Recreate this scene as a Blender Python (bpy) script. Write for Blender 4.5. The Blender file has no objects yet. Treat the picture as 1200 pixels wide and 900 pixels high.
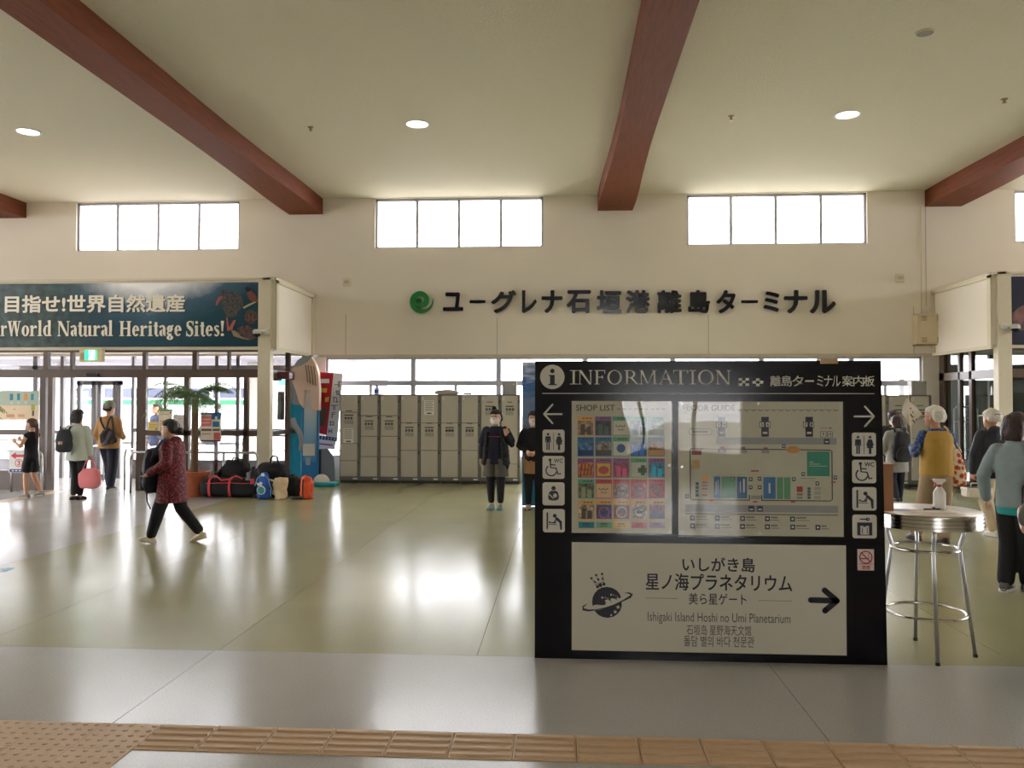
import bpy, bmesh, math, random
from mathutils import Vector, Matrix, noise
R = math.radians
PI = math.pi
random.seed(7)
scene = bpy.context.scene
COL = scene.collection

# ---------------------------------------------------------------- camera
EYE = Vector((0.0, 0.0, 1.65))
FPX = 960.0
def cam_axes(yaw, pitch, roll):
    f = Vector((-math.sin(yaw)*math.cos(pitch), math.cos(yaw)*math.cos(pitch), math.sin(pitch)))
    r = Vector((math.cos(yaw), math.sin(yaw), 0)); u = r.cross(f)
    c, s = math.cos(roll), math.sin(roll)
    return r*c+u*s, u*c-r*s, f
AX_R, AX_U, AX_F = cam_axes(R(3.49), R(1.26), R(.094))
cam_data = bpy.data.cameras.new('camera'); cam = bpy.data.objects.new('camera', cam_data)
COL.objects.link(cam)
cam_data.sensor_width = 36; cam_data.lens = FPX/1200*36
cam_data.clip_start = .02; cam_data.clip_end = 400
mw = Matrix((( AX_R.x, AX_U.x, -AX_F.x, EYE.x), (AX_R.y, AX_U.y, -AX_F.y, EYE.y), (AX_R.z, AX_U.z, -AX_F.z, EYE.z), (0,0,0,1)))
cam.matrix_world = mw
scene.camera = cam
# ---------------------------------------------------------------- light of day, exposure
SKY = 3.0
world = bpy.data.worlds.new('sky'); scene.world = world; world.use_nodes = True
wn = world.node_tree; wn.nodes['Background'].inputs[0].default_value = (.97, .975, 1, 1)
wn.nodes['Background'].inputs[1].default_value = SKY
vs = scene.view_settings
vs.view_transform = 'Standard'; vs.look = 'None'; vs.gamma = 1; vs.use_curve_mapping = False
vs.exposure = 2.34
LAMP_W = 16
scene.cycles.max_bounces = 8; scene.cycles.diffuse_bounces = 5; scene.cycles.glossy_bounces = 4
scene.cycles.transparent_max_bounces = 24; scene.cycles.transmission_bounces = 4
scene.cycles.caustics_reflective = False; scene.cycles.caustics_refractive = False
scene.cycles.sample_clamp_indirect = 6

# ---------------------------------------------------------------- helpers
def at(px, py, Y):
    "the point of the plane y = Y seen at a pixel of the photograph"
    d = AX_R*((px-600)/FPX) - AX_U*((py-450)/FPX) + AX_F
    p = EYE + d*(Y/d.y); return p
def on_floor(px, py, z=0.0):
    d = AX_R*((px-600)/FPX) - AX_U*((py-450)/FPX) + AX_F
    return EYE + d*((z-EYE.z)/d.z)
def lin(c):
    return tuple((v/255/12.92 if v/255 <= .04045 else ((v/255+.055)/1.055)**2.4) for v in c)
_mats = {}
def mat(name, c=(200,200,200), rough=.6, metal=0, vary=.12, scale=12, bump=0, bscale=60, emit=0, spec=.5, sheen=0, coat=0, stretch=None):
    if name in _mats: return _mats[name]
    m = bpy.data.materials.new(name); m.use_nodes = True; nt = m.node_tree; N = nt.nodes; L = nt.links
    b = N['Principled BSDF']; col = lin(c)
    b.inputs['Roughness'].default_value = rough; b.inputs['Metallic'].default_value = metal
    b.inputs['Specular IOR Level'].default_value = spec
    if sheen: b.inputs['Sheen Weight'].default_value = sheen
    if coat: b.inputs['Coat Weight'].default_value = coat; b.inputs['Coat Roughness'].default_value = .08
    tc = N.new('ShaderNodeTexCoord'); src = tc.outputs['Object']
    if stretch:
        mp = N.new('ShaderNodeMapping'); mp.inputs['Scale'].default_value = stretch; L.new(src, mp.inputs[0]); src = mp.outputs[0]
    nz = N.new('ShaderNodeTexNoise'); nz.inputs['Scale'].default_value = scale; nz.inputs['Detail'].default_value = 4; L.new(src, nz.inputs['Vector'])
    rp = N.new('ShaderNodeMix'); rp.data_type = 'RGBA'
    rp.inputs[6].default_value = (*[v*(1-vary) for v in col], 1); rp.inputs[7].default_value = (*[min(1, v*(1+vary)) for v in col], 1)
    L.new(nz.outputs['Fac'], rp.inputs[0]); L.new(rp.outputs[2], b.inputs['Base Color'])
    if bump:
        n2 = N.new('ShaderNodeTexNoise'); n2.inputs['Scale'].default_value = bscale; L.new(src, n2.inputs['Vector'])
        bp = N.new('ShaderNodeBump'); bp.inputs['Strength'].default_value = bump; bp.inputs['Distance'].default_value = .01
        L.new(n2.outputs['Fac'], bp.inputs['Height']); L.new(bp.outputs[0], b.inputs['Normal'])
    if emit:
        b.inputs['Emission Color'].default_value = (*col, 1); b.inputs['Emission Strength'].default_value = emit
    _mats[name] = m; return m
def ramp_mat(name, stops, scale=8, detail=4, rough=.5, voronoi=False):
    "a print or stone whose colour runs over several stops of a noise"
    if name in _mats: return _mats[name]
    m = bpy.data.materials.new(name); m.use_nodes = True; nt = m.node_tree; N = nt.nodes; L = nt.links
    b = N['Principled BSDF']; b.inputs['Roughness'].default_value = rough
    tc = N.new('ShaderNodeTexCoord')
    nz = N.new('ShaderNodeTexVoronoi' if voronoi else 'ShaderNodeTexNoise'); nz.inputs['Scale'].default_value = scale
    if not voronoi: nz.inputs['Detail'].default_value = detail
    L.new(tc.outputs['Object'], nz.inputs['Vector'])
    r = N.new('ShaderNodeValToRGB'); r.color_ramp.interpolation = 'LINEAR'
    while len(r.color_ramp.elements) < len(stops): r.color_ramp.elements.new(.5)
    for e, (p, c) in zip(r.color_ramp.elements, stops): e.position = p; e.color = (*lin(c), 1)
    L.new(nz.outputs[0], r.inputs[0]); L.new(r.outputs[0], b.inputs['Base Color'])
    _mats[name] = m; return m
def glass(name='glass', tint=(251,251,252), refl=1.0, rough=0.0):
    if name in _mats: return _mats[name]
    m = bpy.data.materials.new(name); m.use_nodes = True; nt = m.node_tree; N = nt.nodes; L = nt.links
    for n in list(N): N.remove(n)
    out = N.new('ShaderNodeOutputMaterial'); mx = N.new('ShaderNodeMixShader'); t = N.new('ShaderNodeBsdfTransparent'); g = N.new('ShaderNodeBsdfGlossy')
    fr = N.new('ShaderNodeFresnel'); fr.inputs[0].default_value = 1.45
    ge = N.new('ShaderNodeNewGeometry'); io = N.new('ShaderNodeMath'); io.operation = 'MULTIPLY_ADD'; io.inputs[1].default_value = 1/1.45-1.45; io.inputs[2].default_value = 1.45
    L.new(ge.outputs['Backfacing'], io.inputs[0]); L.new(io.outputs[0], fr.inputs[0])
    mu = N.new('ShaderNodeMath'); mu.operation = 'MULTIPLY'; mu.use_clamp = True; mu.inputs[1].default_value = refl; L.new(fr.outputs[0], mu.inputs[0])
    t.inputs[0].default_value = (*lin(tint), 1); g.inputs[1].default_value = rough
    L.new(mu.outputs[0], mx.inputs[0]); L.new(t.outputs[0], mx.inputs[1]); L.new(g.outputs[0], mx.inputs[2]); L.new(mx.outputs[0], out.inputs[0])
    _mats[name] = m; return m

WLD = {}
def props(o, label=None, cat=None, group=None, kind=None):
    if label: o['label'] = label
    if cat: o['category'] = cat
    if group: o['group'] = group
    if kind: o['kind'] = kind
    return o
def thing(name, label, cat, loc=(0,0,0), rz=0.0, group=None, kind=None):
    o = bpy.data.objects.new(name, None); COL.objects.link(o); o.empty_display_size = .1
    o.location = loc; o.rotation_euler = (0,0,rz)
    WLD[o] = Matrix.Translation(Vector(loc)) @ Matrix.Rotation(rz, 4, 'Z')
    return props(o, label, cat, group, kind)
def link_mesh(name, me, parent=None):
    o = bpy.data.objects.new(name, me); COL.objects.link(o)
    if parent is not None:
        o.parent = parent; WLD[o] = WLD[parent].copy()
    else: WLD[o] = Matrix.Identity(4)
    return o
class MB:
    def __init__(s): s.v=[]; s.f=[]; s.m=[]; s.mi=0; s.x=None
    def mat(s, i): s.mi=i; return s
    def add(s, vs, fs):
        n=len(s.v)
        s.v += [ (s.x @ Vector(p)) if s.x is not None else Vector(p) for p in vs]
        for f in fs: s.f.append(tuple(n+i for i in f)); s.m.append(s.mi)
        return s
    def box(s, x0,x1,y0,y1,z0,z1):
        return s.add([(x0,y0,z0),(x1,y0,z0),(x1,y1,z0),(x0,y1,z0),(x0,y0,z1),(x1,y0,z1),(x1,y1,z1),(x0,y1,z1)],
            [(3,2,1,0),(4,5,6,7),(0,1,5,4),(1,2,6,5),(2,3,7,6),(3,0,4,7)])
    def rbox(s, x0,x1,y0,y1,z0,z1, b=.01):
        "box with bevelled upright edges and top rim"
        b=min(b,(x1-x0)/2.1,(y1-y0)/2.1,(z1-z0)/2.1)
        def ring(i,z): return [(x0+b+i,y0+i,z),(x1-b-i,y0+i,z),(x1-i,y0+b+i,z),(x1-i,y1-b-i,z),(x1-b-i,y1-i,z),(x0+b+i,y1-i,z),(x0+i,y1-b-i,z),(x0+i,y0+b+i,z)]
        rs=[ring(b*.7,z0),ring(0,z0+b),ring(0,z1-b),ring(b*.7,z1)]
        vs=sum(rs,[]); fs=[tuple(range(7,-1,-1)),tuple(range(24,32))]
        for k in range(3):
            for i in range(8):
                j=(i+1)%8; fs.append((k*8+i,k*8+j,k*8+8+j,k*8+8+i))
        return s.add(vs,fs)
    def prism(s, pts, y0, y1):
        "outline in the x-z plane, y0 the side towards the viewer"
        a=sum(pts[i][0]*pts[(i+1)%len(pts)][1]-pts[(i+1)%len(pts)][0]*pts[i][1] for i in range(len(pts)))
        if a<0: pts=pts[::-1]
        n=len(pts)
        vs=[(p[0],y0,p[1]) for p in pts]+[(p[0],y1,p[1]) for p in pts]
        fs=[tuple(range(n)),tuple(range(2*n-1,n-1,-1))]+[((i+1)%n,i,n+i,n+(i+1)%n) for i in range(n)]
        return s.add(vs,fs)
    def disc(s, cx,cz,r,y0,y1,n=28,rz=None):
        rz=rz or r
        return s.prism([(cx+r*math.cos(2*PI*i/n),cz+rz*math.sin(2*PI*i/n)) for i in range(n)],y0,y1)
    def ring2(s, cx,cz,rx,rz,tx,tz,y0,y1,a0=0,a1=360,n=32,rot=0):
        "flat elliptical ring; tx, tz its thickness at the sides and at top and bottom"
        c,sn=math.cos(rot),math.sin(rot)
        for i in range(n):
            t0=R(a0+(a1-a0)*i/n); t1=R(a0+(a1-a0)*(i+1)/n); q=[]
            for t,k in ((t0,0),(t1,0),(t1,1),(t0,1)):
                x=(rx-(tx if k else 0))*math.cos(t); z=(rz-(tz if k else 0))*math.sin(t)
                q.append((cx+x*c-z*sn,cz+x*sn+z*c))
            s.prism(q,y0,y1)
        return s
    def stroke(s, pts, w, y0, y1, cap=False):
        "flat line of a width or of one width per point"
        ws=w if isinstance(w,(list,tuple)) else [w]*len(pts); L=[];Rr=[]
        for i,p in enumerate(pts):
            a=pts[max(0,i-1)]; b=pts[min(len(pts)-1,i+1)]; dx,dz=b[0]-a[0],b[1]-a[1]; l=math.hypot(dx,dz) or 1
            nx,nz=-dz/l*ws[i]/2,dx/l*ws[i]/2
            L.append((p[0]+nx,p[1]+nz)); Rr.append((p[0]-nx,p[1]-nz))
        for i in range(len(pts)-1): s.prism([L[i],L[i+1],Rr[i+1],Rr[i]],y0,y1)
        if cap:
            for p,ww in ((pts[0],ws[0]),(pts[-1],ws[-1])): s.disc(p[0],p[1],ww/2,y0,y1,12)
        return s
    def tube(s, path, r, n=10, flat=1.0, closed=False, up=None):
        path=[Vector(p) for p in path]; rs=r if isinstance(r,(list,tuple)) else [r]*len(path)
        m=len(path); prev=None; vs=[]
        for i,p in enumerate(path):
            if closed: d=(path[(i+1)%m]-path[i-1])
            else: d=(path[min(m-1,i+1)]-path[max(0,i-1)])
            d.normalize()
            if prev is None:
                a=up or (Vector((0,0,1)) if abs(d.z)<.9 else Vector((0,1,0)))
                a=Vector(a); u=(a-d*a.dot(d)).normalized()
            else:
                u=(prev-d*prev.dot(d)); u=u.normalized() if u.length>1e-6 else prev
            prev=u; w=d.cross(u)
            for k in range(n):
                t=2*PI*k/n; vs.append(p+u*math.cos(t)*rs[i]*flat+w*math.sin(t)*rs[i])
        fs=[]
        for i in range(m if closed else m-1):
            j=(i+1)%m
            for k in range(n):
                k2=(k+1)%n; fs.append((i*n+k,i*n+k2,j*n+k2,j*n+k))
        if not closed: fs+=[tuple(range(n-1,-1,-1)),tuple((m-1)*n+k for k in range(n))]
        return s.add(vs,fs)
    def limb(s, a, b, ra, rb, n=14, k=5, bulge=0):
        "closed tapered limb with round ends"
        a=Vector(a); b=Vector(b); d=(b-a); l=d.length; d=d/l if l else Vector((0,0,1))
        P=[];Q=[]
        for t in (-.98,-.8,-.45): P.append(a+d*ra*t); Q.append(ra*math.sqrt(1-t*t))
        for i in range(k+1):
            t=i/k; P.append(a.lerp(b,t)); Q.append(ra+(rb-ra)*t+bulge*math.sin(PI*t))
        for t in (.45,.8,.98): P.append(b+d*rb*t); Q.append(rb*math.sqrt(1-t*t))
        return s.tube(P,Q,n)
    def rings(s, rs, n=24, ex=2.0):
        "closed loft through (centre, rx, ry) rings lying flat"
        vs=[];fs=[]
        for (c,rx,ry) in rs:
            for k in range(n):
                t=2*PI*k/n; ct,st=math.cos(t),math.sin(t)
                vs.append((c[0]+rx*math.copysign(abs(ct)**(2/ex),ct),c[1]+ry*math.copysign(abs(st)**(2/ex),st),c[2]))
        m=len(rs)
        for i in range(m-1):
            for k in range(n):
                k2=(k+1)%n; fs.append((i*n+k,i*n+k2,(i+1)*n+k2,(i+1)*n+k))
        fs+=[tuple(range(n-1,-1,-1)),tuple((m-1)*n+k for k in range(n))]
        if rs[0][0][2]>rs[-1][0][2]: fs=[f[::-1] for f in fs]
        return s.add(vs,fs)
    def ball(s, c, r, nu=16, nv=10, rot=None):
        r=(r,r,r) if not isinstance(r,(list,tuple)) else r
        vs=[];fs=[]
        for j in range(nv+1):
            ph=PI*j/nv
            for i in range(nu):
                t=2*PI*i/nu; p=Vector((r[0]*math.sin(ph)*math.cos(t),r[1]*math.sin(ph)*math.sin(t),-r[2]*math.cos(ph)))
                if rot is not None: p=rot@p
                vs.append(Vector(c)+p)
        for j in range(nv):
            for i in range(nu):
                i2=(i+1)%nu; fs.append((j*nu+i,j*nu+i2,(j+1)*nu+i2,(j+1)*nu+i))
        return s.add(vs,fs)
    def lathe(s, prof, c=(0,0,0), n=32):
        vs=[];fs=[]
        for (r,z) in prof:
            for k in range(n):
                t=2*PI*k/n; vs.append((c[0]+r*math.cos(t),c[1]+r*math.sin(t),c[2]+z))
        for i in range(len(prof)-1):
            for k in range(n):
                k2=(k+1)%n; fs.append((i*n+k,i*n+k2,(i+1)*n+k2,(i+1)*n+k))
        return s.add(vs,fs)
    def sack(s, c, w, d, h, ex=2.6, top=.75, seed=0, amp=.02, nv=20, nu=36, rz=0, tilt=0):
        "soft bag: a puffed block narrowing to the top, creased"
        rot=Matrix.Rotation(rz,3,'Z')@Matrix.Rotation(tilt,3,'Y'); vs=[];fs=[]
        for j in range(nv+1):
            t=j/nv; ph=PI*t; rr=max(.02,math.sin(ph))**(.38); k=1+(top-1)*t
            zz=h*(.5-.5*math.copysign(abs(math.cos(ph))**.8,math.cos(ph)))
            for i in range(nu):
                a=2*PI*i/nu; ca,sa=math.cos(a),math.sin(a)
                x=w/2*rr*k*math.copysign(abs(ca)**(2/ex),ca); y=d/2*rr*k*math.copysign(abs(sa)**(2/ex),sa)
                p=Vector((x,y,zz)); q=noise.noise(Vector((p.x*8,p.y*8,p.z*13))+Vector((seed,0,0)))+.6*(.5-abs(noise.noise(Vector((p.x*14,p.y*14,p.z*9))+Vector((0,seed,0)))))*1.6-.3
                o=Vector((x,y,(zz-h/2)*.6)); o=o.normalized() if o.length>1e-4 else Vector((0,0,1))
                q+=.5*noise.noise(Vector((p.x*30,p.y*30,p.z*24))+Vector((seed,seed,0))); p=p+o*q*amp*1.35; p.z=max(p.z,0)
                vs.append(Vector(c)+rot@p)
        for j in range(nv):
            for i in range(nu):
                i2=(i+1)%nu; fs.append((j*nu+i,j*nu+i2,(j+1)*nu+i2,(j+1)*nu+i))
        return s.add(vs,fs)
    def build(s, name, mats, parent=None, smooth=False, local=False, label=None, cat=None, group=None, kind=None, auto=None):
        me=bpy.data.meshes.new(name)
        vs=s.v
        if parent is not None and not local:
            W=WLD[parent].inverted(); vs=[W@p for p in vs]
        off=None
        if parent is None and kind!='structure' and vs:
            xs=[p.x for p in vs]; ys=[p.y for p in vs]; off=Vector(((min(xs)+max(xs))/2,(min(ys)+max(ys))/2,min(p.z for p in vs)))
            vs=[p-off for p in vs]
        me.from_pydata([tuple(p) for p in vs],[],s.f)
        for m in (mats if isinstance(mats,(list,tuple)) else [mats]): me.materials.append(m)
        if any(s.m): me.polygons.foreach_set('material_index',s.m)
        if smooth: me.polygons.foreach_set('use_smooth',[True]*len(s.f))
        me.validate(); me.update()
        if auto: me.set_sharp_from_angle(angle=R(auto))
        o=link_mesh(name,me,parent)
        if off is not None: o.location=off; WLD[o]=Matrix.Translation(off)
        return props(o,label,cat,group,kind)
TASKS=[]
def remesh(name, mb, voxel, mats, parent, smooth=3, amp=0, nscale=9, seed=0):
    "one continuous surface out of the overlapping closed shapes in mb (local coordinates); worked out by finish_remeshes()"
    me=bpy.data.meshes.new(name); me.from_pydata([tuple(p) for p in mb.v],[],mb.f)
    o=link_mesh(name,me,parent)
    r=o.modifiers.new('r','REMESH'); r.mode='VOXEL'; r.voxel_size=voxel; r.use_smooth_shade=True
    if smooth:
        q=o.modifiers.new('s','SMOOTH'); q.factor=.5; q.iterations=smooth
    TASKS.append((o,mats,amp,nscale,seed)); return o
def finish_remeshes():
    import numpy as np
    dg=bpy.context.evaluated_depsgraph_get(); dg.update()
    done=[(t,bpy.data.meshes.new_from_object(t[0].evaluated_get(dg))) for t in TASKS]
    for (o,m,amp,nscale,seed),m2 in done:
        o.modifiers.clear(); old=o.data; o.data=m2; bpy.data.meshes.remove(old)
        if amp:
            n=len(m2.vertices); co=np.empty(n*3,'f'); no=np.empty(n*3,'f')
            m2.vertices.foreach_get('co',co); m2.vertex_normals.foreach_get('vector',no); co=co.reshape(-1,3); no=no.reshape(-1,3)
            fn=noise.noise; sx,sy=seed*3.1,seed; a=nscale
            q=np.array([fn((x*a+sx,y*a+sy,z*a*.55))+.5*fn((x*a*2.2+sx,y*a*2.2+sy,z*a*1.3)) for x,y,z in co.tolist()],'f')
            m2.vertices.foreach_set('co',(co+no*(q*amp)[:,None]).ravel())
        m2.materials.clear(); m2.materials.append(m)
        m2.polygons.foreach_set('use_smooth',[True]*len(m2.polygons)); m2.update()
def text_mb(mb, body, box, y0, offset=0, extrude=.002, fit=True, align='L'):
    "lettering fitted into box = (x0, z0, x1, z1), its back at y0, facing the viewer"
    cu=bpy.data.curves.new('t','FONT'); cu.body=body; cu.extrude=.5; cu.resolution_u=3
    ob=bpy.data.objects.new('t',cu); me=ob.to_mesh()
    vs=[v.co.copy() for v in me.vertices]; fs=[tuple(p.vertices) for p in me.polygons]
    x0,x1=min(v.x for v in vs),max(v.x for v in vs); z0,z1=min(v.y for v in vs),max(v.y for v in vs)
    sx=(box[2]-box[0])/(x1-x0); sz=(box[3]-box[1])/(z1-z0)
    if not fit: sx=sz
    b=offset*min(sx,sz) if fit else 0
    cps=[(0,0)] if b<=0 else [(math.cos(a)*b,math.sin(a)*b) for a in (0,PI/3,2*PI/3,PI,4*PI/3,5*PI/3)]
    kx=1-2*b/(box[2]-box[0]); kz=1-2*b/(box[3]-box[1])
    for i,(dx,dz) in enumerate(cps):
        mb.add([(box[0]+b+(v.x-x0)*sx*kx+dx, y0-(v.z+.5)*extrude-i*.00004, box[1]+b+(v.y-z0)*sz*kz+dz) for v in vs], fs)
    ob.to_mesh_clear(); bpy.data.objects.remove(ob); bpy.data.curves.remove(cu)
    return mb
def arc(cx,cz,rx,rz,a0,a1,n=12): return [(cx+rx*math.cos(R(a0+(a1-a0)*i/n)),cz+rz*math.sin(R(a0+(a1-a0)*i/n))) for i in range(n+1)]
def serif_glyph(ch, W, t, s):
    "outlines of a book face: thick and thin strokes with slab feet; returns (advance, list of (points, widths) or polygons)"
    P=[]; e=.085
    def rect(a,b,c,d): P.append([(a,b),(c,b),(c,d),(a,d)])
    def stem(x,w=W,h=1,foot=True,head=True,y=0):
        rect(x,y,x+w,h)
        if foot: rect(x-e,y,x+w+e,y+s)
        if head==True: rect(x-e,h-s,x+w+e,h)
        elif head=='l': P.append([(x-e,h-.09),(x,h-.02),(x+w,h),(x+w,h-.12),(x,h-.12)])
    def st(pts,ws):
        ws=ws if isinstance(ws,list) else [ws]*len(pts)
        for i in range(len(pts)-1):
            (ax,ay),(bx,by)=pts[i],pts[i+1]; dx,dy=bx-ax,by-ay; l=math.hypot(dx,dy) or 1; nx,ny=-dy/l,dx/l
            P.append([(ax+nx*ws[i]/2,ay+ny*ws[i]/2),(bx+nx*ws[i+1]/2,by+ny*ws[i+1]/2),(bx-nx*ws[i+1]/2,by-ny*ws[i+1]/2),(ax-nx*ws[i]/2,ay-ny*ws[i]/2)])
    def bowl(cx,cy,rx,ry,a0,a1,n=20):
        for i in range(n):
            q=[]
            for a,k in ((i,0),(i+1,0),(i+1,1),(i,1)):
                th=R(a0+(a1-a0)*a/n); q.append((cx+(rx-(W if k else 0))*math.cos(th),cy+(ry-(t if k else 0))*math.sin(th)))
            P.append(q)
    if ch=='I': stem(e); w=2*e+W
    elif ch=='N': stem(e,t); rect(.78,0,.78+t,1); rect(.78-e,1-s,.78+t+e,1); P.append([(e-.06,1),(e+W,1),(.78+t,0),(.78+t-W*.9,0)]); w=.78+t+e
    elif ch=='H': stem(e); stem(e+.5+W*.2); rect(e,.47,e+.6,.47+t*1.2); w=2*e+.5+W*1.2
    elif ch=='F': stem(e); rect(e,1-t,.64,1); rect(.64-t,.76,.64,1); rect(e,.48,.5,.48+t); rect(.5-t,.4,.5,.62); w=.66
    elif ch=='O': bowl(.46,.5,.46,.52,0,360,36); w=.92
    elif ch=='R': stem(e); bowl(.36,.73,.31,.27,-90,90,16); rect(e,1-t,.38,1); rect(e,.46,.38,.46+t); P.append([(.34,.48),(.34+W*1.2,.48),(.86,0),(.86-W*1.1,0)]); rect(.78,0,.92,s); w=.92
    elif ch=='M': stem(e,t); stem(.92,W); P.append([(e-.04,1),(e+W,1),(.56,.05),(.52,0),(.48,.05)]); st([(.53,.03),(.96,1)],t); w=1.02+W
    elif ch=='A': st([(.1,0),(.46,1)],t); P.append([(.40,1),(.48,1),(.88,0),(.88-W*1.05,0)]); rect(.24,.34,.68,.34+t); rect(0,0,.22,s); rect(.66,0,.96,s); w=.96
    elif ch=='T': stem(.4-W/2,W,head=False); rect(0,1-t,.8,1); P.append([(0,1),(t,1),(t*.6,.78),(0,.78)]); P.append([(.8-t,1),(.8,1),(.8,.78),(.8-t*.6,.78)]); w=.8
    elif ch=='W': 
        for q in (0,.42): P.append([(q,1),(q+W,1),(q+.26+W*.5,0),(q+.26-W*.2,0)]); st([(q+.27,0),(q+.46,1)],t)
        rect(-.05,1-s,.3,1); rect(.38,1-s,.7,1); rect(.8,1-s,1.0,1); w=1.0
    elif ch=='S': st(arc(.3,.76,.2,.21,20,180,8)+arc(.3,.5,.2,.12,170,90,4)[:0]+[(.16,.64),(.26,.55),(.38,.46),(.46,.34)]+arc(.27,.23,.2,.21,10,-165,10),[t]+[t*1.3]*2+[t*1.2]*3+[W*.8]*3+[W,W*1.15,W*1.15,W]+[W*.8]*3+[t*1.4]*8); rect(.5,.7,.5+s,1); rect(.02,0,.02+s,.32); w=.56
    elif ch=='!': P.append([(.04,1),(.04+W*1.2,1),(.04+W*.8,.3),(.04+W*.4,.3)]); bowl(.04+W*.6,.09,W*.6+.01,.1,0,360,12); P.append(arc(.04+W*.6,.09,W*.6,.1,0,360,12)); w=.1+W
    elif ch=='o': bowl(.29,.35,.29,.36,0,360,28); w=.58
    elif ch=='l': stem(e*.7,h=1.04,head='l'); w=W+1.6*e
    elif ch=='i': stem(e*.7,h=.7,head='l'); P.append(arc(e*.7+W/2,.9,W*.55,.1,0,360,12)); w=W+1.6*e
    elif ch=='d': bowl(.28,.35,.27,.36,60,300,22); stem(.38,h=1.04,foot=False,head='l'); rect(.38,0,.38+W+e,s); w=.42+W+e*.6
    elif ch=='u': stem(e*.6,h=.7,foot=False,head='l',y=.12); stem(.4,h=.7,foot=False,head='l'); rect(.4,0,.4+W+e,s); st(arc(.24,.17,.16,.15,180,300,8),[W*.8]*3+[t*1.6]*6); w=.44+W+e*.6
    elif ch=='r': stem(e*.6,h=.7,head='l'); st([(.05+W,.5),(.16+W,.62),(.24+W,.66)],[t,t*1.4,t*1.8]); P.append(arc(.26+W,.6,.08,.09,0,360,12)); w=.34+W
    elif ch=='t': stem(e,h=.92,foot=False,head=False,y=.12); rect(0,.7-s*1.1,.34,.7); st(arc(e+W/2+.1,.14,.1,.13,180,330,8),[W]+[W*.6]*3+[t*1.3]*5); w=.36
    elif ch=='a': st(arc(.22,.54,.16,.13,170,0,8)+[(.38,.4),(.38,.08)],[W*.9]*2+[t*1.3]*3+[W*.8]*3+[W]*3); rect(.38,0,.5,s*1.2); bowl(.2,.2,.18,.21,60,300,16); w=.5
    elif ch=='e': bowl(.27,.35,.27,.36,45,320,24); bowl(.27,.35,.27,.36,0,50,6); rect(.08,.34,.5,.34+t); w=.54
    elif ch=='s': st(arc(.22,.54,.14,.13,20,180,6)+[(.12,.44),(.24,.37),(.33,.28)]+arc(.2,.17,.14,.14,10,-160,8),[t*1.3]*5+[W*.7]*3+[W*.95]*2+[W*.9]+[t*1.4]*8); w=.4
    elif ch=='g': bowl(.24,.48,.22,.22,0,360,22); st([(.4,.64),(.5,.7)],t*1.6); st([(.12,.3),(.06,.2),(.12,.11),(.36,.08)],[t*1.3,t*1.5,W*.7,W*.8]); bowl(.25,-.1,.25,.16,0,360,22); w=.52
    else: w=.25
    return w,P
def serif_text(mb, word, box, y0, y1, W=.13, t=.05, s=.045, gap=.05):
    "a word in the book face; box spans baseline to capital height"
    x=0; out=[]
    for ch in word:
        w,P=serif_glyph(ch,W,t,s)
        for p in P: out.append([(x+a,b) for a,b in p])
        x+=w+gap
    x-=gap; sx=(box[2]-box[0])/x; sz=box[3]-box[1]
    for i,p in enumerate(out): mb.prism([(box[0]+a*sx,box[1]+b*sz) for a,b in p],y0-(i%9)*.00012,y1)
    return mb
# ================================================================ the setting
WALL = mat('wall_paint', (230,221,206), .7, vary=.03, scale=1.5, bump=.15, bscale=120)
POSTM = mat('post_paint', (214,204,178), .5, vary=.03)
CEIL = mat('ceiling_board', (212,206,184), .9, vary=.05, scale=30, bump=.6, bscale=70)
WOOD = mat('beam_wood', (120,66,44), .6, vary=.4, scale=4, bump=.2, bscale=30, stretch=(7,.5,7), spec=.15)
BRONZE = mat('bronze_frame', (84,66,54), .4, vary=.05)
ALU = mat('aluminium_frame', (178,178,186), .4, metal=.2, vary=.03)
STEEL = mat('brushed_steel', (190,190,190), .3, metal=.9, vary=.03)
CHROME = mat('chrome', (205,200,192), .2, metal=1, vary=.02)
GLASS = glass(); GLASSD = glass('tinted_glass', (206,210,208), 1.2)
BLACK = mat('black_plastic', (22,22,24), .45)
WHITE = mat('white_plastic', (225,225,220), .45, vary=.02)
YW = 17.0; XL, XR = -16.0, 17.0; YR = -9.0; ZC = 5.95
YV = 14.7; ZV0, ZV1 = 2.65, 3.88; XVL, XVR = -5.35, 7.57

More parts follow.
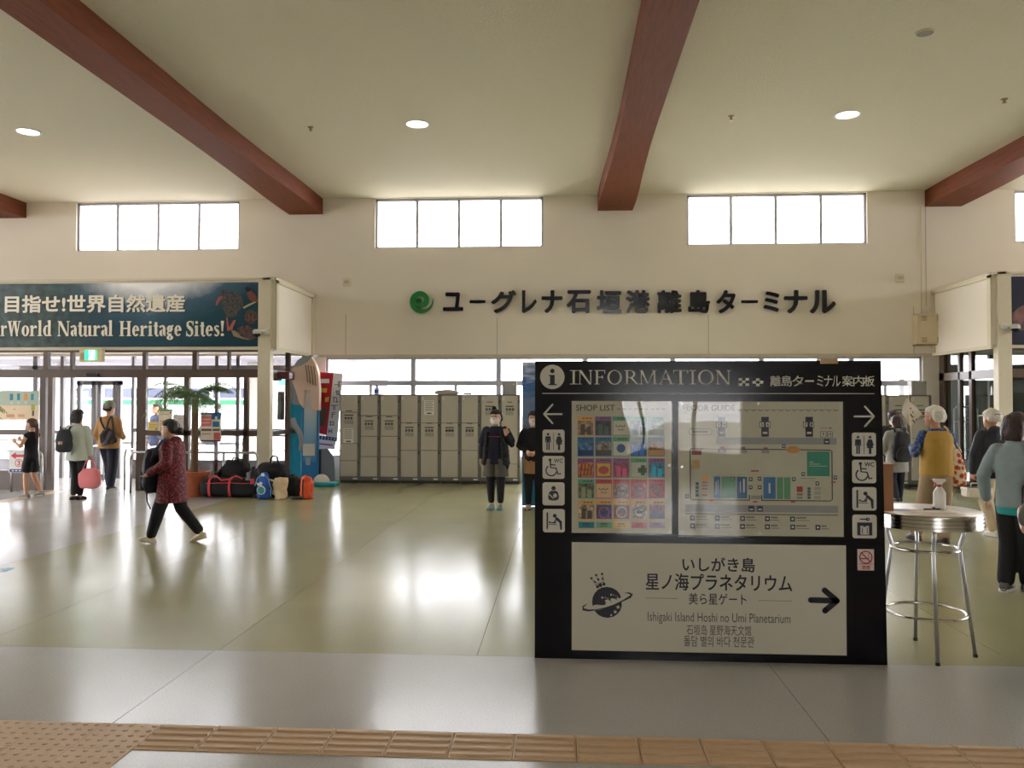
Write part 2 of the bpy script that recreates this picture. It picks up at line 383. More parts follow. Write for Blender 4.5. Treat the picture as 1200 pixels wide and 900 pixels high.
def floor_mat(name, c, rough, speck):
    m = mat(name, c, rough, vary=.10, scale=1.3, spec=.32)
    nt=m.node_tree; N=nt.nodes; L=nt.links; b=N['Principled BSDF']
    tc=N['Texture Coordinate']
    n=N.new('ShaderNodeTexNoise'); n.inputs['Scale'].default_value=110; n.inputs['Detail'].default_value=2; L.new(tc.outputs['Object'],n.inputs['Vector'])
    mix=[x for x in N if x.type=='MIX'][0]
    m2=N.new('ShaderNodeMix'); m2.data_type='RGBA'; m2.blend_type='MULTIPLY'; m2.inputs[0].default_value=speck
    r=N.new('ShaderNodeValToRGB'); r.color_ramp.elements[0].position=.38; r.color_ramp.elements[0].color=(.55,.55,.5,1); r.color_ramp.elements[1].position=.6
    L.new(n.outputs['Fac'],r.inputs[0]); L.new(mix.outputs[2],m2.inputs[6]); L.new(r.outputs[0],m2.inputs[7]); L.new(m2.outputs[2],b.inputs['Base Color'])
    # wear: streaks of dulled and polished finish
    mp=N.new('ShaderNodeMapping'); mp.inputs['Scale'].default_value=(1.6,.5,1); mp.inputs['Rotation'].default_value=(0,0,.5); L.new(tc.outputs['Object'],mp.inputs[0])
    w=N.new('ShaderNodeTexNoise'); w.inputs['Scale'].default_value=1.6; w.inputs['Detail'].default_value=6; L.new(mp.outputs[0],w.inputs['Vector'])
    mr=N.new('ShaderNodeMapRange'); mr.inputs[1].default_value=.3; mr.inputs[2].default_value=.7; mr.inputs[3].default_value=rough*.88; mr.inputs[4].default_value=rough*1.15
    L.new(w.outputs['Fac'],mr.inputs[0]); L.new(mr.outputs[0],b.inputs['Roughness'])
    bn=N.new('ShaderNodeTexNoise'); bn.inputs['Scale'].default_value=7; L.new(mp.outputs[0],bn.inputs['Vector'])
    bp=N.new('ShaderNodeBump'); bp.inputs['Strength'].default_value=.09; bp.inputs['Distance'].default_value=.01; L.new(bn.outputs['Fac'],bp.inputs['Height']); L.new(bp.outputs[0],b.inputs['Normal'])
    return m
FG = floor_mat('green_vinyl', (164,161,124), .19, .3)
FS = floor_mat('grey_vinyl', (178,175,170), .21, .3)
SEAM = mat('floor_joint', (92,88,74), .7)
fl = MB().box(XL,XR,YR,YW+.3,-.2,-.012).build('floor', SEAM, kind='structure')
g=.0018
xs=[-5.62,-3.95,-2.27,-.55,1.15,2.87,4.57,6.27,7.97]
ysd=[5.345,11.2,YW]
for i in range(len(xs)-1):
    for j in range(2):
        MB().box(xs[i]+g,xs[i+1]-g,ysd[j]+g,ysd[j+1]-g,-.012,0).build('floor_sheet', FG, fl)
for x0,x1 in ((XL,-9.3),(-9.3,-5.62),(7.97,12.0),(12.0,XR)):
    for j in range(2): MB().box(x0+g,x1-g,ysd[j]+g,ysd[j+1]-g,-.012,0).build('floor_sheet', FS, fl)
gx=[XL,-9.4,-5.9,-2.3,1.3,4.9,8.5,12.1,XR]
TY0,TY1=3.80,4.10
for i in range(len(gx)-1):
    MB().box(gx[i]+g,gx[i+1]-g,TY1+g,ysd[0]-g,-.012,0).build('floor_sheet', FS, fl)
    MB().box(gx[i]+g,gx[i+1]-g,1.2,TY0-g,-.012,0).build('floor_sheet', FS, fl)
    MB().box(gx[i]+g,gx[i+1]-g,YR,1.2-2*g,-.012,0).build('floor_sheet', FG, fl)
# inlaid ochre guide stripe in the aisle to the doors
MB().box(-9.35,-9.05,7.0,14.6,0,.0015).build('guide_stripe', mat('ochre_stripe',(186,160,118),.35), fl)

# ---- tactile paving
TAC = mat('tactile_tile', (198,168,134), .5, vary=.08, scale=20)
tp = thing('tactile_paving', 'beige tactile paving strip with raised bars and dots set in the grey floor', 'tactile paving', (0,3.95,0))
def pill(mb,x0,x1,yc,w=.036,h=.009):
    z=.004; a=w/2; b=a-.006
    mb.add([(x0,yc-a,z),(x1,yc-a,z),(x1,yc+a,z),(x0,yc+a,z),(x0+.004,yc-b,z+h),(x1-.005,yc-b,z+h),(x1-.005,yc+b,z+h),(x0+.005,yc+b,z+h)],
           [(4,5,6,7),(0,1,5,4),(1,2,6,5),(2,3,7,6),(3,0,4,7)])
bar=MB(); bar.box(0,.296,0,.298,-.01,.004)
for k in range(4): pill(bar,.008,.29,.04+k*.0727)
dot=MB(); dot.box(0,.298,0,.298,-.01,.004)
for a in range(5):
    for b in range(5):
        dot.lathe([(.014,.004),(.0115,.0075),(.007,.009),(.0005,.0094)],(.03+a*.06,.03+b*.06,0),10)
X0=-2.03
first=None
def tile_copy(mb_obj,x,y):
    c=mb_obj.copy(); COL.objects.link(c); c.location=(x,y-3.95,0); return c
bt=bar.build('bar_tile',TAC,tp,local=True,auto=None); bt.location=(X0+.001,TY0-3.95,0)
x=X0+.3
while x<6: tile_copy(bt,x+.001,TY0); x+=.3
dt=dot.build('dot_tile',TAC,tp,local=True,smooth=True,auto=30); dt.location=(X0-.3,TY0-3.95,0)
for i in range(1,9):
    for j in range(0,4):
        if (i,j)!=(1,0): tile_copy(dt,X0-.3*i,TY0-.3*j)
# the dotted field reaches towards the camera: cut the grey sheets under it by laying the tiles proud of the floor

# ---- walls
WT=.3
win_hi=[(-16.0,-13.2),(-10.47,-6.87),(-3.94,-.39),(2.57,6.2),(9.1,12.7)]   # clerestory bands
ZH0,ZH1=4.89,5.94
wb=MB()
def wbx(x0,x1,z0,z1): wb.box(x0,x1,YW,YW+WT,z0,z1)
wbx(XL,XR,2.62,ZH0); wbx(XL,XR,ZH1,ZC+.2)
px_=XL
for a,b in win_hi:
    if a>px_: wbx(px_,a,ZH0,ZH1)
    px_=b
wbx(px_,XR,ZH0,ZH1)
WL0,WL1=-4.98,7.27; ZS=.46
wbx(XVL-.05,WL0,0,2.62); wbx(WL1,XVR+.15,0,2.62); wbx(WL0,WL1,0,ZS)
wbo=wb.build('wall_back', WALL, kind='structure')
# ledge and the shallow panel joints of the wall
MB().box(XVL,XVR,YW-.035,YW,2.585,2.64).build('ledge', mat('ledge_paint',(196,186,160),.6), wbo)
jm=mat('wall_joint',(172,164,146),.8)
for x,z0,z1 in ((-4.55,2.64,3.5),(7.1,2.64,3.6),(7.35,3.6,5.66),(-1.35,2.64,3.4),(3.0,2.64,3.45)): MB().box(x-.006,x+.006,YW-.004,YW,z0,z1).build('panel_joint', jm, wbo)
for nm,x,wn in (('wall_left',XL-WT,10),('wall_right',XR,11)):  # unseen side walls; window bands added to brighten floor, ceiling and back wall
    mb=MB(); mb.box(x,x+WT,YR,5.8,-.2,ZC+.2); mb.box(x,x+WT,14.2,YW+WT,-.2,ZC+.2); mb.box(x,x+WT,5.8,14.2,2.7,4.7); mb.box(x,x+WT,5.8,14.2,5.75,ZC+.2); mb.box(x,x+WT,5.8,14.2,-.2,.05)
    mb.build(nm, WALL, kind='structure')
    w=thing('window_%d'%wn,None,None,(x,10,0),kind='structure'); f=MB()
    for k in range(8): y=5.8+k*1.2; f.box(x+.1,x+.18,y-.03,y+.03,.05,2.7); f.box(x+.1,x+.18,y-.03,y+.03,4.7,5.75)
    f.box(x+.1,x+.18,5.8,14.2,2.0,2.1); f.build('window_frame',ALU,w)
    MB().box(x+.12,x+.128,5.8,14.2,.05,2.7).box(x+.12,x+.128,5.8,14.2,4.7,5.75).build('pane',GLASS,w)
MB().box(XL,XR,YR-.2,YW+WT,ZC,ZC+.25).build('ceiling', CEIL, kind='structure')
# wall behind the camera: unseen, its glazing mostly closed off to dim the board's face
wr=MB()
wr.box(XL,1.4,YR-.3,YR,0,2.75); wr.box(4.6,XR,YR-.3,YR,0,2.75); wr.box(1.4,4.6,YR-.3,YR,0,.5); wr.box(1.4,4.6,YR-.3,YR,2.1,2.75); wr.box(XL,XR,YR-.3,YR,2.75,4.6); wr.box(XL,XR,YR-.3,YR,5.8,ZC)
for k in range(9):
    x=XL+k*4.1
    if k!=4: wr.box(x-.5,x+3.6,YR-.3,YR,4.6,5.8)
    wr.box(x-.25,x+.25,YR-.3,YR,0,2.75); wr.box(x-.5,x+.5,YR-.3,YR,4.6,5.8)
wr.build('wall_front', WALL, kind='structure')
rf=MB()
for k in range(25):
    x=XL+k*1.37; rf.box(x-.04,x+.04,YR-.18,YR-.1,0,2.75); rf.box(x-.03,x+.03,YR-.18,YR-.1,4.6,5.8)
rf.box(XL,XR,YR-.18,YR-.1,2.0,2.1); rf.box(XL,XR,YR-.18,YR-.1,0,.15)
rfo=rf.build('window_9', ALU, kind='structure')
MB().box(XL,XR,YR-.15,YR-.142,.15,2.75).box(XL,XR,YR-.15,YR-.142,4.6,5.8).build('pane', GLASS, rfo)

# ---- clerestory windows
def band_window(n,x0,x1,z0,z1,cuts,fr=.05,depth=.08,m=ALU,y=YW+.06,outer=.05):
    root=thing('window_%d'%n,None,None,((x0+x1)/2,y,z0),kind='structure')
    fm=MB(); fm.box(x0,x0+outer,y,y+depth,z0,z1); fm.box(x1-outer,x1,y,y+depth,z0,z1); fm.box(x0,x1,y,y+depth,z0,z0+outer*.6); fm.box(x0,x1,y,y+depth,z1-outer,z1)
    fm.build('window_frame',m,root)
    e=[x0+outer]+cuts+[x1-outer]
    for c in cuts: MB().box(c-fr/2,c+fr/2,y-.01,y+depth,z0,z1).build('mullion',m,root)
    for a,b in zip(e[:-1],e[1:]): MB().box(a,b,y+.035,y+.043,z0+.02,z1-.02).build('pane',GLASS,root)
    return root
for n,(a,b) in enumerate(win_hi):
    band_window(n+1,a,b,ZH0,ZH1,[a+(b-a)*k/4 for k in (1,2,3)],fr=.06)
# ---- the band of windows behind the lockers
root=thing('window_6',None,None,((WL0+WL1)/2,YW,ZS),kind='structure')
fm=MB(); y=YW+.05
fm.box(WL0,WL0+.05,y,y+.09,ZS,2.585); fm.box(WL1-.05,WL1,y,y+.09,ZS,2.585); fm.box(WL0,WL1,y,y+.09,2.54,2.62); fm.box(WL0,WL1,y,y+.09,ZS,ZS+.06)
fm.build('window_frame',ALU,root)
MB().box(WL0,WL1,y-.015,y+.09,1.99,2.1).build('transom',ALU,root)
cx=[WL0+.05]+[-3.12+1.8*k for k in range(6)]+[WL1-.05]
for c in cx[1:-1]: MB().box(c-.05,c+.05,y-.01,y+.09,ZS,2.56).build('mullion',ALU,root)
for a,b in zip(cx[:-1],cx[1:]):
    MB().box(a,b,y+.04,y+.048,2.1,2.56).build('pane',GLASS,root)
    h=(a+b)/2; MB().box(h-.03,h+.03,y,y+.08,ZS,1.99).build('mullion',ALU,root)
    MB().box(a,h,y+.04,y+.048,ZS+.05,1.99).build('pane',GLASS,root); MB().box(h,b,y+.04,y+.048,ZS+.05,1.99).build('pane',GLASS,root)

# ---- roof beams: constant depth, broader where they land on the wall
def beam(xc,n):
    mb=MB(); ys=[YR,11.6,12.6,13.6,14.6,15.4,16.2,YW]; ws=[.51,.51,.53,.57,.63,.69,.72,.72]
    vs=[];fs=[]
    for yy,w in zip(ys,ws):
        vs+=[(xc-w/2,yy,5.62),(xc+w/2,yy,5.62),(xc+w/2,yy,ZC),(xc-w/2,yy,ZC)]
    for i in range(len(ys)-1):
        for k in range(4): fs.append((i*4+k,i*4+(k+1)%4,i*4+4+(k+1)%4,i*4+4+k))
    fs+=[(0,1,2,3)]
    mb.add(vs,[f[::-1] for f in fs])
    mb.build('ceiling_beam',WOOD,label=n,cat='beam',group='roof beams')
beam(-11.95,'reddish brown roof beam at the far left corner, only its end in view')
beam(-5.42,'long reddish brown roof beam running to the wall above the left banner box')
beam(1.1,'reddish brown roof beam landing on the wall above the lettering')
beam(7.7,'reddish brown roof beam landing above the right banner box')

# ---- vestibules: box with fascia, glass walls
def vestibule(side, xa, xb, n):
    "xa the inner corner, xb the outer end"
    s=1 if xb>xa else -1
    lo,hi=min(xa,xb),max(xa,xb)
    f=MB(); f.box(lo,hi,YV,YV+.1,ZV0,ZV1); f.box(xa-(0.1 if s>0 else 0) ,xa+(0 if s>0 else .1),YV,YW,ZV0,ZV1)
    f.box(lo,hi,YV+.1,YW,ZV1-.08,ZV1-.02); f.box(lo,hi,YV+.1,YW,2.66,2.7)
    w=f.build('wall_'+side+'_entrance',WALL,kind='structure')
    cap=MB(); cap.box(lo-.02,hi+.02,YV-.03,YV+.12,ZV1,ZV1+.045); xi=xa
    cap.box(xi-.13,xi+.13,YV-.03,YW,ZV1,ZV1+.045)
    cap.build('cap_rail',POSTM,w)
    MB().box(lo,hi,YV-.02,YV+.1,ZV0-.05,ZV0).build('lower_rail',POSTM,w)
    sx0,sx1=(xa-.13,xa-.1) if s>0 else (xa+.1,xa+.13)
    e=MB(); e.box(sx0,sx1,YV+.0,YW,ZV0-.06,ZV0); e.box(sx0,sx1,YV,YV+.12,ZV0,ZV1); e.box(sx0,sx1,YW-.12,YW,ZV0,ZV1); e.box(sx0,sx1,YV,YW,ZV1-.05,ZV1)
    e.build('panel_trim',POSTM,w)
    return w
vl=vestibule('left',XVL,XL,1); vr=vestibule('right',XVR,XR,2)
# corner posts, as built-in steel columns
MB().box(XVL-.2,XVL+.03,YV-.05,YV+.12,0,ZV1).build('trim_1',POSTM,kind='structure')
MB().box(XVR-.03,XVR+.2,YV-.05,YV+.12,0,ZV1).build('trim_2',POSTM,kind='structure')

def frame_wall(root, pieces, panes, m=BRONZE, y0=YV, d=.09, gm=GLASS, kick=None):
    for (nm,x0,x1,z0,z1) in pieces: MB().box(x0,x1,y0,y0+d,z0,z1).build(nm,m,root)
    for (x0,x1,z0,z1) in panes: MB().box(x0,x1,y0+.04,y0+.048,z0,z1).build('pane',gm,root)
def X(px,Y=YV): return at(px,500,Y).x
ZH=(2.09,2.24)       # door head
dr=thing('door_1',None,None,(-8,YV,0),kind='structure')
left_end=XL
up=[(-12.6,-12.5),(-11.3,-11.2),(X(49.5),X(55)),(X(81),X(84)),(X(166),X(170)),(X(224.5),X(230)),(X(265.5),X(268))]
pcs=[('door_head',left_end,XVL-.2,ZH[0],ZH[1]),('transom',left_end,XVL-.2,ZV0-.09,ZV0-.05)]
pcs+=[('mullion',a,b,ZH[1],ZV0-.09) for a,b in up]
low=[(X(46),X(52.5)),(X(55.5),X(61)),(X(159.5),X(170.5)),(X(215),X(221)),(X(285),X(290))]
pcs+=[('door_jamb',a,b,0,ZH[0]) for a,b in low]+[('door_jamb',-11.3,-11.15,0,ZH[0]),('door_jamb',-13.2,-13.0,0,ZH[0])]
pcs+=[('mid_rail',left_end,X(46),1.02,1.12),('mid_rail',X(170.5),XVL-.2,1.02,1.12),('kick_panel',left_end,X(46),0,.36)]
pns=[(left_end,XVL-.2,ZH[1],ZV0-.09),(left_end,X(46),.36,1.02),(left_end,X(46),1.12,ZH[0]),(X(170.5),X(215),1.12,ZH[0]),(X(170.5),X(215),.12,1.02),(X(221),X(287),1.12,ZH[0]),(X(221),X(287),.12,1.02),(X(290),XVL-.2,.12,ZH[0])]
frame_wall(dr,pcs,pns)
MB().box(X(170.5),XVL-.2,YV+.03,YV+.06,0,.12).build('kick_panel',BRONZE,dr)
# motion sensor over the doors
MB().rbox(X(101),X(116),YV-.05,YV,ZH[0]+.02,ZH[0]+.08).build('door_sensor',BLACK,dr)
# side glass of the left entrance
sd=thing('window_7',None,None,(XVL-.05,16,0),kind='structure')
xs_=XVL-.06
for nm,y0,y1,z0,z1 in (('transom',YV+.12,YW,ZH[0],ZH[1]),('mid_rail',YV+.12,YW,1.02,1.1),('mullion',YV+1.15,YV+1.25,0,2.62),('mullion',YW-.1,YW,0,2.62),('kick_panel',YV+.12,YW,0,.15)):
    MB().box(xs_-.04,xs_+.04,y0,y1,z0,z1).build(nm,BRONZE,sd)
MB().box(xs_-.004,xs_+.004,YV+.12,YW,.15,2.62).build('pane',GLASS,sd)
# outer doors of the left entrance, in the plane of the building's front
od=thing('door_2',None,None,(-9,YW,0),kind='structure')
def XO(px): return at(px,500,YW).x
opc=[('door_head',left_end,XVL-.05,2.30,2.42),('door_head',XO(87.5),XO(139.5),2.0,2.1)]
for a,b in ((88,92),(105,110),(112,116),(130,134),(135,139.5)): opc.append(('door_stile',XO(a),XO(b),0,2.1))
for a,b in ((36,41),(68,72),(80,83),(152,155),(190,193),(250,254),(275,279),(300,304)): opc.append(('mullion',XO(a),XO(b),0,2.62))
opc+=[('mid_rail',XO(60),XO(88),.95,1.02),('mid_rail',XO(155),XVL-.05,1.0,1.07),('kick_panel',XO(155),XVL-.05,0,.4),('kick_panel',left_end,XO(60),0,.4),('door_foot',XO(88),XO(135),0,.08)]
opn=[(left_end,XO(88),.4,2.6),(XO(88),XO(139),.08,2.0),(XO(155),XVL-.05,.4,2.6)]
frame_wall(od,opc,opn,m=mat('outer_frame',(122,118,122),.4),y0=YW+.05)
# right entrance
dr2=thing('door_3',None,None,(9,YV,0),kind='structure')
pcs=[('door_head',XVR+.2,XR,ZH[0],ZH[1]),('transom',XVR+.2,XR,ZV0-.09,ZV0-.05)]
for a in (8.9,10.3,11.7,13.5): pcs+=[('mullion',a,a+.08,0,ZV0-.09)]
frame_wall(dr2,pcs,[(XVR+.2,8.9,.1,ZV0-.09),(11.7,XR,.1,ZV0-.09)],gm=GLASSD)
sd2=thing('window_8',None,None,(XVR+.05,16,0),kind='structure')
xs_=XVR+.06
for nm,y0,y1,z0,z1 in (('transom',YV+.12,YW,ZH[0],ZH[1]),('mullion',YV+1.0,YV+1.1,0,2.62),('mullion',YV+1.45,YV+1.52,0,2.62),('mullion',YW-.2,YW,0,2.62),('kick_panel',YV+.12,YW,0,.12),('mullion',YV+.12,YV+.2,0,2.62)):
    MB().box(xs_-.04,xs_+.04,y0,y1,z0,z1).build(nm,BRONZE,sd2)
MB().box(xs_-.004,xs_+.004,YV+.12,YW,.12,2.62).build('pane',GLASSD,sd2)
od2=thing('door_4',None,None,(9,YW,0),kind='structure')
opc=[('door_head',XVR+.15,XR,2.1,2.42)]
for a in (7.75,8.6,9.9,11.2,12.6,14): opc.append(('mullion',a,a+.09,0,2.62))
opc+=[('kick_panel',8.6,XR,0,.5)]
frame_wall(od2,opc,[(XVR+.15,XR,.5,2.62)],m=BRONZE,y0=YW+.05,gm=GLASSD)
# ================================================================ things on ceiling and walls
def down_light(px,py,label,on=True,xy=None):
    if xy is None:
        d=AX_R*((px-600)/FPX)-AX_U*((py-450)/FPX)+AX_F; p=EYE+d*((ZC-EYE.z)/d.z); xy=(p.x,p.y)
    t=thing('ceiling_light',label,'light',(xy[0],xy[1],ZC),group='recessed ceiling lights')
    MB().lathe([(.19,0),(.19,-.012),(.165,-.016),(.155,-.006),(.15,.0)],n=36).build('rim',WHITE,t,smooth=True,local=True,auto=40)
    MB().lathe([(.0001,-.008),(.155,-.006)],n=36).build('diffuser',mat('lamp_glow',(255,244,222),.5,emit=3),t,local=True)
    l=bpy.data.lights.new('lamp','SPOT'); l.energy=LAMP_W; l.color=(1,.9,.74); l.spot_size=R(130); l.spot_blend=.6; l.shadow_soft_size=.15
    o=bpy.data.objects.new('lamp',l); COL.objects.link(o); o.parent=t; o.location=(0,0,-.03)
down_light(33,154,'lit recessed ceiling light above the left banner')
down_light(489,145,'lit recessed ceiling light above the wall lettering, between the two long beams')
down_light(993,134,'lit recessed ceiling light above the rightmost high window band')
for y in (5.5,-1.5,-7):
    for x in (-8.5,-2.2,4.25,10.6): down_light(0,0,'lit recessed ceiling light further back in the hall',xy=(x,y))
down_light(0,0,'lit recessed ceiling light beyond the right beam',xy=(10.7,12.4))
def ceil_xy(px,py):
    d=AX_R*((px-600)/FPX)-AX_U*((py-450)/FPX)+AX_F; return EYE+d*((ZC-EYE.z)/d.z)
p=ceil_xy(1084,38); t=thing('ceiling_speaker','unlit grey round ceiling plate near the upper right corner','speaker',(p.x,p.y,ZC))
MB().lathe([(.11,0),(.11,-.01),(.095,-.014)],n=28).build('rim',POSTM,t,local=True,smooth=True,auto=40)
MB().lathe([(.0001,-.011),(.095,-.011)],n=28).build('grille',mat('grille_grey',(150,146,132),.7),t,local=True)
for (px,py,w) in ((364,149,'left of the lamp over the lettering'),(857,136,'between the middle beam and the right lamp'),(1177,116,'close to the right beam')):
    p=ceil_xy(px,py); t=thing('sprinkler_head','small brass sprinkler head on the ceiling '+w,'sprinkler',(p.x,p.y,ZC),group='ceiling sprinklers')
    MB().lathe([(.045,0),(.042,-.012),(.02,-.016),(.016,-.05)],n=16).build('body',mat('brass',(160,140,96),.35,metal=.6),t,local=True,smooth=True,auto=40)
    MB().lathe([(.0001,-.05),(.03,-.052),(.03,-.058),(.0001,-.06)],n=16).build('deflector',mat('brass'),t,local=True)

# lettering on the wall: each character a plate of its own
NAVY=mat('letter_navy',(16,22,40),.12,vary=.02,coat=.6)
sign=thing('wall_lettering','dark navy raised Japanese lettering with green spiral emblem high on the back wall','sign',(1.5,YW,3.45))
cxs=[(519,544),(550,570),(575,606),(611,630),(634,660),(663,693),(698,729),(732,762),(769,799),(805,832),(838,862),(867,888),(893,913),(917,946),(947,979)]
for ch,(a,b) in zip('ユーグレナ石垣港離島ターミナル',cxs):
    cz=at((a+b)/2,354,YW).z; xa,xb=at(a,354,YW).x,at(b,354,YW).x
    h={'ー':.085,'ミ':.44}.get(ch,.50)
    if ch=='ユ': h=.42
    mb=MB(); text_mb(mb,ch,(xa+.012,cz-h/2+.01,xb-.012,cz+h/2-.01),YW-.03,offset=.035,extrude=.05)
    mb.build('character',NAVY,sign)
# emblem: green disc with a pale spiral let in
cz=at(494,353,YW); c0=(cz.x,cz.z)
GRN=mat('emblem_green',(20,128,58),.35)
mb=MB()
pts=[];ws=[]
for i in range(56):
    t=i/55; a=R(8-t*560); r=.262-.212*t**.95
    pts.append((c0[0]+r*math.cos(a)*.98,c0[1]+r*math.sin(a))); ws.append(.012+.088*min(1,t*4.5))
mb.stroke(pts,ws,YW-.08,YW-.03); mb.disc(pts[-1][0],pts[-1][1],.052,YW-.08,YW-.03,16)
mb.build('spiral_emblem',GRN,sign)

def wall_box(px,py,label,w=.17,h=.17):
    p=at(px,py,YW); t=thing('wall_sensor',label,'sensor',(p.x,YW,p.z-h/2),group='small square sensors on the back wall')
    MB().rbox(-w/2,w/2,-.06,0,0,h,.012).build('case',POSTM,t,local=True); MB().box(-w*.3,w*.3,-.066,-.06,h*.3,h*.7).build('grille',mat('case_shade',(186,176,150),.6),t,local=True)
wall_box(407,331,'small beige square sensor to the left of the wall lettering')
wall_box(1054,326,'small beige square sensor to the right of the wall lettering')
# vent cabinet on the wall
p0=at(1069.5,404,YW); p1=at(1101.5,369,YW)
t=thing('wall_cabinet','beige metal cabinet with louvred corners high beside the right entrance','cabinet',((p0.x+p1.x)/2,YW,p0.z))
w=(p1.x-p0.x); h=p1.z-p0.z; CB=mat('cabinet_cream',(214,198,164),.5,vary=.03)
MB().rbox(-w/2,w/2,-.24,0,0,h,.01).build('case',CB,t,local=True)
MB().rbox(-w*.42,w*.5-.01,-.252,-.24,.02,h-.02,.004).build('door',CB,t,local=True)
lv=mat('louvre_brown',(150,132,100),.6)
for sx in (-.27,.27):
    for sz in (.1,.82):
        for k in range(5): MB().box(w*sx-.05,w*sx+.05,-.258,-.252,h*sz+k*.022-.03,h*sz+k*.022-.02).build('louvre',lv,t,local=True)
MB().tube([(0-.1,-.03,h),(-.1,-.03,h+.5),(-.1,-.03,h+1.6),(-.1,-.03,5.62-p0.z)],.012,8).build('conduit',CB,t,local=True)
MB().box(-w/2,w/2+.02,-.2,0,-.02,0).build('bracket',lv,t,local=True)

def dome_cam(x,z,lab,s):
    t=thing('security_camera',lab,'camera',(x,YV-.05,z))
    MB().rbox(-.05,.05,-.05,0,-.03,.06,.01).build('mount',WHITE,t,local=True)
    MB().tube([(0,-.04,.03),(-.09*s,-.07,.03),(-.13*s,-.08,.02)],.022,10).build('arm',WHITE,t,local=True,smooth=True)
    MB().lathe([(.0001,.075),(.05,.07),(.075,.045),(.078,0),(.07,-.01)],(-.15*s,-.09,-.02),24).build('housing',mat('camera_grey',(196,196,192),.4),t,local=True,smooth=True)
    MB().lathe([(.064,-.01),(.06,-.04),(.035,-.062),(.0001,-.068)],(-.15*s,-.09,-.02),24).build('dome',mat('dome_black',(12,12,14),.08),t,local=True,smooth=True)
q=at(314,390,YV); dome_cam(q.x,q.z,'white dome security camera on the post right of the left banner',1)
q=at(1174,384,YV); dome_cam(q.x,q.z,'white dome security camera on the post left of the dark right banner',-1)

# ---- banners
def banner_mat():
    m=bpy.data.materials.new('banner_print'); m.use_nodes=True; nt=m.node_tree; N=nt.nodes; L=nt.links; b=N['Principled BSDF']; b.inputs['Roughness'].default_value=.35
    tc=N.new('ShaderNodeTexCoord'); sp=N.new('ShaderNodeSeparateXYZ'); L.new(tc.outputs['Object'],sp.inputs[0])
    n=N.new('ShaderNodeTexNoise'); n.inputs['Scale'].default_value=2.2; n.inputs['Detail'].default_value=6; L.new(tc.outputs['Object'],n.inputs['Vector'])
    r=N.new('ShaderNodeValToRGB'); els=r.color_ramp.elements
    for c_,(p_,c) in zip([els[0],els[1],els.new(.5),els.new(.7)],((0,(6,52,66)),(1,(128,146,168)),(.5,(10,66,82)),(.72,(62,96,118)))): c_.position=p_; c_.color=(*lin(c),1)
    # height plus a mountain slope plus noise
    mx=N.new('ShaderNodeMath'); mx.operation='MULTIPLY_ADD'; mx.inputs[1].default_value=.55; L.new(sp.outputs['Z'],mx.inputs[0])
    sl=N.new('ShaderNodeMath'); sl.operation='MULTIPLY_ADD'; sl.inputs[1].default_value=-.22; sl.inputs[2].default_value=.30; ab=N.new('ShaderNodeMath'); ab.operation='ABSOLUTE'
    of=N.new('ShaderNodeMath'); of.operation='ADD'; of.inputs[1].default_value=-1.0; L.new(sp.outputs['X'],of.inputs[0]); L.new(of.outputs[0],ab.inputs[0]); L.new(ab.outputs[0],sl.inputs[0]); L.new(sl.outputs[0],mx.inputs[2])
    m3=N.new('ShaderNodeMath'); m3.operation='MULTIPLY_ADD'; m3.inputs[1].default_value=.25; L.new(n.outputs['Fac'],m3.inputs[0]); L.new(mx.outputs[0],m3.inputs[2])
    L.new(m3.outputs[0],r.inputs[0])
    # dark forest to the left
    f=N.new('ShaderNodeMix'); f.data_type='RGBA'; L.new(r.outputs[0],f.inputs[6])
    n2=N.new('ShaderNodeTexNoise'); n2.inputs['Scale'].default_value=7; n2.inputs['Detail'].default_value=8; L.new(tc.outputs['Object'],n2.inputs['Vector'])
    r2=N.new('ShaderNodeValToRGB'); r2.color_ramp.elements[0].position=.35; r2.color_ramp.elements[0].color=(*lin((6,28,30)),1); r2.color_ramp.elements[1].position=.68; r2.color_ramp.elements[1].color=(*lin((52,84,78)),1)
    L.new(n2.outputs['Fac'],r2.inputs[0]); L.new(r2.outputs[0],f.inputs[7])
    g_=N.new('ShaderNodeMapRange'); g_.inputs[1].default_value=.2; g_.inputs[2].default_value=-.9; L.new(sp.outputs['X'],g_.inputs[0]); L.new(g_.outputs[0],f.inputs[0])
    L.new(f.outputs[2],b.inputs['Base Color']); return m
a=at(0,334,YV-.03); b=at(304.5,406,YV-.03)
t=thing('banner','teal banner with cream bilingual lettering and birds over the left entrance','banner',(-8.6,YV-.03,b.z))
bn=MB().rbox(-12.0,b.x,YV-.03,YV,b.z,3.84,.006).build('panel',banner_mat(),t); 
CREAM=mat('cream_print',(240,234,216),.5,vary=.01); DKP=mat('print_shadow',(14,30,40),.5)
yb=YV-.032
def word_s(txt,x0,x1,yt,ybm,W,tt,s_):
    A=at(x0,ybm,yb); B=at(x1,yt,yb)
    mb=MB(); serif_text(mb,txt,(A.x+.012,A.z-.012,B.x+.012,B.z-.012),yb-.003,yb,W,tt,s_,.07); mb.build('word',DKP,t)
    mb=MB(); serif_text(mb,txt,(A.x,A.z,B.x,B.z),yb-.006,yb-.003,W,tt,s_,.07); mb.build('word',CREAM,t)
word_s('ur',-9,8.5,376,394,.2,.075,.06)
word_s('World',9.5,61,376,394,.2,.075,.06); word_s('Natural',67.5,132.5,376,394,.2,.075,.06)
word_s('Heritage',140,213,376,394,.2,.075,.06); word_s('Sites!',218,263,376,394,.2,.075,.06)
A=at(5.7,367,yb); B=at(217,344.5,yb)
text_mb(MB(),'目指せ!世界自然遺産',(A.x+.012,A.z-.012,B.x+.012,B.z-.012),yb,offset=.03,extrude=.003).build('word',DKP,t)
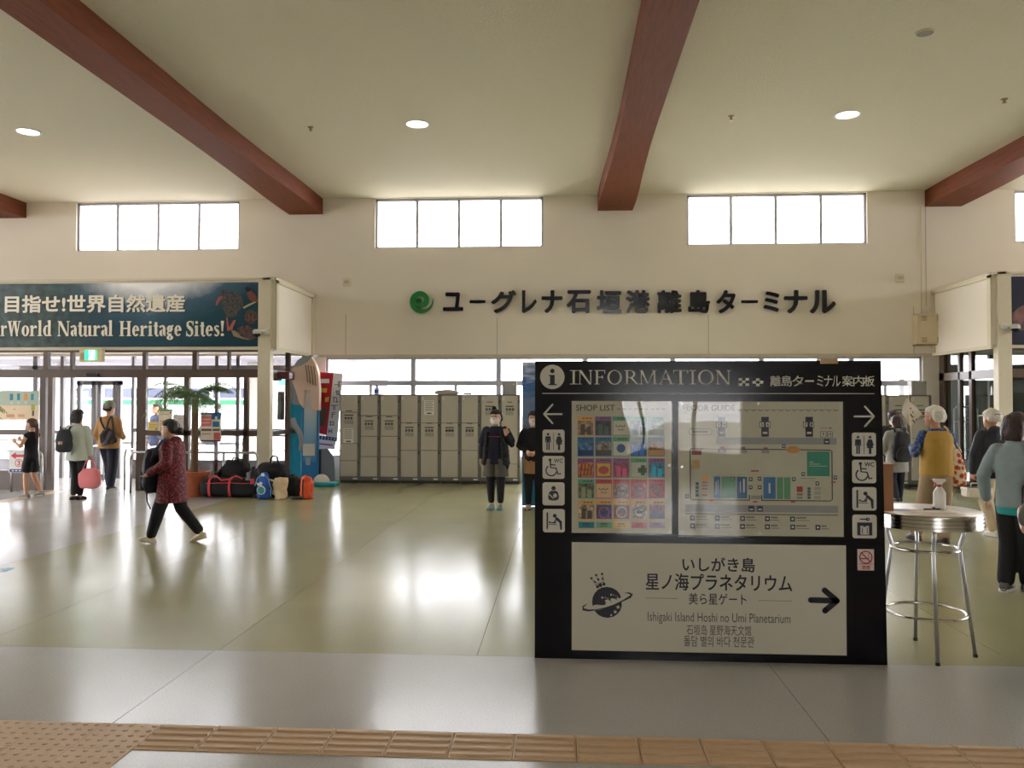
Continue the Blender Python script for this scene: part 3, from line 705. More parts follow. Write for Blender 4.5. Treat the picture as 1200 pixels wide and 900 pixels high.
text_mb(MB(),'目指せ!世界自然遺産',(A.x,A.z,B.x,B.z),yb-.003,offset=.028,extrude=.003).build('word',CREAM,t)
def pxy(p): q=at(p[0],p[1],yb); return (q.x,q.z)
def shape(mb,pts,d0=.004,d1=0): return mb.prism([pxy(p) for p in pts],yb-d0,yb-d1)
def c5(x,y): return (230+x/10, 325+y/10)
mb=MB()
shape(mb,[c5(*p) for p in ((270,200),(300,150),(350,150),(390,170),(450,160),(510,200),(545,270),(555,320),(530,370),(495,400),(480,450),(440,470),(360,470),(340,420),(300,350),(285,290))]); mb.build('bird_print',ramp_mat('feather_grey',[(.3,(34,36,40)),(.7,(96,92,88))],30),t)
mb=MB(); shape(mb,[c5(*p) for p in ((300,215),(315,235),(275,275),(245,330),(228,325),(235,285),(260,235))],.006); mb.build('beak_print',mat('beak_red',(176,84,74),.5),t); mb=MB(); shape(mb,[c5(*p) for p in ((350,470),(365,470),(385,590),(440,500),(465,505),(430,580),(425,610),(365,632),(360,600))],.006)
mb.build('bird_leg_print',mat('beak_red',(176,84,74),.5),t)
mb=MB(); shape(mb,[c5(*p) for p in ((590,190),(640,150),(690,200),(735,290),(745,320),(700,285),(640,280),(610,240))],.006); mb.build('bird_print',mat('breast_rust',(124,64,56),.5),t)
mb=MB(); shape(mb,[c5(*p) for p in ((575,120),(610,110),(640,140),(640,165),(600,165),(580,150))],.007); mb.build('bird_print',mat('head_navy',(20,24,52),.5),t)
mb=MB(); shape(mb,[c5(*p) for p in ((545,350),(600,320),(680,285),(745,252),(745,266),(680,305),(610,340),(560,368))],.005); mb.build('twig_print',mat('twig',(176,170,130),.5),t)
mb=MB(); q=pxy(c5(640,465)); mb.disc(q[0],q[1],.12,yb-.005,yb,20,.13); mb.build('shell_print',ramp_mat('shell',[(.3,(44,34,38)),(.6,(104,74,70)),(.8,(150,120,110))],26),t)
mb=MB(); shape(mb,[c5(*p) for p in ((480,600),(530,570),(600,560),(660,600),(700,660),(710,710),(640,730),(560,715),(510,680))],.005); mb.build('shell_print',ramp_mat('shell'  ,[(0,(0,0,0)),(1,(1,1,1))]),t)
mb=MB(); shape(mb,[c5(*p) for p in ((410,620),(450,625),(490,650),(520,690),(640,735),(600,730),(540,720),(440,690))],.006); mb.build('turtle_print',mat('turtle_skin',(150,128,98),.5),t)
a=at(1185,324,YV-.03); b=at(1185,404,YV-.03)
t=thing('banner','dark navy banner with a reddish rock over the right entrance','banner',(9.3,YV-.03,b.z))
MB().rbox(a.x,12.5,YV-.03,YV,b.z,a.z,.006).build('panel',mat('night_navy',(20,26,52),.4,vary=.4,scale=2),t)
mb=MB(); X0_=a.x
mb.prism([(X0_+.01,3.2),(X0_+.12,3.3),(X0_+.35,3.42),(X0_+.8,3.5),(X0_+1.3,3.3),(X0_+1.5,3.0),(X0_+.6,2.85),(X0_+.01,2.93)],YV-.034,YV-.03)
mb.build('rock_print',ramp_mat('rock_red',[(.3,(58,40,48)),(.7,(150,104,96))],5),t)

# ---- exit sign
A=at(94,424,YV-.1); B=at(122,408.5,YV-.1)
t=thing('exit_sign','green and white lit exit sign hanging under the left banner','sign',((A.x+B.x)/2,YV-.1,A.z))
w=B.x-A.x; h=B.z-A.z
MB().rbox(-w/2,w/2,-.04,.04,0,h,.01).build('case',mat('sign_case',(206,190,150),.5),t,local=True)
MB().box(-.11,.11,-.045,-.04,.03,h-.03).build('green_face',mat('exit_green',(20,190,110),.4,emit=.9),t,local=True)
mb=MB(); mb.box(-.035,.075,-.048,-.045,.04,h-.04); mb.build('lit_doorway',mat('exit_white',(225,255,240),.4,emit=1.3),t,local=True)
mb=MB(); mb.disc(.0,.185,.018,-.051,-.048,10); mb.stroke([(0,.17),(-.01,.12),(.02,.085),(.0,.05)],.022,-.051,-.048); mb.stroke([(-.01,.12),(-.04,.09),(-.06,.06)],.018,-.051,-.048); mb.stroke([(-.04,.15),(0,.16),(.035,.135)],.013,-.051,-.048)
mb.build('running_figure',mat('exit_dark',(8,120,64),.4),t,local=True)
mb=MB(); 
for k in range(6): mb.box(-w/2+.03,-w/2+.09,-.043,-.04,.05+k*.02,.06+k*.02)
mb.build('speaker_slots',mat('case_dark',(140,124,92),.6),t,local=True)

# ---- lockers
LG=mat('locker_door',(186,180,164),.45,vary=.02); LF=mat('locker_frame',(112,112,108),.45,vary=.03); LD=mat('locker_dark',(52,54,54),.5); PAP=mat('paper_white',(226,224,216),.8,vary=.02)
LY=16.42; LZ=1.80
def locker(x0,x1,splits,pads,label,slips=(),wide_n='1'):
    t=thing('coin_locker',label,'locker',((x0+x1)/2,LY,0),group='grey coin lockers along the windows')
    w=x1-x0; a,b=-w/2,w/2
    MB().box(a,b,.02,.54,.06,LZ).build('body',LF,t,local=True)
    MB().box(a+.01,b-.01,.05,.52,0,.06).build('plinth',LD,t,local=True)
    zs=[LZ-.02]+splits+[.13]
    for z1,z0 in zip(zs[:-1],zs[1:]):
        d=MB().rbox(a+.018,b-.052,-.004,.02,z0+.006,z1-.006,.006).build('door',LG,t,local=True)
    MB().box(b-.046,b-.004,-.002,.02,.13,LZ-.02).build('lock_strip',mat('lock_strip',(122,120,114),.4,metal=.3),t,local=True)
    for z in [q for q in (splits+[LZ-.1])]:
        MB().rbox(b-.036,b-.014,-.014,-.002,z-.07,z-.02,.005).build('lock',LD,t,local=True)
    for z in pads:
        MB().box(a+.1,b-.13,-.008,-.004,z-.018,z+.002).build('display',LD,t,local=True)
        MB().box(a+.13,b-.16,-.008,-.004,z+.07,z+.085).build('handle_slot',LD,t,local=True)
        mb=MB()
        for r_ in range(2):
            for c_ in range(3): mb.box(a+.105+c_*.06,a+.15+c_*.06,-.008,-.004,z-.085-r_*.01,z-.045-r_*.001)
        mb.build('keypad',mat('keypad_dark',(88,88,84),.5),t,local=True)
        MB().box(a+.1,b-.13,-.007,-.004,z-.19,z-.11).build('instruction_label',mat('label_grey',(158,154,142),.6),t,local=True)
    MB().box(a+.03,a+.075,-.008,-.004,LZ-.11,LZ-.055).build('number_plate',PAP,t,local=True)
    n_=MB(); text_mb(n_,wide_n,(a+.042,LZ-.1,a+.062,LZ-.067),-.008,offset=.03,extrude=.001); n_.build('number',LD,t,local=True)
    MB().box(b-.14,b-.05,.012,.02,.075,.105).build('maker_plate',PAP,t,local=True)
    for (z0,z1) in slips:
        MB().box(a+.085,b-.13,-.01,-.004,z0,z1).build('notice',PAP,t,local=True)
        mb=MB()
        for k in range(7): mb.box(a+.1,b-.145-.02*(k%2),-.012,-.01,z1-.03-k*.03,z1-.018-k*.03)
        mb.build('notice_text',mat('ink_grey',(120,116,110),.7),t,local=True)
        MB().box(a+.14,b-.18,-.012,-.01,z0+.02,z0+.045).build('notice_text',LD,t,local=True)
    return t
def cz_(y): return at(500,400+y/4.5,LY).z
bd=[397.8,421.6,445.1,468.9,492.2,516,539.6,562.9,586.7,609.4]
bx_=[at(q,500,LY).x for q in bd]
sp1=[cz_(375),cz_(540),cz_(632)]; sp2=[cz_(392),cz_(502),cz_(610)]; sp3=[cz_(430),cz_(575)]; sp4=[cz_(645)]
cols=[(sp1,[cz_(388)],'leftmost grey coin locker of the bank, its notice low on the door',[(cz_(538),cz_(460))]),
 (sp2,[cz_(418)],'second grey coin locker from the red flag, four doors and one keypad',()),
 (sp2,[cz_(418)],'third grey coin locker from the red flag, four doors and one keypad',()),
 (sp3,[cz_(452)],'fourth grey coin locker from the red flag, below the blue bottle edge',()),
 (sp3,[cz_(452)],'middle grey coin locker with a white notice high on its top door',[(cz_(388),cz_(312))]),
 (sp3,[cz_(452)],'grey coin locker right of the middle one, under the grey bundle',()),
 (sp3,[cz_(452)],'third grey coin locker from the right end of the left bank',()),
 (sp4,[cz_(340)],'tall-doored grey coin locker behind the masked woman in navy',()),
 (sp4,[cz_(340)],'tall-doored grey coin locker at the right end of the left bank, under the grey box',())]
for i,(sp,pd,lb,sl) in enumerate(cols): locker(bx_[i],bx_[i+1],sp,pd,lb,sl,str(i+1))
rb=[at(q,500,LY).x for q in (1017,1041,1066.5,1092)]
spr=[at(1060,514,LY).z]; 
for i in range(3): locker(rb[i],rb[i+1],spr,[at(1060,480,LY).z,at(1060,524,LY).z],['grey coin locker hidden behind the right edge of the board','grey coin locker behind the woman with the black backpack','grey coin locker between the white flag and the old man, last of the right bank'][i],(),str(i+4))
def onlocker(px): return at(px,470,LY+.25).x
# things on top of the lockers
x0,x1=onlocker(589),onlocker(605.5)
t=thing('control_box','small grey metal box standing on the left locker bank','box',((x0+x1)/2,LY+.25,LZ)); w=x1-x0
GB=mat('box_grey',(160,158,154),.5)
MB().rbox(-w/2,w/2,-.1,.1,.0,.27,.008).build('case',GB,t,local=True); MB().box(w/2-.07,w/2-.04,-.105,-.1,.2,.22).build('sticker',PAP,t,local=True); MB().rbox(-w/2-.004,w/2+.004,-.104,.104,.255,.275,.004).build('lid',GB,t,local=True)
x0,x1=onlocker(1066),onlocker(1083.5)
t=thing('control_box','grey metal box on top of the right lockers, behind the white flag','box',((x0+x1)/2,LY+.25,LZ)); w=x1-x0
MB().rbox(-w/2,w/2,-.1,.1,.0,.27,.008).build('case',GB,t,local=True); MB().rbox(-w/2-.004,w/2+.004,-.104,.104,.255,.275,.004).build('lid',GB,t,local=True)
x0,x1=onlocker(505),onlocker(541)
mb=MB(); n=22
mb.sack(((x0+x1)/2,LY+.25,LZ),x1-x0,.34,.10,top=.6,seed=3,amp=.02,ex=2.2)
mb.build('folded_cloth',mat('cloth_grey',(176,170,158),.9),smooth=True,label='flat pale grey cloth bundle lying on the coin lockers',cat='cloth')
mb=MB(); xx=onlocker(546)
mb.tube([(xx-.05,LY+.2,LZ+.02),(xx+.12,LY+.22,LZ+.02)],.017,8); mb.build('umbrella_stub',LD,label='short dark rod lying beside the cloth bundle on the lockers',cat='rod')
xx=onlocker(441)
t=thing('spray_bottle','blue and white bottle standing on the left coin lockers','bottle',(xx,LY+.3,LZ))
MB().lathe([(.0001,0),(.05,0),(.052,.02),(.05,.12),(.03,.15),(.02,.16)]).build('body',mat('bottle_pale',(176,196,222),.3),t,local=True,smooth=True,auto=40)
MB().lathe([(.022,.155),(.024,.2),(.0001,.2)]).build('cap',mat('bottle_blue',(60,92,190),.4),t,local=True,smooth=True,auto=40)
MB().box(-.04,.04,-.056,-.05,.03,.1).build('label_band',mat('bottle_blue'),t,local=True)

# ---- tall blue poster panel behind the board
YP=12.95
a=at(612,595,YP); b=at(612,424.5,YP)
t=thing('standing_poster','tall standing panel printed with blue sky and sea behind the information board','poster',(a.x+.45,YP,0))
pm=bpy.data.materials.new('sky_sea_print'); pm.use_nodes=True; nt=pm.node_tree; N=nt.nodes; L=nt.links
tc=N.new('ShaderNodeTexCoord'); sp=N.new('ShaderNodeSeparateXYZ'); L.new(tc.outputs['Object'],sp.inputs[0])
n=N.new('ShaderNodeTexNoise'); n.inputs['Scale'].default_value=3; n.inputs['Detail'].default_value=6; mp=N.new('ShaderNodeMapping'); mp.inputs['Scale'].default_value=(1,1,3.5); mp.inputs['Rotation'].default_value=(0,.4,0); L.new(tc.outputs['Object'],mp.inputs[0]); L.new(mp.outputs[0],n.inputs['Vector'])
ad=N.new('ShaderNodeMath'); ad.operation='MULTIPLY_ADD'; ad.inputs[1].default_value=.4; L.new(sp.outputs['Z'],ad.inputs[0]); sc_=N.new('ShaderNodeMath'); sc_.operation='MULTIPLY_ADD'; sc_.inputs[1].default_value=.5; sc_.inputs[2].default_value=-.25; L.new(n.outputs['Fac'],sc_.inputs[0]); L.new(sc_.outputs[0],ad.inputs[2])
r=N.new('ShaderNodeValToRGB')
for e,(p_,c) in zip([r.color_ramp.elements[0],r.color_ramp.elements[1]]+[r.color_ramp.elements.new(q) for q in (.2,.45,.6,.78)],((0,(30,110,140)),(1,(30,80,150)),(.22,(20,120,150)),(.42,(58,80,110)),(.6,(120,140,170)),(.8,(50,104,176)))): e.position=p_; e.color=(*lin(c),1)
L.new(ad.outputs[0],r.inputs[0]); L.new(r.outputs[0],N['Principled BSDF'].inputs['Base Color']); N['Principled BSDF'].inputs['Roughness'].default_value=.4
MB().box(-.45,.5,0,.03,.02,b.z).build('printed_face',pm,t,local=True)
MB().box(-.455,.505,.03,.05,.01,b.z+.005).build('backing',ALU,t,local=True)
for sx in (-.35,.35): MB().box(sx-.03,sx+.03,-.05,.3,0,.02).build('foot',ALU,t,local=True)

# ---- sea-life photo booth in the left corner
BY=16.25
def q3(px,py,Y=BY): p=at(px,py,Y); return (p.x,p.z)
t=thing('photo_booth','turquoise photo booth topped by a pale wave shape between left entrance and lockers','booth',(-5.0,BY+.1,0))
TEAL=mat('booth_teal',(16,140,176),.4); TEAL2=mat('booth_blue',(44,128,190),.4,vary=.25,scale=1.2); PINKW=mat('booth_shell',(228,200,182),.6,vary=.05); GREYW=mat('booth_grey',(150,156,158),.6)
XA=q3(337,500)[0]; XB=q3(354,500)[0]; XC=q3(373,500)[0]; ZB=0
z1=q3(345,448)[1]
MB().rbox(XA,XB,BY-.02,BY+.5,0,z1,.02).build('side_column',TEAL,t)
zw0=q3(360,541)[1]; zw1=q3(360,455)[1]
mb=MB(); mb.box(XB,XC,BY,BY+.08,0,zw0); mb.box(XB,XB+.03,BY,BY+.08,zw0,zw1); mb.box(XC-.03,XC,BY,BY+.08,zw0,q3(360,480)[1]); mb.build('front_panel',TEAL2,t)
gm_=bpy.data.materials.new('booth_print'); gm_.use_nodes=True; N=gm_.node_tree.nodes; L=gm_.node_tree.links; tc=N.new('ShaderNodeTexCoord'); sp=N.new('ShaderNodeSeparateXYZ'); L.new(tc.outputs['Object'],sp.inputs[0]); r=N.new('ShaderNodeValToRGB'); mr=N.new('ShaderNodeMapRange'); mr.inputs[1].default_value=.3; mr.inputs[2].default_value=2.0; L.new(sp.outputs['Z'],mr.inputs[0]); L.new(mr.outputs[0],r.inputs[0]); L.new(r.outputs[0],N['Principled BSDF'].inputs['Base Color'])
for e,(p_,c) in zip([r.color_ramp.elements[0],r.color_ramp.elements[1],r.color_ramp.elements.new(.35),r.color_ramp.elements.new(.7)],((0,(40,120,190)),(1,(236,232,228)),(.4,(150,196,226)),(.72,(226,232,236)))): e.position=p_; e.color=(*lin(c),1)
MB().box(XB+.03,XC-.03,BY+.03,BY+.036,zw0,zw1).build('printed_panel',gm_,t)
def shp(pts,Y0,Y1,name,m): return MB().prism([q3(*p) for p in pts],Y0,Y1).build(name,m,t)
shp([(336.5,449),(340,434),(346,450),(353,473),(350,475),(343,473),(340,460)],BY-.03,BY+.4,'side_wave',GREYW)
shp([(339,438),(345,431),(354,428),(362,421),(366,418),(371,427),(374,437),(375.5,455),(375,480),(371,482),(366,478),(366,458),(358.5,457),(356.5,478),(352,472),(348,458),(344,447)],BY-.08,BY+.06,'wave_crest',PINKW)
shp([(345,431),(350,423),(356,418.5),(370,415.5),(366,419),(362,424),(354,429)],BY-.1,BY+.2,'crest_cap',GREYW)
for k in range(4):
    x0=359.5+k*3.2
    MB().stroke([q3(x0,428+k*.5),q3(x0+1.6,436+k*1.5),q3(x0+2.4,448+k*1.5)],.014,BY-.095,BY-.08).build('wave_groove',mat('groove_dark',(122,98,92),.7),t)
shp([(368,452),(373.5,453),(373,482),(368,480)],BY-.05,BY+.2,'frame_edge',mat('booth_brown',(110,74,62),.5))
mb=MB(); mb.tube([(q3(344,491)[0],BY-.1,q3(344,491)[1]),(q3(347,500)[0],BY-.12,q3(347,498)[1]),(q3(353,507)[0],BY-.1,q3(353,507)[1]),(q3(355,517)[0],BY-.08,q3(355,517)[1]),(q3(353,528)[0],BY-.05,q3(353,528)[1])],[.075,.07,.055,.045,.03],12); mb.build('dolphin_arm',GREYW,t,smooth=True)
shp([(355,520),(369,520),(369,534),(355,534)],BY-.006,BY,'notice',PAP); shp([(358,536),(364,536),(363.5,545),(358.5,545)],BY-.006,BY,'notice',mat('notice_blue',(150,170,190),.6))

# ---- flag banner on a pole
FY=16.6
t=thing('flag_banner','red and white vertical flag with blue star band beside the coin lockers','flag',(q3(390,560,FY)[0],FY,0))
def f3(px,py): return q3(px,py,FY)
def strip(pts,name,m,d=0): return MB().prism([f3(*p) for p in pts],FY-.006-d,FY-d).build(name,m,t)
strip([(373,436),(391,437),(383,510),(372,507)],'red_field',mat('flag_red',(188,30,44),.7))
strip([(391,437),(402,438),(395,517),(383,515),(384,500)],'white_field',mat('flag_white',(226,226,230),.7,vary=.02))
strip([(371.5,510),(394.5,513),(394,517),(371,514)],'blue_band',mat('flag_blue',(44,48,120),.7),.004)
strip([(371,514),(394,517),(392,527),(371,524)],'foot_field',mat('flag_white'),.001)
mb=MB()
for k in range(6):
    c=f3(374+k*3.6,512.4+k*.45); mb.disc(c[0],c[1],.018,FY-.013,FY-.010,5)
mb.build('stars',PAP,t)
mb=MB(); rnd=random.Random(5)
for k in range(7):
    c=f3(395.5-k*1.5,451+k*9)
    for q_ in range(4):
        a_=rnd.uniform(-.06,.02); b_=rnd.uniform(-.06,.06)
        if q_%2: mb.box(c[0]+a_,c[0]+a_+.075,FY-.009,FY-.006,c[1]+b_,c[1]+b_+.016)
        else: mb.box(c[0]+a_+.03,c[0]+a_+.046,FY-.009,FY-.006,c[1]-.05,c[1]+.05)
mb.build('lettering',mat('ink_slate',(96,104,128),.7),t)
strip([(376,455),(383.5,455),(383,460),(376,460)],'print_patch',mat('flag_gold',(222,180,60),.6),.004); strip([(375,478),(383,477),(382,492),(379,500),(374,498)],'print_patch',mat('print_brown',(94,70,60),.6),.004); strip([(381,466),(386,465),(385,471),(381,471)],'print_patch',mat('flag_gold'),.005)
strip([(376,444),(386,444),(386,449),(376,449)],'print_patch',mat('flag_white'),.004); strip([(374,519),(390,521),(390,522.5),(374,520.5)],'print_patch',mat('flag_red'),.005)
xp=f3(391,500)[0]
MB().tube([(f3(372.5,436)[0],FY+.02,0.05),(f3(372.5,436)[0],FY+.02,f3(372,434)[1])],.012,8).build('pole',WHITE,t)
MB().tube([(f3(372.5,436)[0],FY+.02,f3(372,435)[1]),(f3(402,436)[0],FY+.02,f3(402,437)[1])],.008,8).build('cross_bar',WHITE,t)
MB().lathe([(.0001,0),(.19,0),(.18,.05),(.05,.09),(.02,.1),(.0001,.1)],(f3(372.5,436)[0]+.1,FY,0),24).build('base',mat('base_black',(40,40,44),.5),t,smooth=True,auto=30)
# dark sign board, white dome and turquoise tray at the flag's foot
t=thing('folding_sign','grey and navy folding sign standing at the foot of the red flag','sign',(f3(380,560)[0],16.35,0))
MB().prism([q3(372,526,16.35),q3(384,526,16.35),q3(391,535,16.35),(q3(393,560,16.35)[0],.03),(q3(372,560,16.35)[0],.03)],16.34,16.37).build('board',mat('sign_greyblue',(120,128,140),.5),t)
MB().box(q3(371,526,16.35)[0],q3(376.5,526,16.35)[0],16.3,16.34,.03,q3(372,527,16.35)[1]).build('side_flap',mat('sign_navy',(24,26,52),.5),t)
mb=MB(); c=f3(386,562); mb.lathe([(.17,0),(.17,.04),(.15,.12),(.1,.18),(.04,.21),(.0001,.215)],(c[0],16.05,0),24); mb.build('weight_bag',mat('weight_cream',(206,202,188),.6),smooth=True,label='small cream dome shaped weight on the floor below the red flag',cat='weight')
mb=MB(); a=on_floor(362,569.5); mb.rbox(a.x,a.x+.55,a.y-.12,a.y+.25,0,.07,.02); mb.build('floor_tray',mat('tray_teal',(40,150,160),.5),label='low turquoise tray on the floor right of the orange bag',cat='tray')
# ================================================================ information board
BY0=5.32
def B(px,py): p=at(px,py,BY0); return (p.x,p.z)
BN=mat('board_navy',(9,9,18),.16,vary=.1,scale=3,spec=.25); BW=mat('board_letter',(214,211,198),.5,vary=.02); PAN=mat('board_panel',(200,196,178),.45,vary=.02,scale=4); INK=mat('board_ink',(14,16,28),.5,vary=.02)
bd_=thing('information_board','large black information board with shop list, floor guide and planetarium panel','sign board',(.93,BY0+.04,0))
tl=B(627,423); br=B(1037,779)
mb=MB(); xr_top=B(1032.5,424)[0]; xr_bot=B(1040,780)[0]
mb.prism([(tl[0],0.0),(xr_bot,0.0),(xr_top,tl[1]),(tl[0],tl[1])],BY0,BY0+.07)
mb.build('board_body',BN,bd_)
MB().box(tl[0],tl[0]+.03,BY0+.07,BY0+.32,0,.03).box(xr_bot-.06,xr_bot-.03,BY0+.07,BY0+.32,0,.03).box(tl[0],tl[0]+.03,BY0+.07,BY0+.11,.03,1.6).box(xr_bot-.06,xr_bot-.03,BY0+.07,BY0+.11,.03,1.6).build('rear_stand',BLACK,bd_)
F0=BY0
def rect(mb,x0,y0,x1,y1,d=.002,b=0.0):
    a=B(x0,y0); c=B(x1,y1); return mb.box(a[0],c[0],F0-b-d,F0-b,c[1],a[1])
def bx(x0,y0,x1,y1): a=B(x0,y1); c=B(x1,y0); return (a[0],a[1],c[0],c[1])
# header
for ch,(a,b) in zip('INFORMATION',((668,676.7),(677.6,694.2),(696.7,709.5),(711.8,728.7),(732,749),(749.5,770),(772,789.5),(789,806),(807.8,815.5),(818,836.2),(838.8,855.9))):
    mb=MB(); serif_text(mb,ch,bx(a,433.9,b,450.4),F0-.003,F0,.07 if ch=='I' else .125,.05,.045); mb.build('letter',BW,bd_)
for k,(ch,px) in enumerate(zip('離島ターミナル案内板',(909,922,935,948.5,961,970.5,980,993,1006,1018.5))):
    hw=6.2 if ch not in 'ーミ' else 5
    if ch=='ミ': hw=3.6
    if ch in 'ナル': hw=4.9
    hh=6.2 if ch!='ー' else 1
    cy=446.5
    mb=MB(); text_mb(mb,ch,bx(px-hw,cy-hh,px+hw,cy+hh),F0,offset=.004,extrude=.003); mb.build('letter',BW,bd_)
c=B(647.3,441.7); r=B(661.6,441.7)[0]-c[0]
idisc=MB().disc(c[0],c[1],r,F0-.003,F0,40).build('info_disc',BW,bd_)
mb=MB(); q=B(647.3,434.8); mb.disc(q[0],q[1],.0145,F0-.006,F0-.003,20)
rect(mb,644.6,439.6,650,451.2,.003,.003); rect(mb,642.5,450,652.2,451.4,.003,.003); rect(mb,643.2,439.4,650,440.8,.003,.003)
mb.build('info_letter',INK,bd_)
mb=MB(); rect(mb,635.5,460.6,1024.5,461.8,.003); mb.build('header_line',BW,bd_)
def arrow(tip,tail,hd,w,name,m,d=.003,cap=False):
    mb=MB(); T=B(*tip); S=B(*tail); mb.stroke([S,T],w,F0-d,F0,cap)
    for q_ in hd: mb.stroke([B(*q_),T],w,F0-d,F0,True)
    mb.disc(T[0],T[1],w/2,F0-d,F0,12)
    return mb.build(name,m,bd_)
arrow((637.5,485.3),(659,485.3),[(647.5,474),(647.5,496)],.011,'arrow_left',BW)
arrow((1024,488),(1000.5,488),[(1013.5,476.5),(1013.5,499.5)],.011,'arrow_right',BW)
# small check motifs
def check(cx,cy,u,pat,m,name='motif'):
    mb=MB()
    for j,row in enumerate(pat):
        for i,ch in enumerate(row):
            if ch=='#': rect(mb,cx+i*u-1.5*u,cy+j*u*.75,cx+i*u+u-1.5*u,cy+j*u*.75+u*.75,.003)
    return mb.build(name,m,bd_)
check(871.6,443,4.1,['# #',' # ','# #'],BW); check(888,443.4,4.1,[' # ','# #',' # '],BW)
# pictogram tiles
def tile(x0,y0,x1,y1,draw):
    a=B(x0,y1); c=B(x1,y0); r=.016; pts=[]
    for (cx,cz,a0) in ((c[0]-r,c[1]-r,0),(a[0]+r,c[1]-r,90),(a[0]+r,a[1]+r,180),(c[0]-r,a[1]+r,270)):
        pts+=[(cx+r*math.cos(R(a0+i*18)),cz+r*math.sin(R(a0+i*18))) for i in range(6)]
    t=MB().prism(pts,F0-.003,F0).build('pictogram_plate',BW,bd_)
    mb=MB(); cx,cz=(a[0]+c[0])/2,(a[1]+c[1])/2; u=(c[0]-a[0])/2
    draw(mb,lambda x,z:(cx+x*u,cz+z*u),u); mb.build('symbol',INK,t)
Y0_,Y1_=F0-.006,F0-.003
def d_toilet(mb,P,u):
    for sx,sk in ((-.5,0),(.5,1)):
        c=P(sx,.62); mb.disc(c[0],c[1],.115*u,Y0_,Y1_,14)
        if not sk:
            mb.prism([P(sx-.23,.44),P(sx+.23,.44),P(sx+.27,-.12),P(sx+.19,-.12),P(sx+.15,.2),P(sx+.15,-.8),P(sx+.03,-.8),P(sx+.03,-.1),P(sx-.03,-.1),P(sx-.03,-.8),P(sx-.15,-.8),P(sx-.15,.2),P(sx-.19,-.12),P(sx-.27,-.12)],Y0_,Y1_)
        else:
            mb.prism([P(sx-.15,.44),P(sx+.15,.44),P(sx+.32,-.08),P(sx+.22,-.1),P(sx+.11,.2),P(sx+.28,-.3),P(sx+.1,-.3),P(sx+.1,-.8),P(sx-.1,-.8),P(sx-.1,-.3),P(sx-.28,-.3),P(sx-.11,.2),P(sx-.22,-.1),P(sx-.32,-.08)],Y0_,Y1_)
    mb.stroke([P(0,.75),P(0,-.8)],.04*u,Y0_,Y1_)
def d_wc(mb,P,u):
    c=P(-.32,.68); mb.disc(c[0],c[1],.13*u,Y0_,Y1_,14)
    mb.stroke([P(-.3,.55),P(-.26,-.02),P(.22,-.06),P(.42,-.62),P(.62,-.56)],.12*u,Y0_,Y1_,True); mb.stroke([P(-.28,.25),P(.15,.22)],.1*u,Y0_,Y1_,True)
    c=P(-.2,-.28); mb.stroke(arc(c[0],c[1],.48*u,.48*u,130,340,22),.11*u,Y0_,Y1_,True)
    a=P(.02,.42); b=P(.84,.8); text_mb(mb,'WC',(a[0],a[1],b[0],b[1]),Y1_,offset=.01,extrude=.003)
def d_nurse(mb,P,u):
    c=P(0,.52); mb.disc(c[0],c[1],.2*u,Y0_,Y1_,18)
    mb.prism([P(*q) for q in ((-.25,.28),(.25,.28),(.42,.1),(.5,-.25),(.44,-.5),(.2,-.6),(-.2,-.6),(-.44,-.5),(-.5,-.25),(-.42,.1))],Y0_,Y1_)
def d_nurse2(mb,P,u): pass
def d_change(mb,P,u):
    mb.stroke([P(-.6,.75),P(-.6,-.75)],.14*u,Y0_,Y1_); mb.stroke([P(-.5,-.35),P(.3,-.35)],.05*u,Y0_,Y1_)
    c=P(.08,.45); mb.disc(c[0],c[1],.17*u,Y0_,Y1_,14); mb.stroke([P(.25,.2),P(.62,-.12),P(.66,-.75)],[.26*u,.26*u,.16*u],Y0_,Y1_,True); mb.stroke([P(.22,.15),P(.02,-.15)],.1*u,Y0_,Y1_,True)
    c=P(-.38,-.14); mb.disc(c[0],c[1],.09*u,Y0_,Y1_,10); mb.stroke([P(-.25,-.2),P(.15,-.2),P(.2,-.1)],.1*u,Y0_,Y1_,True)
def d_locker(mb,P,u):
    mb.stroke([P(-.35,.62),P(.2,.62)],.1*u,Y0_,Y1_,True); c=P(.25,.62); mb.ring2(c[0],c[1],.16*u,.14*u,.09*u,.08*u,Y0_,Y1_)
    for a,b in ((P(-.62,.35),P(.62,.28)),(P(-.62,.35),P(-.5,-.75)),(P(.5,.35),P(.62,-.75)),(P(-.62,-.68),P(.62,-.75))): mb.box(min(a[0],b[0]),max(a[0],b[0]),Y0_,Y1_,min(a[1],b[1]),max(a[1],b[1]))
    for a,b in ((P(-.5,.28),P(-.36,-.68)),(P(.36,.28),P(.5,-.68)),(P(-.36,.28),P(.36,.06))): mb.box(min(a[0],b[0]),max(a[0],b[0]),Y0_,Y1_,min(a[1],b[1]),max(a[1],b[1]))
    for x in (-.22,.18): a=P(x,-.06); b=P(x+.05,-.6); mb.box(a[0],b[0],Y0_,Y1_,b[1],a[1])
    a=P(-.12,.1); b=P(.12,-.02); mb.box(a[0],b[0],Y0_,Y1_,b[1],a[1])
tile(635.8,503.6,661.6,530.2,d_toilet); tile(635.8,534.4,661.6,561,d_wc); tile(635.8,565.4,661.6,592,d_nurse); tile(636.2,596.6,661.9,623.6,d_change)
for (x,y,rr) in ((651.3,580.8,2.6),): c=B(x,y); 
mb=MB(); c=B(650.5,580.5); mb.disc(c[0],c[1],.0125,F0-.008,F0-.006,14); mb.stroke([B(643.5,579),B(646,581.5),B(649,584)],.006,F0-.008,F0-.006); mb.build('infant_mark',BW,bd_)
tile(998.3,507,1026.2,534.6,d_toilet); tile(998.5,539,1026.4,566,d_wc); tile(998.8,571,1026.8,598,d_change); tile(999,603.3,1027,630.6,d_locker)
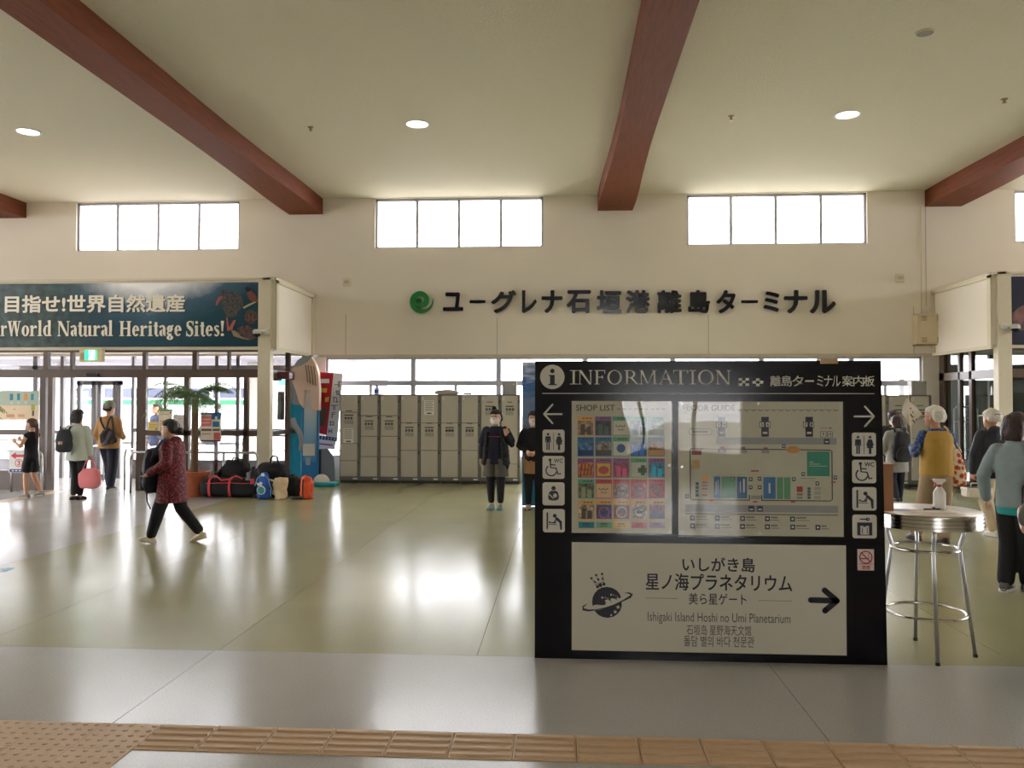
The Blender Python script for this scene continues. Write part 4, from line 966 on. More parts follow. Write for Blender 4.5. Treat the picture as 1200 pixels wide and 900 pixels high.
# no-smoking sticker
mb=MB(); rect(mb,1004.7,643.5,1024.2,668.5,.002); stk=mb.build('sticker',mat('sticker_pink',(222,196,190),.5,vary=.02),bd_)
RD=mat('sticker_red',(150,44,44),.5); mb=MB(); c=B(1014.5,653); mb.ring2(c[0],c[1],.041,.041,.007,.007,F0-.004,F0-.002); mb.stroke([B(1008.5,647),B(1020.5,659)],.007,F0-.004,F0-.002); mb.stroke([B(1008.5,654.5),B(1018,654.5)],.007,F0-.004,F0-.002); mb.stroke([B(1019,654),B(1017,650.5),B(1018.5,648.5)],.003,F0-.004,F0-.002)
text_mb(mb,'禁煙',bx(1010,662.5,1019.5,667.3),F0-.002,offset=.01,extrude=.002); rect(mb,1006.5,660.3,1022.5,661.2,.001,.002); mb.build('symbol',RD,stk)

# acrylic cover and fixings
ACR=glass('acrylic',(250,250,246),1.1)
def panel(x0,y0,x1,y1,name):
    mb=MB(); rect(mb,x0,y0,x1,y1,.004); p=mb.build(name,PAN,bd_); return p
shop=panel(670,470,787,625.5,'shop_list_panel'); guide=panel(794.5,470.5,988.5,629,'floor_guide_panel'); plan=panel(670,635.3,992,768,'planetarium_panel')
def wavy(x0,y0,x1,y1,name):
    a=B(x0,y1); c=B(x1,y0); n,m=26,22; vs=[];fs=[]
    for j in range(m+1):
        for i in range(n+1):
            x=a[0]+(c[0]-a[0])*i/n; z=a[1]+(c[1]-a[1])*j/m; e=min(i,n-i,j,m-j)/6; e=min(1,e)
            vs.append((x,F0-.013-.002*e*noise.noise(Vector((x*2.5,z*2.0,3))),z))
    for j in range(m):
        for i in range(n): k=j*(n+1)+i; fs.append((k,k+1,k+n+2,k+n+1))
    mb=MB(); mb.add(vs,fs); o=mb.build(name,ACR,bd_,smooth=True); return o
wavy(670.5,470.5,787.5,626,'acrylic_cover'); wavy(795,471,989,629.5,'acrylic_cover')
for (x,y) in ((674,473),(783,473),(784,545),(674,545),(674,622.5),(784,622.5),(798,473),(888,473),(983,473),(798.5,547),(985,549),(799,623.5),(890,624.5),(985,625.5)):
    c=B(x,y); MB().disc(c[0],c[1],.0085,F0-.018,F0-.002,12).build('fixing_bolt',STEEL,bd_)
# --- shop list: thirty cards
L1=F0-.004
def prect(mb,x0,y0,x1,y1,l=L1,d=.0015): a=B(x0,y0); c=B(x1,y1); return mb.box(a[0],c[0],l-d,l,c[1],a[1])
mb=MB(); text_mb(mb,'SHOP LIST',bx(675,474.4,720.5,481.4),L1,offset=.008,extrude=.002); mb.build('heading',INK,shop)
mb=MB()
for k in range(9): x=723+k*6.5; prect(mb,x,478.6,x+1.3,479.4); prect(mb,x+1.6,479,x+2.8,480.2); prect(mb,x+3,478.6,x+4.3,479.4)
mb.build('motif_row',INK,shop)
HUE={'o':(232,176,96),'p':(140,92,156),'g':(92,172,138),'t':(60,150,136),'b':(24,112,172),'r':(196,66,76),'c':(22,110,150)}
rows=['opggg','bbgcb','pppgp','grrrr','ooooo']
pics=[(150,130,110),(40,60,64),(222,220,210),(110,140,160),(120,140,130), (70,120,170),(130,130,130),(226,224,214),(30,80,150),(120,90,60),
 (216,120,70),(200,66,80),(140,60,90),(200,206,196),(20,120,160), (96,100,80),(226,190,150),(150,120,110),(190,90,110),(130,20,36),
 (170,150,130),(44,80,170),(120,84,70),(180,176,176),(120,90,120)]
import colorsys
CX=[676.5,697.2,717.8,738.4,759.2]; CY=[488,512.2,537,561.6,586.3]
def shade(c,k): return tuple(max(0,min(255,int(v*k))) for v in c)
for j in range(5):
    for i in range(5):
        x0=CX[i]+j*.25; y0=CY[j]; x1=x0+19.2; y1=y0+22.6; n=j*5+i; h=HUE[rows[j][i]]; pc=pics[n]
        mb=MB(); prect(mb,x0,y0,x1,y1)
        for k in range(3): 
            mb.mat(2); prect(mb,x0+6+k*4,y0+1.6,x0+8.6+k*4,y0+2.8,L1-.0015,.0006)
        mb.mat(1); prect(mb,x0+.7,y0+5,x1-.7,y1-1,L1-.0015,.0008)
        flat=n in (2,7,16,13)
        if n==11: mb.mat(4); prect(mb,x0+2,y0+6,x1-2,y1-2,L1-.0023,.0006)
        mb.mat(3); cc=B((x0+x1)/2,(y0+5+y1)/2)
        if n==7: mb.disc(cc[0],cc[1]+.004,.028,L1-.0045,L1-.0023,18)
        elif n==11: mb.disc(cc[0],cc[1],.034,L1-.005,L1-.0029,16,.026)
        elif n in (21,22,17,18,23,19): mb.ring2(cc[0],cc[1],.036,.036,.007,.007,L1-.0045,L1-.0023,n=20); mb.mat(2); prect(mb,x0+6,y0+12,x1-6,y0+15,L1-.003,.0006)
        elif n in (2,16):
            for k in range(5): prect(mb,x0+3.5+k*2.4,y0+10+(k%2),x0+5+k*2.4,y0+12+(k%2),L1-.0023,.0006)
            prect(mb,x0+6,y0+15,x1-6,y0+16,L1-.0023,.0006)
        elif n==13: prect(mb,x0+12,y0+8,x0+17,y0+20,L1-.0023,.0006); prect(mb,x0+8.5,y0+11,x1-.5,y0+17,L1-.0023,.0006)
        elif n in (5,6,4,24,9): prect(mb,x0+.7,y0+15,x1-.7,y1-1,L1-.0023,.0006)
        elif n==10:
            for k in range(4): mb.stroke([B(x0+3+k*4,y1-2),B(x0+5+k*4,y0+7)],.007,L1-.0045,L1-.0023)
        else: prect(mb,x0+4,y0+9,x0+9,y1-1,L1-.0023,.0006); prect(mb,x0+11,y0+12,x0+16,y1-1,L1-.0023,.0006)
        pm_=mat('card_plain_%d'%n,pc,.5) if flat else ramp_mat('card_print_%d'%n,[(.3,shade(pc,.45)),(.5,pc),(.7,shade(pc,1.5))],scale=34+n)
        acc={7:(20,90,160),11:(190,70,80),13:(60,110,80),21:(200,90,90),22:(220,220,214),5:(24,60,120),24:(60,70,130)}.get(n,shade(pc,.5) if sum(pc)>330 else shade(pc,1.7))
        mb.build('shop_card',[mat('card_hue_'+rows[j][i],h,.5,vary=.04),pm_,mat('card_ink',(60,50,50),.6),mat('card_acc_%d'%n,acc,.5),mat('card_yellow',(222,196,60),.5)],shop)
for i,c in enumerate('bgopx'):
    x0=CX[i]+1.4; col={'b':(50,150,176),'g':(120,180,150),'o':(228,196,130),'p':(212,112,122),'x':(168,140,176)}[c]
    mb=MB(); prect(mb,x0,611.4,x0+18.6,618.8); mb.mat(1); prect(mb,x0+5,613.2,x0+13,614.5,L1-.0015,.0006); prect(mb,x0+4,616,x0+14,616.8,L1-.0015,.0006)
    mb.build('legend_tag',[mat('tag_'+c,col,.5),mat('card_ink')],shop)
# --- floor guide
mb=MB(); text_mb(mb,'FLOOR GUIDE',bx(800.5,474.5,861,481.4),L1,offset=.004,extrude=.002); mb.build('heading',INK,guide)
mb=MB()
for k in range(15): x=864+k*8; prect(mb,x,479.9,x+1.8,480.9); prect(mb,x+2,480.6,x+3.8,481.8); prect(mb,x+4.4,479.9,x+6,480.9)
mb.build('motif_row',mat('motif_brown',(90,80,66),.6),guide)
GBK=mat('guide_grey',(150,152,156),.5); NV=mat('guide_navy',(30,40,74),.5); DKN=mat('guide_dark',(26,26,34),.5)
gp=MB(); prect(gp,839,512.5,980,521); prect(gp,803,591,982,601); gp.build('road_band',GBK,guide)
gp=MB(); prect(gp,809.5,528,974,583.5,L1,.0006); gp.build('plan_field',mat('guide_field',(196,196,176),.5),guide)
mb=MB()
def pl(pts,w=.0062): mb.stroke([B(*p) for p in pts],w,L1-.003,L1-.0006,True)
pl([(823.5,526),(809.5,526),(808.5,527.5),(809,584),(811,585.5),(878,586)]); pl([(892.5,586.2),(972.5,587),(975,585),(974.5,529),(972.5,527.5),(937.5,527)]); pl([(921,526.8),(902.5,526.6)]); pl([(893,526.6),(868,526.4)]); pl([(849.5,526.2),(842,526.2)]); pl([(842,526.2),(842,530)]); pl([(823.5,526),(841,526.1)],.004); pl([(849.5,526),(868,526.3)],.004); pl([(893,526.5),(902,526.6)],.004)
pl([(878,586),(878,580.5)]);pl([(892.5,586.2),(892.5,580.5)]);
mb.build('plan_outline',DKN,guide)
def blk(x0,y0,x1,y1,c,nm='plan_block',lab=None):
    mb=MB(); prect(mb,x0,y0,x1,y1,L1-.0006,.0014)
    if lab:
        mb.mat(1)
        for q_ in lab: prect(mb,*q_,L1-.002,.0005)
    return mb.build(nm,[mat('guide_%d_%d_%d'%c,c,.5),PAP],guide)
G_=(84,150,112); Bl=(24,104,170); Bl2=(60,110,170)
blk(836.5,558.3,844,583.3,Bl,lab=[(838.5,564,839.5,580),(841,562,841.8,576)]); blk(845.3,558.3,862,583.6,G_); blk(863.3,558.5,875.3,584,Bl2,lab=[(867,564,868,577),(870.5,561,872.5,577)]); blk(894.3,559,908.7,584.5,Bl,lab=[(900.5,566,902.5,578)]); blk(910.2,559.2,917.5,584.7,G_); blk(918.5,559.4,926,584.8,G_)
blk(945.3,529,972,558,(18,140,116),lab=[(948,541,953,541.8),(948,543.5,960,544.1),(948,545.8,969,546.4)])
blk(810.5,527.6,822,533,(150,60,66)); blk(811,539,820,549,(190,150,96)); blk(822.5,556,829,563,(214,150,80)); 
for k in range(5): blk(822.5,564+k*3.7,829,566.4+k*3.7,(160,100,110) if k!=3 else (200,150,100))
for k in range(4): blk(815,565+k*4.4,818.6,568.6+k*4.4,(50,62,100))
blk(933.5,570,940.3,576.5,(176,50,60)); blk(933.5,578,940.3,580.5,(140,110,110)); blk(933.5,582,940.3,584.2,(110,150,130))
for k in range(4): blk(946,571+k*3.5,949.6,574+k*3.5,(70,78,110))
for k in range(3): blk(954,570.6+k*5.2,961.5,574.4+k*5.2,(166,166,160))
for (x,y) in ((858.5,561),(858.5,561),(890,561),(890,571),(879.5,561.5),(879.5,571),(930,561.5),(957.5,566.5),(941,555.5),(918.3,522.8),(805,581.5),(978.5,559.5)): blk(x-2.1,y-2.3,x+2.1,y+2.3,(52,60,96),'icon_block',[(x-1,y-1,x+1,y+.6)])
for x in (845.6,896.3,948):
    blk(x-4.4,488.5,x+4.4,511.8,(24,34,70),'berth_block',[(x-2.6,506,x+2.6,508.4)])
for x,s2 in ((841.8,'34'),(892.6,'56'),(943.7,'78')):
    for k,ch in enumerate(s2):
        mb=MB(); xx=x+k*7; prect(mb,xx-3,494,xx+3,501,L1-.002,.001); mb.mat(1); prect(mb,xx-2.3,494.8,xx+2.3,500.2,L1-.003,.0005); mb.mat(0); text_mb(mb,ch,bx(xx-1.2,495.6,xx+1.2,499.4),L1-.0035,offset=.03,extrude=.0006); mb.build('berth_number',[DKN,PAP],guide)
for xx,ch in ((964.5,'9'),(972,'10')):
    mb=MB(); prect(mb,xx-3.3,505.5,xx+3.3,512.3,L1-.001,.001); mb.mat(1); prect(mb,xx-2.6,506.2,xx+2.6,511.6,L1-.002,.0005); mb.mat(0); text_mb(mb,ch,bx(xx-(1.2 if len(ch)<2 else 2),507,xx+(1.2 if len(ch)<2 else 2),510.8),L1-.0025,offset=.03,extrude=.0006); mb.build('berth_number',[DKN,PAP],guide)
blk(965,514,972,520.5,(30,40,74),'icon_block',[(966.6,517,970.4,518.4)]); blk(877,592.6,883.7,599.3,(30,40,74),'icon_block',[(878.3,596,882.4,597.6)]); blk(887,592.7,893.7,599.4,(30,40,74),'icon_block',[(888.3,596,892.4,597.6)])
mb=MB(); c=B(929,527); mb.disc(c[0],c[1],.042,L1-.005,L1-.003,26,.023); mb.build('plan_block',mat('guide_orange',(206,140,70),.5),guide)
blk(841.5,525.5,851,531,(150,150,146)); blk(866.5,525.7,875,530.8,(150,150,146)); blk(892,526,901.5,531.3,(150,150,146)); blk(880,580.5,891.5,585,(150,150,146))
for (x,y) in ((845.8,524.6),(870.5,524.8),(896.8,525.2),(884.3,551.8),(833,586.5),(884.5,587.8),(929,588),(976,565)): 
    mb=MB(); prect(mb,x-(4.5 if y==551.8 else 2.6),y-1,x+(4.5 if y==551.8 else 2.6),y+.9,L1-.003,.0008); mb.build('entrance_mark',mat('guide_red',(170,72,76),.5),guide)
mb=MB(); 
a=bx(807.5,502.3,834,509.5); mb.stroke([(a[0]+.01,a[1]),(a[2]-.01,a[1]),(a[2],a[1]+.01),(a[2],a[3]-.01),(a[2]-.01,a[3]),(a[0]+.01,a[3]),(a[0],a[3]-.01),(a[0],a[1]+.01),(a[0]+.01,a[1])],.003,L1-.002,L1)
for k in range(6): prect(mb,812+k*3,504.8,814+k*3,507)
prect(mb,808.5,502,812,503,L1,.001); mb.build('caption_pill',mat('guide_caption',(120,120,112),.6),guide)
mb=MB(); prect(mb,961,501.4,972,502); mb.prism([B(972,500.4),B(975,501.7),B(972,503)],L1-.0015,L1); mb.build('direction_mark',mat('guide_red'),guide)
mb=MB(); prect(mb,938,560.2,945,560.9); prect(mb,946,560.3,956,561); prect(mb,803,602.6,982,602.9); mb.build('caption_line',mat('guide_caption'),guide)
for j,row in enumerate(((808.5,837.5,867,896.3,925.6),(808.5,837.6,867,896.2,925.8,955.3))):
    for i,x in enumerate(row):
        y=603.8+j*9.4+i*.35
        blk(x,y,x+5.8,y+5.9,(36,44,76),'icon_block',[(x+1.6,y+1.8,x+4.2,y+4)])
        mb=MB(); L_=(12,11,10,8,13,7)[i]
        for k in range(int(L_/2)): prect(mb,x+7.2+k*2,y+.6,x+8.8+k*2,y+2.4)
        prect(mb,x+7.2,y+4.2,x+7.2+L_*1.2,y+5); mb.build('legend_text',mat('guide_caption2',(90,88,84),.6),guide)
# --- planetarium panel
def ptext(s_,x0,y0,x1,y1,off,m=INK,name='lettering'):
    mb=MB(); text_mb(mb,s_,bx(x0,y0,x1,y1),L1,offset=off,extrude=.002); mb.build(name,m,plan)
GI=mat('print_grey',(92,90,86),.6)
ptext('いしがき島',799.5,653.5,884.5,669.5,.018); ptext('星ノ海プラネタリウム',756.5,673.5,928,691,.018)
ptext('美ら星ゲート',807,695.5,874.5,708,.004); ptext('Ishigaki Island Hoshi no Umi Planetarium',759,719.5,926,730.7,0,GI); ptext('石垣岛 星野海天文馆',804.5,733,880,743.5,0,GI); ptext('돌담 별의 바다 천문관',801.5,746,883.5,757,.002,GI)
mb=MB(); prect(mb,756.5,700.3,794.5,701.4); prect(mb,888.5,703.3,928,704.4); mb.build('rule',GI,plan)
mb=MB(); T=B(980.5,703.8); w=.036
mb.stroke([B(950,703),T],w,L1-.002,L1,True); mb.stroke([B(966,691.5),T],w,L1-.002,L1,True); mb.stroke([B(966.5,715.5),T],w,L1-.002,L1,True); mb.build('arrow_right',INK,plan)
# planet emblem
def Q(x,y): return B(670+x/11.25,660+y/11.25)
mb=MB(); c=Q(465,515); r=Q(662,515)[0]-c[0]
top=[Q(*p) for p in ((275,560),(268,510),(275,450),(300,395),(345,345),(400,318),(465,310),(530,322),(590,355),(630,400),(650,445),(630,462),(600,450),(590,470),(600,490),(570,465),(520,460),(510,480),(530,520),(505,490),(470,475),(435,485),(450,520),(440,545),(400,552),(350,545),(310,545))]
mb.prism(top,L1-.002,L1)
mb.prism([Q(*p) for p in ((300,625),(380,608),(470,580),(560,545),(655,505),(660,560),(640,620),(600,670),(545,705),(470,718),(400,705),(345,675))],L1-.002,L1)
mb.stroke([Q(*p) for p in ((205,530),(150,570),(150,605),(220,620),(320,612),(440,585),(560,545),(680,490),(770,440),(790,410),(760,392),(695,388))],[.001,.010,.016,.012,.006,.004,.004,.008,.015,.016,.010,.001],L1-.003,L1)
for (x,y,s2) in ((340,308,.5),(378,287,.62),(425,274,.5),(260,197,.4),(322,155,.4),(400,140,.4)): q=Q(x,y); mb.disc(q[0],q[1],.0125*s2*1.6,L1-.002,L1,12)
for p in (((285,215),(330,250),(305,262)),((335,185),(372,215),(345,235)),((402,170),(425,215),(392,220))): mb.prism([Q(*q) for q in p],L1-.002,L1)
mb.stroke([Q(262,200),Q(312,285),Q(330,262),Q(425,232),Q(402,145)],.0022,L1-.0015,L1); mb.stroke([Q(322,160),Q(345,235)],.0022,L1-.0015,L1); mb.stroke([Q(312,285),Q(430,245)],.003,L1-.0015,L1)
mb.build('planet_emblem',INK,plan)
mb=MB()
for (x,y,s2) in ((610,575,1.0),(572,638,.95),(520,682,.6)):
    q=Q(x,y); rr=.0145*s2; mb.prism([(q[0]+rr*(1 if k%2==0 else .45)*math.sin(k*PI/5),q[1]+rr*(1 if k%2==0 else .45)*math.cos(k*PI/5)) for k in range(10)],L1-.004,L1-.002)
for (x,y,s2) in ((403,450,.9),(440,450,.5),(465,458,.4),(485,465,.35),(518,412,.8),(550,415,.45),(580,425,.35),(600,435,.3)): q=Q(x,y); mb.disc(q[0],q[1],.0075*s2,L1-.004,L1-.002,10)
mb.build('emblem_stars',PAN,plan)
# tape on the top edge
a=B(961,425.5); b=B(982,419.5)
MB().box(a[0],b[0],F0-.003,F0+.08,a[1]-.005,b[1]-.004).build('tape_piece',mat('tape_tan',(190,160,110),.6),bd_)

# ================================================================ bar table and what lies on it
TC=Vector((2.405,5.615,0)); TZ=at(1098,597,5.615).z
tb=thing('bar_table','round chrome banded bar table with white top and four splayed tube legs','table',(TC.x,TC.y,0))
RT=.352
MB().lathe([(.0001,TZ-.012),(RT-.01,TZ-.012),(RT-.01,TZ-.004),(RT-.02,TZ),(.0001,TZ)],(TC.x,TC.y,0),64).build('table_top',mat('laminate_white',(242,234,224),.25,vary=.02),tb,smooth=True,auto=30)
pr=[(RT-.03,TZ-.105)]
for k in range(4):
    z=TZ-.1+k*.0235; pr+=[(RT-.004,z),(RT,z+.003),(RT,z+.017),(RT-.004,z+.02)]
pr+=[(RT-.002,TZ-.004),(RT-.01,TZ-.002)]
MB().lathe(pr,(TC.x,TC.y,0),64).build('chrome_band',CHROME,tb,smooth=True,auto=25)
legs=[(2.356,5.334),(2.679,5.528),(2.45,5.885),(2.125,5.70)]
zr=at(1090,642,5.6).z; zb=at(1090,717,5.6).z
for (lx,ly) in legs:
    d=Vector((lx-TC.x,ly-TC.y,0)); u=d.normalized()
    P=[TC+u*.235+Vector((0,0,TZ-.1)),TC+u*.225+Vector((0,0,TZ-.16)),TC+u*.205+Vector((0,0,zr+.03)),TC+u*.203+Vector((0,0,zr)),TC+u*.21+Vector((0,0,zr-.05)),TC+u*d.length+Vector((0,0,.012))]
    MB().tube(P,.0125,12).build('leg',STEEL,tb,smooth=True)
    MB().tube([TC+u*d.length+Vector((0,0,0)),TC+u*d.length+Vector((0,0,.02))],.015,12).build('leg_tip',BLACK,tb,smooth=True,auto=30)
for z,rr in ((zr,.205),(zb,.243)):
    MB().tube([(TC.x+rr*math.cos(2*PI*k/40),TC.y+rr*math.sin(2*PI*k/40),z) for k in range(40)],.0105,10,closed=True,up=(0,0,1)).build('ring',CHROME,tb,smooth=True)
SB=thing('spray_bottle','white spray bottle with red nozzle on the bar table','bottle',(at(1101,596,5.60).x,5.6,TZ))
WB=mat('bottle_white',(236,232,226),.4,vary=.01)
MB().rings([((0,0,0),.032,.022),((0,0,.006),.0375,.027),((0,0,.11),.0375,.027),((0,0,.128),.030,.024),((0,0,.15),.014,.014),((0,0,.155),.0125,.0125)],24,3).build('body',WB,SB,smooth=True,local=True)
MB().lathe([(.0001,.152),(.0155,.152),(.0155,.168),(.0001,.168)],(0,0,0),20).build('collar',mat('nozzle_red',(176,30,40),.4),SB,local=True,smooth=True,auto=30)
MB().prism([(-.012,.165),(.012,.165),(.02,.18),(.038,.188),(.038,.203),(-.03,.205),(-.048,.198),(-.03,.182),(-.014,.178)],-.011,.011).build('spray_head',WB,SB,local=True)
MB().prism([(-.048,.186),(-.06,.190),(-.06,.202),(-.048,.202)],-.009,.009).build('nozzle',mat('nozzle_red'),SB,local=True)
MB().prism([(-.026,.183),(-.02,.183),(-.03,.155),(-.036,.157)],-.006,.006).build('trigger',mat('nozzle_red'),SB,local=True)
MB().box(.034,.038,-.006,.006,.05,.066).build('red_mark',mat('nozzle_red'),SB,local=True)
def sheet(cx,cy,w,d,rz,m,label,z=0,name='paper_sheet'):
    mb=MB(); mb.x=Matrix.Translation((cx,cy,TZ+z))@Matrix.Rotation(rz,4,'Z'); mb.box(-w/2,w/2,-d/2,d/2,0,.0016)
    return mb.build(name,m,label=label,cat='paper')
sheet(2.42,5.50,.3,.2,.08,mat('paper_cream',(232,220,204),.7,vary=.02),'large cream sheet lying under the pen on the bar table')
sheet(2.2,5.56,.15,.1,-.1,mat('paper_bluish',(206,210,236),.5,vary=.02),'small bluish white leaflet by the wooden box on the bar table',.0018)
mb=MB(); mb.box(2.24,2.52,5.418,5.423,TZ+.0018,TZ+.003); mb.build('ruler_strip',mat('strip_red',(170,90,80),.6),label='thin reddish strip lying along the near edge of the cream sheet',cat='strip')
PN=thing('pen','black pen lying on the cream sheet in front of the spray bottle','pen',(2.44,5.56,TZ+.002))
MB().tube([(-.065,.0,.006),(.045,.01,.006)],.0045,8).build('barrel',BLACK,PN,local=True,smooth=True,auto=30); MB().tube([(.045,.01,.006),(.062,.0115,.006)],[.0045,.001],8).build('tip',STEEL,PN,local=True)
MB().box(-.005,.004,-.004,.012,.01,.022).build('clip',BLACK,PN,local=True)
# wooden box behind the board
wx0=B(1033,600)[0]; 
WBX=thing('wooden_box','plain brown wooden box showing past the right edge of the information board','box',(2.0,5.66,TZ+.001))
p=at(1043.5,545,5.56); MB().box(p.x-.2,p.x-.006,5.5,5.5+.16,TZ+.001,p.z).build('side_board',mat('box_wood',(168,112,72),.5,vary=.15,scale=4),WBX); MB().box(p.x-.2,p.x,5.49,5.5+.17,p.z,p.z+.012).build('lid',mat('box_wood'),WBX)

# ================================================================ blue floor sticker
t=on_floor(10,668); a=on_floor(0,668)
mb=MB(); mb.x=Matrix.Translation((t.x-.06,t.y,0))@Matrix.Rotation(.25,4,'Z'); mb.box(-.34,.07,-.10,.10,.0003,.0018); mb.mat(1); mb.box(-.16,.02,-.05,.05,.0018,.0024)
mb.build('floor_sticker',[mat('sticker_blue',(100,160,214),.4),PAP],label='pale blue sticker with a white bar stuck on the green floor',cat='sticker')

# ================================================================ railings
def railing(x0,x1,y,z,posts,label,ends=True):
    t=thing('handrail',label,'railing',((x0+x1)/2,y,0))
    MB().tube([(x0,y,z-.12),(x0+.012,y,z-.05),(x0+.05,y,z),(x1-.05,y,z),(x1-.012,y,z-.05),(x1,y,z-.12)],.021,10).build('top_rail',STEEL,t,smooth=True)
    for p in posts: MB().tube([(p,y,0),(p,y,z-.01 if x0+.1<p<x1-.1 else z-.1)],.02,10).build('post',STEEL,t,smooth=True)
    return t
RY=14.38
def XR_(px): return at(px,560,RY).x
zr_=at(100,529.5,RY).z
railing(XR_(153),XR_(302),RY,zr_,[XR_(153),XR_(183),XR_(262),XR_(302)],'long steel handrail running behind the potted palm')
railing(XR_(-60),XR_(49),RY,zr_,[XR_(-60),XR_(13.5),XR_(49)],'steel handrail holding the red arrow sign at the left')
def side_rail(px,y0,y1,label,zz=zr_):
    x=at(px,560,y0).x; t=thing('handrail',label,'railing',(x,(y0+y1)/2,0))
    MB().tube([(x,y0,zz-.12),(x,y0+.012,zz-.05),(x,y0+.05,zz),(x,y1-.05,zz),(x,y1-.01,zz-.05),(x,y1,zz-.12)],.021,10).build('top_rail',STEEL,t,smooth=True)
    for y in (y0,y1): MB().tube([(x,y,0),(x,y,zz-.1)],.02,10).build('post',STEEL,t,smooth=True)
side_rail(62,14.9,16.6,'steel handrail going in through the open door beside the left jamb')
side_rail(146,14.95,16.6,'steel handrail inside the entrance beside the man in tan')
t=thing('handrail','steel handrail seen through the glass behind the black bags','railing',(-6.2,16.5,0))
xa_,xb_=at(285,520,16.3).x,XVL-.12
MB().tube([(xa_,16.3,.62),(xa_,16.3,.9),(xa_+.05,16.3,.96),(xb_,16.3,.96)],.021,10).build('top_rail',STEEL,t,smooth=True)
for k in range(3): xx=xa_+(xb_-xa_)*k/2; MB().tube([(xx,16.3,0),(xx,16.3,.9)],.018,10).build('post',STEEL,t,smooth=True)
# arrow sign on the left railing
def q2(px,py,Y): p=at(px,py,Y); return (p.x,p.z)
SY=RY-.03
a=q2(10.5,554,SY); b=q2(47,527,SY)
t=thing('direction_sign','white sign with red arrow and circled numeral on the left handrail','sign',((a[0]+b[0])/2,SY,a[1]))
MB().rbox(a[0],b[0],SY-.01,SY,a[1],b[1],.008).build('plate',WHITE,t)
RED=mat('arrow_red',(196,30,44),.5)
T=lambda px,py:q2(px,py,SY-.011)
mb=MB(); mb.prism([T(12.5,534),T(18.5,530),T(18.5,532.6),T(34,532.6),T(34,535.6),T(18.5,535.6),T(18.5,538)],SY-.013,SY-.01); mb.build('arrow',RED,t)
mb=MB(); c=T(22,542.6); mb.ring2(c[0],c[1],.072,.072,.01,.01,SY-.013,SY-.01); text_mb(mb,'3',(c[0]-.028,c[1]-.045,c[0]+.028,c[1]+.045),SY-.01,offset=.02,extrude=.003); mb.build('numeral',RED,t)
mb=MB(); mb.prism([T(40,545),T(43.5,545),T(43.5,550),T(34,550),T(34,547),T(40,547)],SY-.013,SY-.01); mb.build('arrow',RED,t)
mb=MB(); a2=T(11,553.5); b2=T(46.5,550); mb.box(a2[0],b2[0],SY-.013,SY-.01,a2[1],b2[1]); mb.build('foot_band',mat('sign_blue',(36,56,120),.5),t)
mb=MB()
for k in range(7): q_=T(14+k*4,551.6); mb.box(q_[0],q_[0]+.04,SY-.015,SY-.013,q_[1]-.01,q_[1]+.01)
mb.build('foot_text',PAP,t)
# posters on the glass
PY=YV-.012
def poster(x0,y0,x1,y1,label,base,bits,Y=PY,name='poster'):
    a=q2(x0,y1,Y); b=q2(x1,y0,Y); t=thing(name,label,'poster',((a[0]+b[0])/2,Y,a[1]))
    MB().box(a[0],b[0],Y-.004,Y,a[1],b[1]).build('sheet',mat('sheet_%d_%d_%d'%base,base,.6,vary=.04),t)
    for i,(u0,v0,u1,v1,c) in enumerate(bits):
        p=q2(u0,v1,Y-.004); q_=q2(u1,v0,Y-.004); MB().box(p[0],q_[0],Y-.0052-.0003*i,Y-.004,p[1],q_[1]).build('print_patch',mat('print_%d_%d_%d'%c,c,.6,vary=.15,scale=40),t)
    return t
poster(235,483.5,259.3,517.5,'white poster with red and blue print on the glass right of the palm','x' and (226,214,190),[(235,483.5,259.3,486,(40,60,110)),(235.8,487,248,499.5,(214,112,106)),(248,485,258.5,491.5,(36,104,160)),(252,488,255,491.5,(214,224,232)),(249,494,257,500.3,(30,118,150)),(236,502.5,248,505,(96,80,66)),(249.3,502.5,257.5,505,(96,90,80)),(236.5,508,247,509,(150,140,110)),(250.5,507,258,515.5,(198,92,86)),(235,515.8,259,517.3,(46,36,70)),(236.5,491,247,492,(240,190,180)),(237,495,246,496,(240,190,180))])
poster(185.5,479.5,202,505,'tall cream notice with a green edge on the glass',(226,212,184),[(186,480,201.5,481.5,(70,130,80)),(187,492.8,200.5,493.8,(196,130,90)),(199,483,201,484.5,(90,90,80)),(187.5,485,198,486,(190,176,150)),(187,494.5,200.5,499,(226,180,140))])
poster(203,486,215.5,503.5,'pinkish notice beside the tall cream one on the glass',(218,206,198),[(205,493,206.8,496,(90,70,70)),(209,490,213,491,(180,170,165)),(207,499,213,499.6,(190,150,150))])
poster(173.5,494,185,504.5,'small yellow notice low on the glass right of the door',(222,200,120),[(175,497,183,498,(200,170,80)),(175,500,183,501,(200,170,80)),(182,502,184,503.5,(70,70,70))])
poster(-40,458,46,475,'pale green panel with coloured icons on the far left glass',(176,190,172),[(11.5,461.5,15.5,469,(58,130,150)),(20,461,23.5,469,(40,136,156)),(28,461,32.5,469,(222,160,90)),(36.3,461.5,39.6,469,(40,136,156)),(12.5,470.5,15,473.5,(200,206,190)),(20.5,470.5,22.8,473.5,(200,206,190)),(29,470.5,31.5,473.5,(200,206,190))])
poster(-40,475,46,492,'peach coloured paper panel under the pale green one on the far left glass',(226,204,170),[(36.5,474,41,480.5,(170,170,70)),(37.5,481,40,487.5,(90,80,60)),(7.5,485.5,17,489,(206,150,110)),(21,485.5,29,488.8,(214,160,120)),(16,479,18,480.3,(180,150,110))])
poster(325,459,333.5,492,'dark vertical notice on the glass left of the photo booth',(78,74,70),[(326.5,463,332,466,(110,96,84)),(327,470,331,484,(96,100,86))],Y=15.6)
